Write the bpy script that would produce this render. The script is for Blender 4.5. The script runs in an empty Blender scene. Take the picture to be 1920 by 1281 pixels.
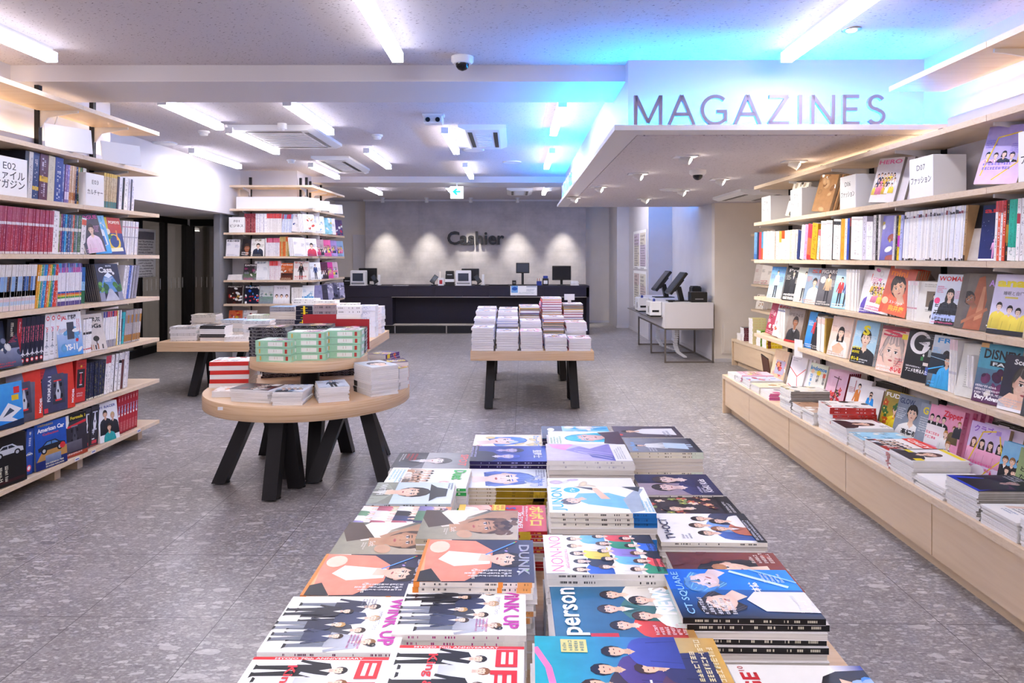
import bpy, math, random
from mathutils import Matrix, Vector
# ------------------------------------------------------------------ camera, world, exposure
SC = bpy.context.scene
COL = SC.collection
FPX, H = 1270.0, 1.515          # focal length in pixels of the 1920 frame, eye height
cam = bpy.data.objects.new('camera', bpy.data.cameras.new('camera'))
COL.objects.link(cam)
cam.location = (0, 0, H)
cam.rotation_euler = (math.radians(90), 0, 0)
cam.data.sensor_width = 36.0
cam.data.lens = FPX / 1920 * 36
cam.data.shift_y = -(640.5 - 484.0) / 1920
cam.data.clip_start = 0.05
SC.camera = cam
SC.view_settings.view_transform = 'Standard'
SC.view_settings.look = 'None'
SC.view_settings.gamma = 1.0
SC.view_settings.exposure = 1.0
SC.cycles.use_denoising = True
SC.cycles.max_bounces = 8
SC.cycles.diffuse_bounces = 4
SC.cycles.glossy_bounces = 3
SC.cycles.transmission_bounces = 4
SC.cycles.transparent_max_bounces = 6
SC.cycles.sample_clamp_indirect = 6.0
world = bpy.data.worlds.new('world')
SC.world = world
world.use_nodes = True
world.node_tree.nodes['Background'].inputs[0].default_value = (0.9, 0.9, 1.0, 1)
world.node_tree.nodes['Background'].inputs[1].default_value = 0.3
BATTEN = 27.0                    # emission of the tube lights
LEDBLUE = 185.0                   # emission of the blue strips on the canopy ledge
COVE = 13.0                      # emission of the warm strips above the shelves
rnd = random.Random(11)
PI = math.pi

# ------------------------------------------------------------------ colours and materials
def hx(h):
    if not isinstance(h, str):
        return tuple(h)[:3]
    h = h.lstrip('#')
    if len(h) == 3:
        h = ''.join(c * 2 for c in h)
    o = []
    for i in (0, 2, 4):
        c = int(h[i:i + 2], 16) / 255
        o.append(c / 12.92 if c <= 0.04045 else ((c + 0.055) / 1.055) ** 2.4)
    return tuple(o)

MATS = {}
def mat(name, col='#888', rough=0.5, metal=0.0, emit=None, es=0.0, spec=0.5, trans=0.0):
    if name in MATS:
        return MATS[name]
    m = bpy.data.materials.new(name)
    m.use_nodes = True
    b = m.node_tree.nodes['Principled BSDF']
    b.inputs['Base Color'].default_value = (*hx(col), 1)
    b.inputs['Roughness'].default_value = rough
    b.inputs['Metallic'].default_value = metal
    b.inputs['Specular IOR Level'].default_value = spec
    if trans:
        b.inputs['Transmission Weight'].default_value = trans
    if emit:
        b.inputs['Emission Color'].default_value = (*hx(emit), 1)
        b.inputs['Emission Strength'].default_value = es
    MATS[name] = m
    return m

class NT:
    """Small helper for node graphs."""
    def __init__(s, m):
        s.t = m.node_tree
        s.b = s.t.nodes['Principled BSDF']
    def n(s, typ, ins=None, **kw):
        nd = s.t.nodes.new(typ)
        for k, v in kw.items():
            setattr(nd, k, v)
        for k, v in (ins or {}).items():
            if isinstance(v, bpy.types.NodeSocket):
                s.t.links.new(v, nd.inputs[k])
            else:
                nd.inputs[k].default_value = v
        return nd
    def coords(s, scale=(1, 1, 1), rot=(0, 0, 0), kind='Object', loc=(0, 0, 0)):
        tc = s.n('ShaderNodeTexCoord')
        mp = s.n('ShaderNodeMapping', {'Vector': tc.outputs[kind], 'Scale': scale, 'Rotation': rot, 'Location': loc})
        return mp.outputs[0]
    def math(s, op, a, b=0.0):
        return s.n('ShaderNodeMath', {0: a, 1: b}, operation=op).outputs[0]
    def ramp(s, fac, stops, interp='LINEAR'):
        r = s.n('ShaderNodeValToRGB', {'Fac': fac})
        r.color_ramp.interpolation = interp
        e = r.color_ramp.elements
        while len(e) < len(stops):
            e.new(0.5)
        for el, (p, c) in zip(e, stops):
            el.position = p
            el.color = (*hx(c), 1)
        return r.outputs[0]
    def mix(s, fac, a, b, mode='MIX'):
        n = s.t.nodes.new('ShaderNodeMix')
        n.data_type = 'RGBA'
        n.blend_type = mode
        for i, v in ((0, fac), (6, a), (7, b)):
            if isinstance(v, bpy.types.NodeSocket):
                s.t.links.new(v, n.inputs[i])
            else:
                n.inputs[i].default_value = v if i == 0 else (*hx(v), 1)
        return n.outputs[2]
    def link(s, a, name):
        s.t.links.new(a, s.b.inputs[name])
    def bump(s, h, strength=0.3, dist=0.01):
        bn = s.n('ShaderNodeBump', {'Height': h, 'Strength': strength, 'Distance': dist})
        s.link(bn.outputs[0], 'Normal')

def noise_mat(name, c1, c2, scale=(8, 8, 8), rough=0.5, lo=0.35, hi=0.65, detail=4.0, bump=0.0, spec=0.5, rot=(0, 0, 0)):
    m = mat(name, c1, rough, spec=spec)
    g = NT(m)
    nz = g.n('ShaderNodeTexNoise', {'Vector': g.coords(scale, rot), 'Scale': 1.0, 'Detail': detail})
    g.link(g.ramp(nz.outputs['Fac'], [(lo, c1), (hi, c2)]), 'Base Color')
    if bump:
        g.bump(nz.outputs['Fac'], bump)
    return m

# plain paints
mat('white_paint', '#d9d6da', 0.6)
noise_mat('wall_paint', '#d3d0d3', '#d8d5d8', (3, 3, 3), 0.65, bump=0.02)
noise_mat('cream_paint', '#e3dbd2', '#e8e0d7', (3, 3, 3), 0.65)
mat('black_steel', '#1c191b', 0.45, spec=0.3)
mat('charcoal', '#2c2733', 0.55, spec=0.3)
mat('dark_frame', '#1a1718', 0.4, spec=0.3)
mat('white_metal', '#dcdad9', 0.35)
mat('white_plastic', '#e9e9ec', 0.3)
mat('grey_plastic', '#8c8d92', 0.45)
mat('black_plastic', '#17171a', 0.35)
mat('screen_grey', '#3c4350', 0.15)
mat('screen_dark', '#10121a', 0.1)
mat('steel', '#a9a6a2', 0.3, 1.0)
mat('taupe_steel', '#7d7672', 0.45, 0.6)
mat('sign_grey', '#978da2', 0.6)
mat('sign_black', '#17161c', 0.5)
mat('red_card', '#b3232b', 0.5)
mat('brown_board', '#5b3224', 0.5)
mat('rubber', '#151414', 0.7)
mat('blue_plastic', '#23388f', 0.4)
mat('exit_green', '#14b890', 0.5, emit='#14d8a0', es=0.9)
mat('exit_white', '#ffffff', 0.5, emit='#f4fff8', es=1.1)
mat('batten_glow', '#ffffff', 0.5, emit='#fbf6ff', es=BATTEN)
mat('batten_side', '#ffffff', 0.5, emit='#fbf6ff', es=BATTEN * 0.07)
mat('led_blue', '#2090ff', 0.5, emit='#0090ff', es=LEDBLUE)
mat('led_warm', '#ffe8c4', 0.5, emit='#ffd8a4', es=COVE)
mat('spot_glow', '#ffffff', 0.5, emit='#fff3e0', es=30.0)
mat('poster_print', '#d9d3c8', 0.5)

m = mat('glass', '#cfd2d2', 0.02, trans=1.0)
g = NT(m)
tr = g.n('ShaderNodeBsdfTransparent', {'Color': (0.8, 0.78, 0.72, 1)})
gl = g.n('ShaderNodeBsdfGlossy', {'Color': (0.9, 0.9, 0.95, 1), 'Roughness': 0.03})
mx = g.n('ShaderNodeMixShader', {0: 0.13, 1: tr.outputs[0], 2: gl.outputs[0]})
g.t.links.new(mx.outputs[0], g.t.nodes['Material Output'].inputs[0])

# wood
def wood(name, c1, c2, scale, rot=(0, 0, 0), rough=0.45):
    m = mat(name, c1, rough)
    g = NT(m)
    co = g.coords(scale, rot)
    nz = g.n('ShaderNodeTexNoise', {'Vector': co, 'Scale': 1.0, 'Detail': 5.0, 'Distortion': 0.6})
    g.link(g.ramp(nz.outputs['Fac'], [(0.3, c2), (0.52, c1), (0.7, c2)]), 'Base Color')
    return m
wood('maple', '#dfc9ae', '#d6bd9f', (1.2, 22, 60), rough=0.5)
wood('maple_along', '#dfc9ae', '#d5bb9c', (22, 1.2, 60), rough=0.5)
wood('maple_panel', '#d9bfa0', '#d2b696', (1.3, 1.3, 14), rough=0.5)
wood('ash_top', '#e2c4a0', '#cda880', (2.0, 40, 40), rough=0.45)
wood('ash_band', '#e2c19b', '#cfa67c', (1.5, 1.5, 70), rough=0.45)

# floor: 600 mm stone tiles with chips, laid a degree off the camera axis
m = mat('stone_tiles', '#8d868b', 0.42)
g = NT(m)
TILE_ROT = 0.0165
co = g.coords((1, 1, 1), (0, 0, TILE_ROT))
n1 = g.n('ShaderNodeTexNoise', {'Vector': co, 'Scale': 3.0, 'Detail': 8.0, 'Roughness': 0.7})
base = g.ramp(n1.outputs['Fac'], [(0.3, '#959290'), (0.5, '#a3a09e'), (0.7, '#b3b0ae')])
n2 = g.n('ShaderNodeTexNoise', {'Vector': co, 'Scale': 70.0, 'Detail': 5.0, 'Roughness': 0.75})
base = g.mix(0.6, base, g.ramp(n2.outputs['Fac'], [(0.35, '#5f595c'), (0.5, '#8f888b'), (0.68, '#c2bcbd')]), 'OVERLAY')
def chips(base, scale, thr, c1, c2, size, dist):
    nd = g.n('ShaderNodeTexNoise', {'Vector': co, 'Scale': scale * 1.3, 'Detail': 3.0})
    ofs = g.n('ShaderNodeVectorMath', {0: nd.outputs['Color'], 1: (dist, dist, 0)}, operation='MULTIPLY')
    av = g.n('ShaderNodeVectorMath', {0: co, 1: ofs.outputs[0]}, operation='ADD')
    mp = g.n('ShaderNodeMapping', {'Vector': av.outputs[0], 'Scale': (scale * 0.5, scale * 1.3, scale)})
    v = g.n('ShaderNodeTexVoronoi', {'Vector': mp.outputs[0], 'Scale': 1.0, 'Randomness': 1.0})
    sep = g.n('ShaderNodeSeparateColor', {'Color': v.outputs['Color']})
    msk = g.math('MULTIPLY', g.math('LESS_THAN', v.outputs['Distance'], size), g.math('GREATER_THAN', sep.outputs[0], thr))
    return g.mix(g.math('MULTIPLY', msk, 0.54), base, g.ramp(sep.outputs[1], [(0.0, c1), (0.75, c2), (0.85, '#625b5f'), (1.0, '#5c5659')]))
base = chips(base, 110, 0.45, '#b9b6b4', '#cecbc9', 0.42, 0.008)
base = chips(base, 48, 0.62, '#c2bfbd', '#d6d3d1', 0.38, 0.015)
base = chips(base, 26, 0.70, '#c6c3c1', '#dedbd9', 0.34, 0.04)
base = chips(base, 12, 0.86, '#c9c6c4', '#dcd9d7', 0.30, 0.05)
sx = g.n('ShaderNodeSeparateXYZ', {'Vector': co})
def joint(sock, off):
    f = g.math('FRACT', g.math('DIVIDE', g.math('ADD', sock, 100.0 + off), 0.6))
    return g.math('LESS_THAN', g.math('ABSOLUTE', g.math('SUBTRACT', f, 0.5)), 0.0028)
JX, JY = 0.57, 0.07
grout = g.math('MAXIMUM', joint(sx.outputs[0], JX), joint(sx.outputs[1], JY))
g.link(g.mix(grout, base, '#4b4548'), 'Base Color')
g.link(g.ramp(n2.outputs['Fac'], [(0.3, (0.27,) * 3), (0.7, (0.4,) * 3)]), 'Roughness')

# pitted acoustic ceiling
m = mat('acoustic_ceiling', '#cbc6cc', 0.85, spec=0.2)
g = NT(m)
co = g.coords((1, 1, 1), (0, 0, 0.5))
v = g.n('ShaderNodeTexNoise', {'Vector': g.n('ShaderNodeMapping', {'Vector': co, 'Scale': (42, 95, 60)}).outputs[0], 'Scale': 1.0, 'Detail': 3.0, 'Roughness': 0.55})
v2 = g.n('ShaderNodeTexNoise', {'Vector': co, 'Scale': 18.0, 'Detail': 3.0})
pit = g.math('ADD', v.outputs['Fac'], g.math('MULTIPLY', g.math('SUBTRACT', v2.outputs['Fac'], 0.5), 0.22))
g.link(g.ramp(pit, [(0.0, '#6f686e'), (0.335, '#857e84'), (0.365, '#c9c4cb'), (1.0, '#d0cbd1')]), 'Base Color')
g.bump(g.ramp(pit, [(0.3, (0, 0, 0)), (0.36, (1, 1, 1))]), 0.35, 0.01)

# board marked concrete
m = mat('concrete', '#959290', 0.7)
g = NT(m)
co = g.coords((1, 1, 1))
n1 = g.n('ShaderNodeTexNoise', {'Vector': co, 'Scale': 2.2, 'Detail': 9.0, 'Roughness': 0.65})
base = g.ramp(n1.outputs['Fac'], [(0.3, '#a39d9f'), (0.5, '#b5afb0'), (0.7, '#c4bebe')])
n2 = g.n('ShaderNodeTexNoise', {'Vector': g.n('ShaderNodeMapping', {'Vector': co, 'Scale': (1.2, 1, 9)}).outputs[0], 'Scale': 1.0, 'Detail': 4.0})
base = g.mix(0.15, base, g.ramp(n2.outputs['Fac'], [(0.35, '#77706f'), (0.6, '#b9b3b2')]), 'OVERLAY')
sx = g.n('ShaderNodeSeparateXYZ', {'Vector': co})
def seam(sock, off, size, w):
    f = g.math('FRACT', g.math('DIVIDE', g.math('ADD', sock, 50.0 + off), size))
    return g.math('LESS_THAN', g.math('ABSOLUTE', g.math('SUBTRACT', f, 0.5)), w)
sm = g.math('MAXIMUM', seam(sx.outputs[0], 0.32, 1.22, 0.0035), seam(sx.outputs[2], 0.11, 0.585, 0.006))
g.link(g.mix(g.math('MULTIPLY', sm, 0.18), base, '#6d6668'), 'Base Color')

# printed paper (colours of the artwork come from the mesh) and page edges
m = mat('print', '#fff', 0.36, spec=0.25)
g = NT(m)
ca = g.n('ShaderNodeVertexColor', layer_name='Col')
nz = g.n('ShaderNodeTexNoise', {'Vector': g.coords((25, 25, 25)), 'Scale': 1.0, 'Detail': 6.0})
g.link(g.mix(0.22, ca.outputs['Color'], g.ramp(nz.outputs['Fac'], [(0.3, (0.25,) * 3), (0.7, (0.75,) * 3)]), 'OVERLAY'), 'Base Color')
def pages_mat(name, c1, c2, c3):
    m = mat(name, c1, 0.75, spec=0.2)
    g = NT(m)
    nz = g.n('ShaderNodeTexNoise', {'Vector': g.coords((3, 900, 3)), 'Scale': 1.0, 'Detail': 3.0})
    n2 = g.n('ShaderNodeTexNoise', {'Vector': g.coords((6, 60, 6)), 'Scale': 1.0, 'Detail': 2.0})
    b = g.ramp(nz.outputs['Fac'], [(0.3, c2), (0.5, c1), (0.75, c1)])
    g.link(g.mix(g.ramp(n2.outputs['Fac'], [(0.45, (0, 0, 0)), (0.62, (0.5,) * 3)]), b, c3), 'Base Color')
pages_mat('pages_white', '#f5f2f1', '#cbc6c7', '#e9e5e9')
pages_mat('pages_grey', '#d6cfc6', '#8f887f', '#c2bab0')
pages_mat('pages_tan', '#c4ad8c', '#8a755a', '#a8916f')
pages_mat('pages_dark', '#8d8782', '#57524f', '#a59e97')

# ------------------------------------------------------------------ mesh builder and object helpers
class MB:
    def __init__(s):
        s.v, s.f, s.fm, s.fc, s.sm, s.mats = [], [], [], [], [], []
        s.col = False
    def mi(s, m):
        if m not in s.mats:
            s.mats.append(m)
        return s.mats.index(m)
    def face(s, pts, m, col=None, smooth=False):
        b = len(s.v)
        s.v.extend(pts)
        s.f.append(tuple(range(b, b + len(pts))))
        s.fm.append(s.mi(m)); s.fc.append(col); s.sm.append(smooth)
        if col is not None:
            s.col = True
        return s
    def idx(s, verts, faces, m, smooth=False, col=None):
        b = len(s.v)
        s.v.extend(verts)
        for f in faces:
            s.f.append(tuple(b + i for i in f)); s.fm.append(s.mi(m)); s.fc.append(col); s.sm.append(smooth)
        if col is not None:
            s.col = True
        return s
    def box(s, lo, hi, m, col=None, M=None, skip=''):
        x0, y0, z0 = lo; x1, y1, z1 = hi
        c = [(x0, y0, z0), (x1, y0, z0), (x1, y1, z0), (x0, y1, z0), (x0, y0, z1), (x1, y0, z1), (x1, y1, z1), (x0, y1, z1)]
        if M is not None:
            c = [tuple(M @ Vector(p)) for p in c]
        fs = [('-z', (0, 3, 2, 1)), ('+z', (4, 5, 6, 7)), ('-y', (0, 1, 5, 4)), ('+x', (1, 2, 6, 5)), ('+y', (2, 3, 7, 6)), ('-x', (3, 0, 4, 7))]
        return s.idx(c, [f for k, f in fs if k not in skip], m, False, col)
    def bevbox(s, lo, hi, m, r=0.004):
        """box with its vertical and horizontal edges chamfered"""
        x0, y0, z0 = lo; x1, y1, z1 = hi
        pts = []
        ring = lambda d, z: [(x0 + r, y0 + d, z), (x1 - r, y0 + d, z), (x1 - d, y0 + r, z), (x1 - d, y1 - r, z), (x1 - r, y1 - d, z), (x0 + r, y1 - d, z), (x0 + d, y1 - r, z), (x0 + d, y0 + r, z)]
        pts = ring(r, z0) + ring(0, z0 + r) + ring(0, z1 - r) + ring(r, z1)
        fs = [tuple(range(7, -1, -1)), tuple(range(24, 32))]
        for k in range(3):
            for i in range(8):
                j = (i + 1) % 8
                fs.append((k * 8 + i, k * 8 + j, k * 8 + 8 + j, k * 8 + 8 + i))
        return s.idx(pts, fs, m)
    def beam(s, p0, p1, wx, wy, m, up=(0, 0, 1)):
        """square bar between two points, sections kept horizontal when up is z"""
        p0, p1 = Vector(p0), Vector(p1)
        c = []
        for p in (p0, p1):
            c += [(p.x - wx, p.y - wy, p.z), (p.x + wx, p.y - wy, p.z), (p.x + wx, p.y + wy, p.z), (p.x - wx, p.y + wy, p.z)]
        return s.idx(c, [(3, 2, 1, 0), (4, 5, 6, 7), (0, 1, 5, 4), (1, 2, 6, 5), (2, 3, 7, 6), (3, 0, 4, 7)], m)
    def tube(s, pts, r, m, n=8, cap=True):
        pts = [Vector(p) for p in pts]
        rs = r if isinstance(r, (list, tuple)) else [r] * len(pts)
        vs, fs = [], []
        for i, p in enumerate(pts):
            d = (pts[min(i + 1, len(pts) - 1)] - pts[max(i - 1, 0)]).normalized()
            a = d.orthogonal().normalized() if i == 0 else (a - d * a.dot(d)).normalized()
            b = d.cross(a)
            for k in range(n):
                t = 2 * PI * k / n
                vs.append(tuple(p + (a * math.cos(t) + b * math.sin(t)) * rs[i]))
        for i in range(len(pts) - 1):
            for k in range(n):
                j = (k + 1) % n
                fs.append((i * n + k, i * n + j, (i + 1) * n + j, (i + 1) * n + k))
        s.idx(vs, fs, m, True)
        if cap:
            s.face([vs[k] for k in range(n - 1, -1, -1)], m)
            s.face([vs[-n + k] for k in range(n)], m)
        return s
    def lathe(s, prof, c, m, n=24, smooth=True):
        vs, fs = [], []
        for r, z in prof:
            for k in range(n):
                t = 2 * PI * k / n
                vs.append((c[0] + r * math.cos(t), c[1] + r * math.sin(t), c[2] + z))
        for i in range(len(prof) - 1):
            for k in range(n):
                j = (k + 1) % n
                fs.append((i * n + k, i * n + j, (i + 1) * n + j, (i + 1) * n + k))
        s.idx(vs, fs, m, smooth)
        s.face([vs[k] for k in range(n - 1, -1, -1)], m)
        s.face([vs[-n + k] for k in range(n)], m)
        return s
    def prism(s, pts, h, axis, m, col=None):
        """2D outline extruded; axis 'y': outline in xz, from y=h[0] to y=h[1]"""
        f = {'y': lambda p, t: (p[0], t, p[1]), 'x': lambda p, t: (t, p[0], p[1]), 'z': lambda p, t: (p[0], p[1], t)}[axis]
        n = len(pts)
        vs = [f(p, h[0]) for p in pts] + [f(p, h[1]) for p in pts]
        return s.idx(vs, [tuple(range(n)), tuple(range(2 * n - 1, n - 1, -1))] + [(i, n + i, n + (i + 1) % n, (i + 1) % n) for i in range(n)], m, False, col)
    def mesh(s, name):
        me = bpy.data.meshes.new(name)
        me.from_pydata(s.v, [], s.f)
        for x in s.mats:
            me.materials.append(MATS[x])
        me.polygons.foreach_set('material_index', s.fm)
        me.polygons.foreach_set('use_smooth', s.sm)
        if s.col:
            a = me.color_attributes.new('Col', 'FLOAT_COLOR', 'CORNER')
            d = []
            for f, c in zip(s.f, s.fc):
                if c is None:
                    d.extend((0.5, 0.5, 0.5, 1) * len(f))
                elif isinstance(c[0], (tuple, list)):
                    for q in c:
                        d.extend((*q, 1))
                else:
                    d.extend((*c, 1) * len(f))
            a.data.foreach_set('color', d)
        me.update()
        return me

WORLD = {}
def link(name, data, parent=None, M=None):
    o = bpy.data.objects.new(name, data)
    COL.objects.link(o)
    PW = WORLD.get(parent.name, Matrix()) if parent is not None else Matrix()
    if parent is not None:
        o.parent = parent
    if M is not None:
        o.matrix_basis = PW.inverted() @ M
        WORLD[o.name] = M.copy()
    else:
        WORLD[o.name] = PW
    return o
def obj(name, mb, parent=None, M=None):
    return link(name, mb.mesh(name), parent, M)
def tag(o, label, cat, group=None):
    o['label'] = label; o['category'] = cat
    if group:
        o['group'] = group
    return o
def struct(name, mb, M=None):
    o = obj(name, mb, None, M); o['kind'] = 'structure'
    return o
def thing(name, label, cat, loc=(0, 0, 0), rz=0.0, group=None):
    o = link(name, None, None, T(*loc) @ Rz(rz))
    return tag(o, label, cat, group)
def T(x, y, z): return Matrix.Translation((x, y, z))
def Rz(a): return Matrix.Rotation(a, 4, 'Z')
def Rx(a): return Matrix.Rotation(a, 4, 'X')
def Ry(a): return Matrix.Rotation(a, 4, 'Y')
ORD = 'top second third fourth fifth sixth seventh eighth ninth tenth eleventh twelfth thirteenth fourteenth fifteenth sixteenth seventeenth eighteenth nineteenth twentieth'.split()
def ordw(n):
    return ORD[n] if n < 20 else '%dth' % (n + 1)
def first(n):
    return 'first' if n == 0 else ordw(n)

# ------------------------------------------------------------------ lettering
GLY = {}
def glyphs(s, bold=0.0):
    """flat polygons of a line of text, one em high"""
    k = (s, bold)
    if k not in GLY:
        c = bpy.data.curves.new('txt', 'FONT')
        c.body = s; c.resolution_u = 2; c.offset = bold
        o = bpy.data.objects.new('txt', c)
        me = bpy.data.meshes.new_from_object(o)
        pts = [(v.co.x, v.co.y) for v in me.vertices]
        fs = [tuple(p.vertices) for p in me.polygons]
        bpy.data.objects.remove(o); bpy.data.curves.remove(c); bpy.data.meshes.remove(me)
        if pts:
            x0 = min(p[0] for p in pts); x1 = max(p[0] for p in pts)
            y0 = min(p[1] for p in pts); y1 = max(p[1] for p in pts)
        else:
            x0 = x1 = y0 = y1 = 0
        GLY[k] = (pts, fs, x0, x1, y0, y1)
    return GLY[k]
# ------------------------------------------------------------------ the room
CZ = 2.85                                   # ceiling height
NX, NY = 0.9999, -0.0165                    # building runs a degree off the camera axis
def slab(name, lo, hi, m, M=None):
    return struct(name, MB().box(lo, hi, m), M)
BR = Rz(-0.0165)
slab('floor', (-9, -3.2, -0.1), (6, 18, 0), 'stone_tiles')
slab('ceiling', (-9, -3.2, CZ), (6, 18, CZ + 0.1), 'acoustic_ceiling')
slab('wall_back', (-9, 15.9, 0), (6, 16.1, CZ), 'cream_paint')
slab('wall_behind', (-9, -3.3, 0), (6, -3.2, CZ), 'wall_paint')
slab('wall_concrete', (-3.36, 15.5, 0), (1.69, 15.9, 2.815), 'concrete')
slab('trim_1', (-3.4, 15.46, 2.815), (1.75, 15.92, CZ), 'white_paint')
slab('beam_1', (-7, 4.683, 2.735), (0.9, 5.307, CZ), 'white_paint')
slab('beam_2', (-7, 11.08, 2.75), (0.9, 11.8, CZ), 'white_paint')
# left side: wall behind the shelves, bulkhead over the glazed lobby, lobby
slab('wall_left', (-3.75, -3.2, 0), (-3.46, 5.83, CZ), 'wall_paint', T(-3.0, 5.8, 0) @ Rz(-0.007) @ T(3.0, -5.8, 0))
slab('wall_left_return', (-9, 5.70, 0), (-3.47, 5.83, CZ), 'wall_paint')
slab('wall_bulkhead', (-5.9, 5.83, 2.16), (-4.15, 10.34, CZ), 'wall_paint')
slab('ceiling_lobby', (-9, 5.83, 2.24), (-5.9, 12.3, CZ), 'cream_paint')
slab('wall_lobby_back', (-9, 12.1, 0), (-4.27, 12.3, CZ), 'wall_paint')
slab('ceiling_lobby_end', (-5.9, 10.34, 2.2), (-4.27, 12.1, CZ), 'cream_paint')
slab('wall_lobby_left', (-9, 5.83, 0), (-8.8, 12.1, CZ), 'cream_paint')
slab('wall_corner', (-4.27, 10.34, 0), (-3.28, 11.7, CZ), 'wall_paint')
slab('wall_office', (-4.27, 11.7, 0), (-4.15, 15.9, CZ), 'cream_paint')
slab('door_office', (-3.72, 15.84, 0), (-3.38, 15.9, 2.06), 'white_paint')
# right side
slab('wall_right', (2.80, -3.2, 0), (3.1, 6.50, CZ), 'wall_paint', T(2.80, 6.5, 0) @ BR @ T(-2.80, -6.5, 0))
slab('wall_recess', (3.78, 6.4, 0), (4.0, 10.0, CZ), 'cream_paint')
slab('wall_recess_end', (2.955, 9.88, 0), (3.9, 10.02, CZ), 'cream_paint')
slab('wall_recess_front', (2.9, 6.38, 0), (3.9, 6.50, CZ), 'cream_paint')
slab('wall_niche_side', (2.955, 10.02, 0), (3.1, 12.5, CZ), 'wall_paint')
slab('wall_niche_back', (2.52, 12.5, 0), (3.1, 12.62, CZ), 'wall_paint')
slab('wall_posters', (2.54, 12.62, 0), (2.7, 14.8, CZ), 'wall_paint')
slab('column_right', (2.28, 14.7, 0), (2.7, 15.9, CZ), 'wall_paint')
hatch = MB()
for lo, hi in (((3.06, 0.12), (3.56, 0.60)),):
    hatch.box((lo[0], 9.868, lo[1]), (hi[0], 9.88, hi[1]), 'cream_paint')
    hatch.box((lo[0] + .03, 9.862, lo[1] + .03), (hi[0] - .03, 9.868, hi[1] - .03), 'cream_paint')
struct('door_hatch', hatch)
# baseboards
slab('baseboard_right', (2.953, 9.868, 0), (3.78, 9.88, 0.05), 'white_paint')
slab('baseboard_niche', (2.943, 10.02, 0), (2.955, 12.5, 0.05), 'white_paint')
slab('baseboard_posters', (2.528, 12.62, 0), (2.54, 14.7, 0.05), 'white_paint')
slab('baseboard_column', (2.27, 14.688, 0), (2.54, 14.70, 0.05), 'white_paint')
slab('baseboard_back', (1.69, 15.888, 0), (2.28, 15.9, 0.05), 'white_paint')

# canopy over the magazine bays: upright fascia, ledge and lowered acoustic panel
CX, CY0, CY1 = 0.70, 4.29, 10.74
can = MB()
can.box((CX + .08, CY0 + .28, 2.36), (3.2, CY1 - .1, CZ), 'white_paint', skip='')
struct('wall_canopy', can, T(CX, CY0, 0) @ Rz(-0.010) @ T(-CX, -CY0, 0))
can = MB()
can.box((CX - .05, CY0, 2.325), (3.6, CY1, 2.36), 'white_paint')
struct('trim_canopy_ledge', can, T(CX, CY0, 0) @ Rz(-0.010) @ T(-CX, -CY0, 0))
can = MB()
can.box((CX + .12, CY0 + .17, 2.318), (3.5, CY1 - .16, 2.326), 'acoustic_ceiling')
struct('ceiling_canopy', can, T(CX, CY0, 0) @ Rz(-0.010) @ T(-CX, -CY0, 0))

# ------------------------------------------------------------------ lobby doors of dark frames and glass
def glazed(name, label_struct, x0, x1, z1, n, M, stick=True):
    f = MB()
    w = 0.05
    f.box((x0, -.04, 0), (x1, .04, .12), 'dark_frame'); f.box((x0, -.04, z1 - .12), (x1, .04, z1), 'dark_frame')
    for i in range(n + 1):
        x = x0 + (x1 - x0) * i / n
        f.box((x - w, -.045, .12), (x + w, .045, z1 - .12), 'dark_frame')
    o = struct(name, f, M)
    gl = MB()
    gl.box((x0, -.006, .12), (x1, .006, z1 - .12), 'glass')
    obj('pane', gl, o, M)
    st = MB()
    for i in range(n):
        a = x0 + (x1 - x0) * i / n + w; b = x0 + (x1 - x0) * (i + 1) / n - w
        k = 5
        for j in range(k):
            x = a + (b - a) * (j + .5) / k
            st.box((x - .004, -.012, 1.0), (x + .004, -.0075, 1.18), 'white_plastic')
    obj('safety_mark', st, o, M)
    return o
glazed('door_1', '', 0, 5.6, 2.22, 7, T(-5.62, 6.4, 0) @ Rz(math.radians(90) + 0.03))
glazed('door_2', '', 0, 1.15, 2.2, 2, T(-5.68, 11.98, 0))
slab('trim_jamb', (-4.36, 9.9, 0), (-4.27, 10.34, 2.16), 'grey_plastic')
slab('trim_jamb_2', (-4.36, 11.9, 0), (-4.27, 12.1, 2.2), 'dark_frame')

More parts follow.
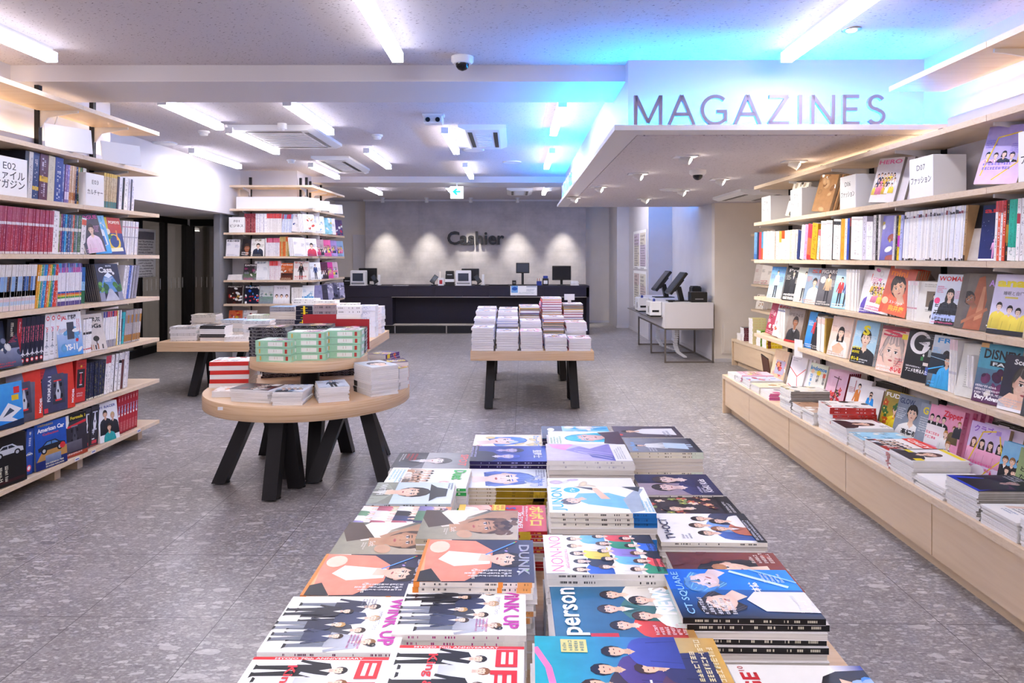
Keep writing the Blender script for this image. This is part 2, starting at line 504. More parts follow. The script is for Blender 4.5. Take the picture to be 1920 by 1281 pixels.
# ------------------------------------------------------------------ lamps
GRP_B = 'tube lights on the ceiling'
def batten(x, y0, y1, label, rz=-0.004, top=CZ):
    t = thing('tube_light', label, 'ceiling light', (x, (y0 + y1) / 2, top), rz, GRP_B)
    L = (y1 - y0) / 2
    obj('housing', MB().box((-.02, -L + .02, -.028), (.02, L - .02, 0), 'white_metal'), t)
    d = MB(); d.box((-.035, -L, -.08), (.035, L, -.028), 'batten_side', skip='-z'); d.box((-.033, -L, -.088), (.033, L, -.0801), 'batten_glow')
    obj('diffuser', d, t)
    for s in (-1, 1):
        e = MB(); e.box((-.036, s * (L + .004) - .004, -.089), (.036, s * (L + .004) + .004, -.027), 'white_plastic')
        obj('end_cap', e, t)
    return t
ROWS = [(-2.93, 3.05, 4.31, 'bright tube light at the corner over the shelves on the left wall'),
        (-0.73, 3.05, 4.31, 'bright tube light on the front ceiling pointing at the dome camera'),
        (1.745, 3.05, 4.31, 'bright tube light in front of the blue lit magazine lettering'),
        (-2.85, 5.52, 6.6, 'tube light mostly hidden behind the top shelf on the left wall'),
        (-1.84, 5.55, 6.86, 'tube light beside the large ceiling air conditioner, near its round sensor'),
        (0.42, 5.6, 6.9, 'blue tinted tube light right behind the beam, beside the canopy'),
        (-2.83, 6.78, 8.14, 'tube light at the left edge of the large ceiling air conditioner'),
        (-0.67, 6.78, 8.14, 'tube light beside the smaller ceiling air conditioner near the beacon'),
        (-3.81, 8.06, 9.45, 'tube light along the white bulkhead over the glass doors'),
        (-1.73, 8.06, 9.5, 'tube light in the middle of the ceiling behind a smoke detector'),
        (0.48, 8.06, 9.5, 'blue tinted tube light deeper in, beside the canopy'),
        (-2.76, 9.3, 10.7, 'tube light by the corner bookshelf and far air conditioner'),
        (-0.64, 9.3, 10.7, 'tube light in front of the far beam, near the exit sign'),
        (-1.15, 12.1, 13.4, 'tube light over the counter, left of the exit sign'),
        (0.62, 12.1, 13.4, 'tube light over the counter, right of the exit sign'),
        (-2.6, 12.1, 13.4, 'added fill tube light over the counter, beyond the corner bookshelf'),  # added lamp, brightens the counter and the concrete wall
        (1.9, 12.1, 13.4, 'added fill tube light over the counter, hidden behind the canopy'),  # also added for more light over the counter
        (-4.9, 13.0, 14.2, 'tube light over the passage behind the corner bookshelf')]
for r in ROWS:
    batten(*r)
for i, (x, y) in enumerate(((-2.93, .5), (-0.73, .5), (1.745, .5), (-0.73, -1.9), (1.745, -1.9), (-2.93, -1.9), (.5, -.7), (-1.8, -.7), (.5, -2.6), (-1.8, -2.6))):  # unseen lamps; those between the front rows are added as front fill
    batten(x, y, y + 1.26, 'unseen tube light on the ceiling behind the camera, %s one' % first(i))
batten(-7.4, 8.0, 9.2, 'tube light in the lobby beyond the glass doors', top=2.24)
batten(-7.4, 10.2, 11.4, 'second tube light in the lobby beyond the glass doors', top=2.24)

def ceil_dev(name, label, cat, x, y, builder, z=CZ, rz=0.0, group=None):
    t = thing(name, label, cat, (x, y, z), rz, group)
    builder(t)
    return t
def dome(t):
    obj('base', MB().lathe([(.075, 0), (.075, -.03), (.06, -.045)], (0, 0, 0), 'white_plastic', 20), t)
    obj('lens_dome', MB().lathe([(.045, -.045), (.042, -.065), (.028, -.082), (.008, -.09)], (0, 0, 0), 'screen_dark', 18), t)
ceil_dev('security_camera', 'white dome security camera on the ceiling at the front beam', 'camera', -.33, 4.5, dome)
ceil_dev('security_camera', 'small dome security camera under the canopy', 'camera', 1.70, 6.2, dome, 2.318)
def smoke(t):
    obj('base', MB().lathe([(.06, 0), (.06, -.015), (.05, -.02)], (0, 0, 0), 'white_plastic', 18), t)
    obj('sensor', MB().lathe([(.045, -.02), (.04, -.045), (.02, -.05)], (0, 0, 0), 'white_plastic', 18), t)
for x, y, l in ((-3.24, 7.12, 'round white smoke detector left of the large air conditioner'), (-1.46, 7.34, 'round white smoke detector right of the large air conditioner'),
                (-3.0, 9.2, 'small smoke detector near the tube light over the corner bookshelf'), (.72, 13.0, 'small smoke detector over the counter')):
    ceil_dev('smoke_detector', l, 'smoke detector', x, y, smoke, group='smoke detectors on the ceiling')
def spk(t):
    obj('rim', MB().lathe([(.13, 0), (.13, -.008), (.115, -.012)], (0, 0, 0), 'white_plastic', 24), t)
    obj('grille', MB().lathe([(.11, -.0125), (.1, -.014)], (0, 0, 0), 'white_metal', 24), t)
for x, y, l in ((-4.02, 7.85, 'round ceiling speaker by the top of the white bulkhead'), (-.47, 8.34, 'round ceiling speaker near the smaller air conditioner'),
                (0.0, 9.4, 'round ceiling speaker between the last tube lights, middle of the ceiling'), (1.85, 7.9, 'round ceiling speaker under the canopy')):
    ceil_dev('ceiling_speaker', l, 'speaker', x, y, spk, 2.318 if x > 1 else CZ, group='flush round ceiling speakers')
def downl(t):
    obj('rim', MB().lathe([(.055, 0), (.055, -.006), (.04, -.008)], (0, 0, 0), 'steel', 20), t)
    obj('bulb', MB().lathe([(.03, -.0085), (.025, -.012)], (0, 0, 0), 'spot_glow', 14), t)
ceil_dev('downlight', 'round chrome downlight right of the front tube light', 'downlight', 1.98, 3.95, downl)
SP = [(1.36, 5.32, 'nearest canopy spotlight, over the aisle'), (1.19, 6.42, 'canopy spotlight left of the canopy dome camera'), (.97, 7.6, 'third canopy spotlight from the ledge along the canopy edge'),
      (.82, 9.0, 'farthest canopy spotlight along the canopy edge'), (2.33, 5.6, 'canopy spotlight over the magazine shelves'), (2.1, 6.85, 'canopy spotlight right of the canopy dome camera'),
      (2.0, 8.0, 'canopy spotlight near the canopy ceiling speaker'), (1.78, 9.1, 'canopy spotlight in front of the payment terminals')]
def spot(t):
    obj('bezel', MB().box((-.09, -.06, -.012), (.09, .06, 0), 'white_plastic'), t)
    b = MB(); b.tube([(-.03, .02, -.012), (.035, -.01, -.045)], [.028, .036], 'white_metal', 14)
    obj('head', b, t)
    obj('bulb', MB().tube([(.0351, -.01, -.0451), (.037, -.011, -.0465)], .026, 'spot_glow', 12), t)
for x, y, l in SP:
    ceil_dev('canopy_spotlight', l, 'spotlight', x, y, spot, 2.318, group='small adjustable spotlights under the canopy')
    sl = bpy.data.lights.new('spot', 'SPOT'); sl.energy = 36 if x < 1.5 else 17; sl.spot_size = 2.1; sl.spot_blend = .6; sl.shadow_soft_size = .03; sl.color = (1, .93, .84)
    o = link('canopy_spot_light', sl); o.location = (x + .03, y - .01, 2.24); o.rotation_euler = (0, math.radians(-38 if x < 1.5 else 5), 0)
# spots washing the concrete wall
for i, x in enumerate((-2.95, -2.05, -1.12, -.2, 1.0)):
    pass
for i, px in enumerate((725, 805, 885, 970, 1055)):
    x = (px - 960) / FPX * 15.5
    t = thing('washer_spotlight', '%s wall washer spotlight from the left over the concrete wall' % first(i), 'spotlight', (x, 15.0, CZ), 0, 'spotlights washing the concrete wall')
    obj('mount', MB().lathe([(.05, 0), (.05, -.02)], (0, 0, 0), 'white_plastic', 14), t)
    obj('head', MB().tube([(0, 0, -.02), (0, .02, -.10)], [.03, .042], 'white_metal', 14), t)
    sl = bpy.data.lights.new('spot', 'SPOT'); sl.energy = 105; sl.spot_size = 0.9; sl.spot_blend = 0.9; sl.shadow_soft_size = .03; sl.color = (1, .95, .85)
    o = link('wall_spot_light', sl); o.location = (x, 15.03, 2.73)
    o.rotation_euler = (math.radians(12), 0, 0)

def cassette(w, l, ways, t):
    f = MB()
    f.box((-w / 2, -l / 2, -.03), (w / 2, l / 2, 0), 'white_plastic')
    f.prism([(-w / 2, -.03), (w / 2, -.03), (w / 2 - .07, -.055), (-w / 2 + .07, -.055)], (-l / 2 + .001, l / 2 - .001), 'y', 'white_plastic')
    obj('frame', f, t)
    gmb = MB()
    for i in range(9):
        y = -l * .3 + l * .6 * i / 8
        gmb.box((-w / 2 + .16, y - .012, -.062), (w / 2 - .16, y + .012, -.055), 'white_metal')
    obj('grille', gmb, t)
    vb = MB()
    for s in (-1, 1):
        vb.box((s * (w / 2 - .11) - .022, -l * .38, -.058), (s * (w / 2 - .11) + .022, l * .38, -.0551), 'black_plastic')
        if ways == 4:
            vb.box((-w * .33, s * (l / 2 - .1) - .022, -.058), (w * .33, s * (l / 2 - .1) + .022, -.0551), 'black_plastic')
    obj('vent_slot', vb, t)
for w, l, n, x, y, lab in ((.86, 1.15, 4, -2.42, 7.36, 'large white ceiling air conditioner between two tube lights'), (.5, 1.3, 2, -2.38, 9.5, 'narrow white ceiling air conditioner farther back, over the tables'),
                           (.48, 1.2, 2, -.3, 7.36, 'white ceiling air conditioner near the canopy, tinted blue'), (.5, 1.0, 2, .15, 13.4, 'white ceiling air conditioner above the counter')):
    t = thing('air_conditioner', lab, 'air conditioner', (x, y, CZ), 0, 'ceiling air conditioners')
    cassette(w, l, n, t)
t = thing('air_conditioner', 'grey ceiling air conditioner under the canopy at the recess', 'air conditioner', (2.95, 8.4, 2.318), 0, 'ceiling air conditioners')
cassette(.6, 1.1, 2, t)
def cyl(t):
    obj('housing', MB().lathe([(.045, 0), (.045, -.05), (.04, -.055)], (0, 0, 0), 'white_plastic', 16), t)
    obj('sensor', MB().lathe([(.03, -.055), (.015, -.07)], (0, 0, 0), 'white_plastic', 14), t)
ceil_dev('motion_sensor', 'white cylinder sensor on the ceiling at the large air conditioner', 'sensor', -2.28, 6.72, cyl)
ceil_dev('motion_sensor', 'white cylinder sensor at the far air conditioner', 'sensor', -2.2, 10.2, cyl)
def beacon(t):
    obj('bracket', MB().box((-.1, -.05, -.02), (.1, .05, 0), 'white_plastic'), t)
    b = MB(); b.bevbox((-.09, -.06, -.09), (.09, .06, -.02), 'white_plastic', .01); obj('body', b, t)
    e = MB()
    for s in (-1, 1):
        e.tube([(s * .045, -.062, -.06), (s * .045, -.075, -.06)], .022, 'screen_dark', 12)
    obj('lens', e, t)
    obj('cable', MB().tube([(-.06, 0, -.02), (-.02, -.03, .0), (.04, -.03, -.01), (.07, 0, -.03)], .006, 'white_plastic', 6), t)
ceil_dev('people_counter', 'white two eyed counting sensor hanging from the ceiling behind the beam', 'sensor', -.73, 6.3, beacon)

# exit sign
t = thing('exit_sign', 'hanging white exit sign with a green arrow, above the counter', 'exit sign', (-.91, 11.2, 2.62), 0)
obj('box', MB().box((-.105, -.025, -.12), (.105, .025, .08), 'exit_white'), t)
ar = MB()
ar.prism([(-.075, -.01), (-.01, .05), (.015, .03), (-.012, .004), (.06, .004), (.06, -.024), (-.012, -.024), (.015, -.05), (-.01, -.07)], (-.0275, -.0255), 'y', 'exit_green')
obj('arrow', ar, t)
obj('hanger', MB().box((-.01, -.01, .08), (.01, .01, .13), 'white_metal'), t)

# blue strips on the canopy ledge and warm strips above the shelves
t = thing('led_strip', 'blue glowing strip on the canopy ledge behind the large letters', 'led strip', (0, 0, 0))
MC = T(CX, CY0, 0) @ Rz(-0.010) @ T(-CX, -CY0, 0)
obj('diffuser', MB().box((CX + .12, CY0 + .235, 2.361), (2.72, CY0 + .255, 2.369), 'led_blue'), t, MC)
t = thing('led_strip', 'blue glowing strip on the long side ledge of the canopy', 'led strip', (0, 0, 0))
obj('diffuser', MB().box((CX + .045, CY0 + .25, 2.361), (CX + .062, CY1 - .2, 2.369), 'led_blue'), t, MC)

t = thing('led_strip', 'blue glowing strip on the far ledge of the canopy by the niche', 'led strip', (0, 0, 0))
obj('diffuser', MB().box((1.4, CY1 - .05, 2.361), (2.9, CY1 - .03, 2.369), 'led_blue'), t, MC)
# big sign letters built of strokes
def stroke(mb, pts, w, y0, y1, m):
    """flat ribbon letter stroke in xz, extruded in y"""
    n = len(pts)
    L, Rr = [], []
    for i, p in enumerate(pts):
        a = Vector(pts[max(i - 1, 0)]); b = Vector(pts[min(i + 1, n - 1)])
        d = (b - a).normalized(); nn = Vector((-d.y, d.x)) * w / 2
        L.append((p[0] + nn.x, p[1] + nn.y)); Rr.append((p[0] - nn.x, p[1] - nn.y))
    for i in range(n - 1):
        mb.prism([L[i], L[i + 1], Rr[i + 1], Rr[i]], (y0, y1), 'y', m)
def arc(cx, cy, rx, ry, a0, a1, n=14):
    return [(cx + rx * math.cos(math.radians(a0 + (a1 - a0) * i / n)), cy + ry * math.sin(math.radians(a0 + (a1 - a0) * i / n))) for i in range(n + 1)]
BIG = {
    'M': (.98, [[(.06, 0), (.06, 1)], [(.06, .98), (.49, .08)], [(.49, .08), (.92, .98)], [(.92, 0), (.92, 1)]]),
    'A': (.92, [[(.03, 0), (.46, 1)], [(.46, 1), (.89, 0)], [(.2, .36), (.72, .36)]]),
    'G': (.95, [arc(.5, .5, .45, .46, 48, 318, 22), [(.85, .42), (.85, .12)], [(.55, .45), (.9, .45)]]),
    'Z': (.8, [[(.08, .945), (.74, .945)], [(.72, .96), (.08, .04)], [(.06, .055), (.76, .055)]]),
    'I': (.3, [[(.15, 0), (.15, 1)]]),
    'N': (.86, [[(.08, 0), (.08, 1)], [(.08, .98), (.78, .02)], [(.78, 0), (.78, 1)]]),
    'E': (.66, [[(.1, 0), (.1, 1)], [(.06, .945), (.6, .945)], [(.1, .52), (.54, .52)], [(.06, .055), (.62, .055)]]),
    'S': (.66, [arc(.34, .735, .24, .215, 30, 270, 14) + arc(.33, .27, .26, .22, 90, -150, 14)[1:]]),
}
def big_word(word, x0, x1, h, label, M, gap=.2):
    t = thing('sign_lettering', label, 'sign', (0, 0, 0))
    tot = sum(BIG[c][0] for c in word) + gap * (len(word) - 1)
    k = (x1 - x0) / tot
    x = x0
    for c in word:
        mb = MB()
        for s in BIG[c][1]:
            stroke(mb, [(x + p[0] * k, p[1] * h) for p in s], .118 * h, -.012, .012, 'sign_grey')
        obj('letter', mb, t, M)
        x += (BIG[c][0] + gap) * k
    return t
big_word('MAGAZINES', .775, 2.365, .188, 'large grey standing letters reading MAGAZINES on the blue lit canopy ledge', MC @ T(0, CY0 + .02, 2.36))
big_word('MAGAZINES', .6, 2.2, .19, 'second MAGAZINES lettering along the far side ledge of the canopy, seen edge on', MC @ T(CX - .03, CY0 + 6.0, 2.36) @ Rz(math.radians(-90)))
def wall_text(name, s, x0, x1, z0, y, th, m, label, cat='sign', bold=.0):
    pts, fs, a, b, c, d = glyphs(s, bold)
    t = thing(name, label, cat, (0, 0, 0))
    k = (x1 - x0) / (b - a)
    x = 0
    # one mesh per letter
    cur = bpy.data.curves.new('txt', 'FONT'); cur.resolution_u = 3; cur.offset = bold; cur.extrude = th / 2 / k
    adv = 0
    for i, ch in enumerate(s):
        pre = glyphs(s[:i + 1], bold); one = glyphs(ch, bold)
        cur.body = ch
        o = bpy.data.objects.new('txt', cur)
        me = bpy.data.meshes.new_from_object(o)
        bpy.data.objects.remove(o)
        off = pre[3] - one[3]
        for v in me.vertices:
            X, Y, Z = v.co
            v.co = (x0 + (X + off - a) * k, y - Z * k, z0 + Y * k)
        me.materials.clear(); me.materials.append(MATS[m])
        link('letter', me, t)
    return t
wall_text('sign_lettering', 'Cashier', -1.475, -.175, 1.83, 15.455, .05, 'sign_black', 'dark raised letters reading Cashier on the concrete wall', bold=.022)
# ------------------------------------------------------------------ printed artwork
def art_eps(a):
    return min(2e-5, .002 / (a.L + 1))
def art_th(a):
    return (a.L + 2) * art_eps(a) + 1e-4
def clip(poly, A):
    """cut an outline to the page; points may carry a colour after x, y"""
    for ax, lim, sg in ((0, 0.0, 1), (0, 1.0, -1), (1, 0.0, 1), (1, A, -1)):
        out = []
        n = len(poly)
        for i in range(n):
            p, q = poly[i], poly[(i + 1) % n]
            a, b = sg * (p[ax] - lim), sg * (q[ax] - lim)
            if a >= 0:
                out.append(p)
            if (a >= 0) != (b >= 0):
                t = a / (a - b)
                out.append(tuple(u + (v - u) * t for u, v in zip(p, q)))
        poly = out
        if len(poly) < 3:
            return []
    return poly
class Art:
    """cover artwork in units of the cover's width; A is height / width"""
    def __init__(s, A=1.3, bg='#fff', bg2=None):
        s.A, s.P, s.L = A, [], 0
        s.bg = hx(bg)
        s.rect(0, 0, 1, A, bg, bg2)
    def add(s, pts, col, lay=None):
        lay = s.L if lay is None else lay
        if isinstance(col, list):
            q = clip([(p[0], p[1], *c) for p, c in zip(pts, col)], s.A)
            if q:
                s.P.append(([(p[0], p[1]) for p in q], lay, [tuple(p[2:]) for p in q]))
            return
        pts = clip(pts, s.A)
        if pts:
            s.P.append((pts, lay, col))
    def nx(s):
        s.L += 1
    def rect(s, x0, y0, x1, y1, c, c2=None):
        s.nx()
        x0, x1 = max(0, x0), min(1, x1); y0, y1 = max(0, y0), min(s.A, y1)
        if x1 <= x0 or y1 <= y0:
            return s
        a = hx(c); b = hx(c2) if c2 else a
        s.P.append(([(x0, y0), (x1, y0), (x1, y1), (x0, y1)], s.L, [a, a, b, b] if c2 else a))
        return s
    def hgrad(s, x0, y0, x1, y1, c, c2):
        s.nx(); a, b = hx(c), hx(c2)
        s.P.append(([(x0, y0), (x1, y0), (x1, y1), (x0, y1)], s.L, [a, b, b, a]))
        return s
    def poly(s, pts, c, c2=None):
        """c2: printed tone at the foot of the shape"""
        s.nx()
        if c2 is None:
            s.add([tuple(p) for p in pts], hx(c)); return s
        a, b = hx(c), hx(c2)
        y0 = min(p[1] for p in pts); y1 = max(p[1] for p in pts)
        f = lambda y: tuple(v + (u - v) * (y - y0) / (y1 - y0 + 1e-9) for u, v in zip(a, b))
        s.add([tuple(p) for p in pts], [f(p[1]) for p in pts]); return s
    def soft(s, cx, cy, rx, ry, c, e, n=16, rot=0.0, hx_=0.0, hy_=0.0):
        """ellipse blending from tone c inside to tone e at its rim"""
        s.nx(); c, e = hx(c), hx(e)
        cr, sr = math.cos(rot), math.sin(rot)
        R = lambda x, y: (cx + x * cr - y * sr, cy + x * sr + y * cr)
        o = R(hx_ * rx, hy_ * ry)
        pts = [R(rx * math.cos(2 * PI * i / n), ry * math.sin(2 * PI * i / n)) for i in range(n)]
        for i in range(n):
            s.add([o, pts[i], pts[(i + 1) % n]], [c, e, e])
        return s
    def ell(s, cx, cy, rx, ry, c, n=16, rot=0.0, a0=0, a1=360):
        s.nx()
        cr, sr = math.cos(rot), math.sin(rot)
        pts = []
        m = n if a1 - a0 >= 360 else n + 1
        for i in range(m):
            t = math.radians(a0 + (a1 - a0) * i / n)
            x, y = rx * math.cos(t), ry * math.sin(t)
            pts.append((cx + x * cr - y * sr, cy + x * sr + y * cr))
        s.add(pts, hx(c)); return s
    def line(s, pts, w, c):
        s.nx()
        for i in range(len(pts) - 1):
            a, b = Vector(pts[i]), Vector(pts[i + 1])
            d = (b - a).normalized(); n = Vector((-d.y, d.x)) * w / 2
            s.add([tuple(a + n), tuple(a - n), tuple(b - n), tuple(b + n)], hx(c))
        return s
    def text(s, t, x, y, size, c, bold=0.0, w=None, al='l', rot=0, vert=False):
        """y is the baseline; size is the em; w fits the line to a width"""
        s.nx(); c = hx(c)
        if vert:
            for i, ch in enumerate(t):
                s.text(ch, x, y - i * size * .98, size, c, bold)
            return s
        pts, fs, x0, x1, y0, y1 = glyphs(t, bold)
        if x1 <= x0:
            return s
        kx = size if w is None else w / (x1 - x0)
        ox = {'l': 0, 'c': (x1 - x0) / 2, 'r': x1 - x0}[al]
        cr, sr = math.cos(math.radians(rot)), math.sin(math.radians(rot))
        def f(p):
            px, py = (p[0] - x0 - ox) * kx, p[1] * size
            return (x + px * cr - py * sr, y + px * sr + py * cr)
        for q in fs:
            s.add([f(pts[i]) for i in q], c)
        return s
    def blurb(s, x, y, w, rows, size, c, seed=0, vert=False):
        """lines of small illegible copy"""
        s.nx(); r = random.Random(seed * 7 + rows); c = hx(c)
        for i in range(rows):
            p = 0.0; ww = w * r.uniform(.6, 1)
            while p < ww:
                l = size * r.uniform(.55, .95); h = size * r.uniform(.7, .95); tk = size * .17
                if vert:
                    X, Y = x - i * size * 1.5, y - p - h
                else:
                    X, Y = x + p, y - i * size * 1.5
                bars = [(0, l, q * (h - tk), q * (h - tk) + tk) for q in (0, .5, 1) if r.random() < .72] + [(q * (l - tk), q * (l - tk) + tk, 0, h) for q in (.1, .5, .9) if r.random() < .55]
                for b0, b1, b2, b3 in bars[:4]:
                    s.add([(X + b0, Y + b2), (X + b1, Y + b2), (X + b1, Y + b3), (X + b0, Y + b3)], c)
                if vert:
                    l = h
                p += l + size * .2
        return s
    def head(s, x, y, k, skin='#f1d3bd', hair='#2a2122', long=0.0, rot=0.0, eyes=True):
        cr, sr = math.cos(rot), math.sin(rot)
        R = lambda a, b: (x + k * (a * cr - b * sr), y + k * (a * sr + b * cr))
        E = lambda a, b, rx, ry, c, n=12: s.ell(*R(a, b), rx * k, ry * k, c, n, rot)
        sk = hx(skin); hr = hx(hair)
        if k < .2:
            E(0, .08, .43, .52, hair, 10)
            if long:
                s.poly([R(-.43, .1), R(.43, .1), R(.52, -long), R(-.52, -long)], hair)
            s.poly([R(-.15, -.3), R(.15, -.3), R(.2, -.75), R(-.2, -.75)], tuple(v * .8 for v in sk))
            E(0, -.03, .325, .455, skin, 12)
            s.poly([R(-.36, .0), R(-.34, .3), R(-.15, .5), R(.12, .52), R(.33, .33), R(.37, .0), R(.27, .2), R(.1, .18), R(0, .26), R(-.12, .18), R(-.26, .2)], hair)
            if k > .09 and eyes:
                E(-.14, .0, .06, .03, '#2a1d1b', 6); s.L -= 1; E(.14, .0, .06, .03, '#2a1d1b', 6); s.L -= 1; E(0, -.25, .085, .03, '#b9605a', 6)
            return s
        tone = lambda c, f: tuple(min(1, v * f) for v in c)
        sh = (sk[0] * .74, sk[1] * .64, sk[2] * .6)
        hl = tuple(min(1, v * 1.9 + .035) for v in hr)
        s.soft(*R(0, .08), .44 * k, .53 * k, hr, tone(hr, .6), 14, rot)
        if long:
            s.poly([R(-.43, .1), R(.43, .1), R(.5, -long * .6), R(.44, -long), R(-.46, -long), R(-.52, -long * .5)], hair, tone(hr, .7))
            for q in (-.42, -.36, .36, .42):
                s.line([R(q, .05), R(q * 1.12, -long * .9)], .02 * k, hl)
        s.poly([R(-.15, -.3), R(.15, -.3), R(.21, -.78), R(-.21, -.78)], sh, sk)
        E(-.335, -.02, .055, .1, sh, 8); E(.335, -.02, .055, .1, sh, 8)
        s.soft(*R(0, -.03), .33 * k, .455 * k, tone(sk, 1.06), (sk[0] * .86, sk[1] * .76, sk[2] * .71), 18, rot, -.15, .1)
        s.soft(*R(-.17, -.13), .1 * k, .07 * k, (sk[0], sk[1] * .82, sk[2] * .78), sk, 9, rot); s.soft(*R(.17, -.13), .1 * k, .07 * k, (sk[0] * .97, sk[1] * .8, sk[2] * .76), tone(sk, .97), 9, rot)
        s.poly([R(-.37, -.02), R(-.38, .22), R(-.3, .42), R(-.12, .56), R(.12, .57), R(.3, .42), R(.38, .2), R(.37, -.02), R(.31, .1), R(.24, .22), R(.1, .18), R(.0, .26), R(-.13, .17), R(-.24, .24), R(-.31, .1)], hair)
        for q in (-.22, -.1, .03, .17):
            s.line([R(q, .24), R(q * .85 - .02, .42), R(q * .5, .54)], .022 * k, hl)
        if eyes:
            for q in (-.14, .14):
                E(q, .005, .07, .034, '#f4efec', 8); E(q, .005, .036, .034, '#231816', 8)
                s.poly([R(q - .075, .03), R(q + .075, .03), R(q + .06, .052), R(q - .06, .052)], '#231816')
                s.poly([R(q - .085, .085), R(q + .08, .09), R(q + .07, .112), R(q - .07, .115)], hair)
            s.poly([R(-.0, .02), R(.04, -.13), R(-.0, -.145)], sh); E(0, -.145, .05, .018, sh, 8)
            E(0, -.252, .085, .03, '#b9605a', 10); s.poly([R(-.08, -.25), R(.08, -.25), R(.0, -.262)], '#7d3434')
        return s
    def bust(s, x, y, k, skin='#f1d3bd', hair='#2a2122', cloth='#39405c', long=0.0, shirt=None, tie=None, rot=0.0):
        cr, sr = math.cos(rot), math.sin(rot)
        R = lambda a, b: (x + k * (a * cr - b * sr), y + k * (a * sr + b * cr))
        s.poly([R(-.2, -.58), R(-.6, -.74), R(-.88, -.9), R(-1.08, -1.3), R(-1.22, -2.9), R(1.22, -2.9), R(1.08, -1.3), R(.88, -.9), R(.6, -.74), R(.2, -.58)], tuple(min(1, v * 1.25 + .01) for v in hx(cloth)), tuple(v * .7 for v in hx(cloth)))
        dk = tuple(v * .6 for v in hx(cloth))
        s.poly([R(-.72, -1.5), R(-.66, -1.5), R(-.78, -2.9), R(-.86, -2.9)], dk); s.poly([R(.72, -1.5), R(.66, -1.5), R(.78, -2.9), R(.86, -2.9)], dk)
        s.poly([R(-.25, -.6), R(.25, -.6), R(0, -1.25 if shirt else -.95)], shirt or skin)
        if shirt:
            s.poly([R(-.28, -.62), R(-.1, -.95), R(-.02, -1.6), R(-.36, -1.0)], dk); s.poly([R(.28, -.62), R(.1, -.95), R(.02, -1.6), R(.36, -1.0)], dk)
        for q in (-.5, -.3, .34, .55) if k > .2 else ():
            s.line([R(q, -1.05), R(q * .8 + .06, -1.7), R(q * 1.1, -2.6)], .03 * k, dk)
        if tie:
            s.poly([R(-.05, -.72), R(.05, -.72), R(.08, -1.35), R(0, -1.5), R(-.08, -1.35)], tie)
        s.head(x, y, k, skin, hair, long, rot)
        return s
    def full(s, x, y, Hh, skin='#f1d3bd', hair='#2a2122', cloth='#39405c', pants='#23222a', long=0.0, rot=0.0):
        """standing figure with its feet at x, y"""
        cr, sr = math.cos(rot), math.sin(rot)
        R = lambda a, b: (x + Hh * (a * cr - b * sr), y + Hh * (a * sr + b * cr))
        s.poly([R(-.09, .5), R(.0, .5), R(-.02, .02), R(-.08, .02)], pants); s.poly([R(.0, .5), R(.09, .5), R(.1, .02), R(.04, .02)], pants)
        s.poly([R(-.1, .0), R(-.01, .0), R(-.02, .035), R(-.08, .035)], '#1b1a1c'); s.poly([R(.03, .0), R(.13, .0), R(.1, .035), R(.04, .035)], '#1b1a1c')
        s.poly([R(-.03, .83), R(-.12, .79), R(-.15, .62), R(-.19, .47), R(-.15, .46), R(-.1, .6), R(-.1, .44), R(.1, .44), R(.1, .6), R(.15, .46), R(.19, .47), R(.15, .62), R(.12, .79), R(.03, .83)], tuple(min(1, v * 1.2) for v in hx(cloth)), tuple(v * .75 for v in hx(cloth)))
        s.poly([R(-.035, .83), R(.035, .83), R(0, .7)], '#f4f1ee')
        s.head(*R(0, .915), Hh * .15, skin, hair, long, rot, eyes=Hh > .55)
        return s
    def crowd(s, n, y, k, cloths, skin='#eecdb5', seed=1, rows=1, spread=(.12, .88)):
        r = random.Random(seed)
        for q in range(rows):
            for i in range(n):
                x = spread[0] + (spread[1] - spread[0]) * (i + .5 * (q % 2) + .2) / n
                s.bust(x, y - q * k * 1.5 + r.uniform(-.2, .2) * k, k * r.uniform(.85, 1.1), skin, r.choice(['#211b1c', '#3a2720', '#5b3b26', '#8a623c', '#1a1718']), r.choice(cloths), shirt='#f3f0ee' if r.random() < .5 else None, long=r.choice([0, 0, .5]))
        return s
    def blobs(s, n, cols, x0, y0, x1, y1, r0, r1, seed=3):
        r = random.Random(seed)
        for i in range(n):
            k = r.uniform(r0, r1); c = hx(r.choice(cols))
            s.soft(r.uniform(x0, x1), r.uniform(y0, y1), k, k * r.uniform(.4, 1), c, tuple(v * .72 for v in c), 9, r.uniform(0, 3))
        return s
    def floral(s, cols, x0, y0, x1, y1, n=14, k=.07, seed=2):
        r = random.Random(seed)
        for i in range(n):
            cx, cy, c = r.uniform(x0, x1), r.uniform(y0, y1), r.choice(cols)
            for j in range(5):
                t = j * 2 * PI / 5 + r.random()
                s.ell(cx + math.cos(t) * k * .6, cy + math.sin(t) * k * .6, k * .55, k * .4, c, 8, t)
            s.ell(cx, cy, k * .25, k * .25, '#f4d35e', 7)
        return s
    def car(s, x, y, k, body, win='#232a33', wheel='#15151a'):
        P = lambda q: [(x + k * a, y + k * b) for a, b in q]
        s.poly(P([(-.5, 0), (-.52, .12), (-.36, .18), (-.2, .3), (.14, .31), (.3, .19), (.5, .14), (.52, 0)]), body)
        s.poly(P([(-.3, .18), (-.17, .27), (-.03, .27), (-.03, .18)]), win); s.poly(P([(.0, .18), (.0, .27), (.12, .27), (.24, .18)]), win)
        for q in (-.3, .3):
            s.ell(x + k * q, y, k * .11, k * .11, wheel, 12); s.ell(x + k * q, y, k * .06, k * .06, '#b9bcc2', 10)
        return s
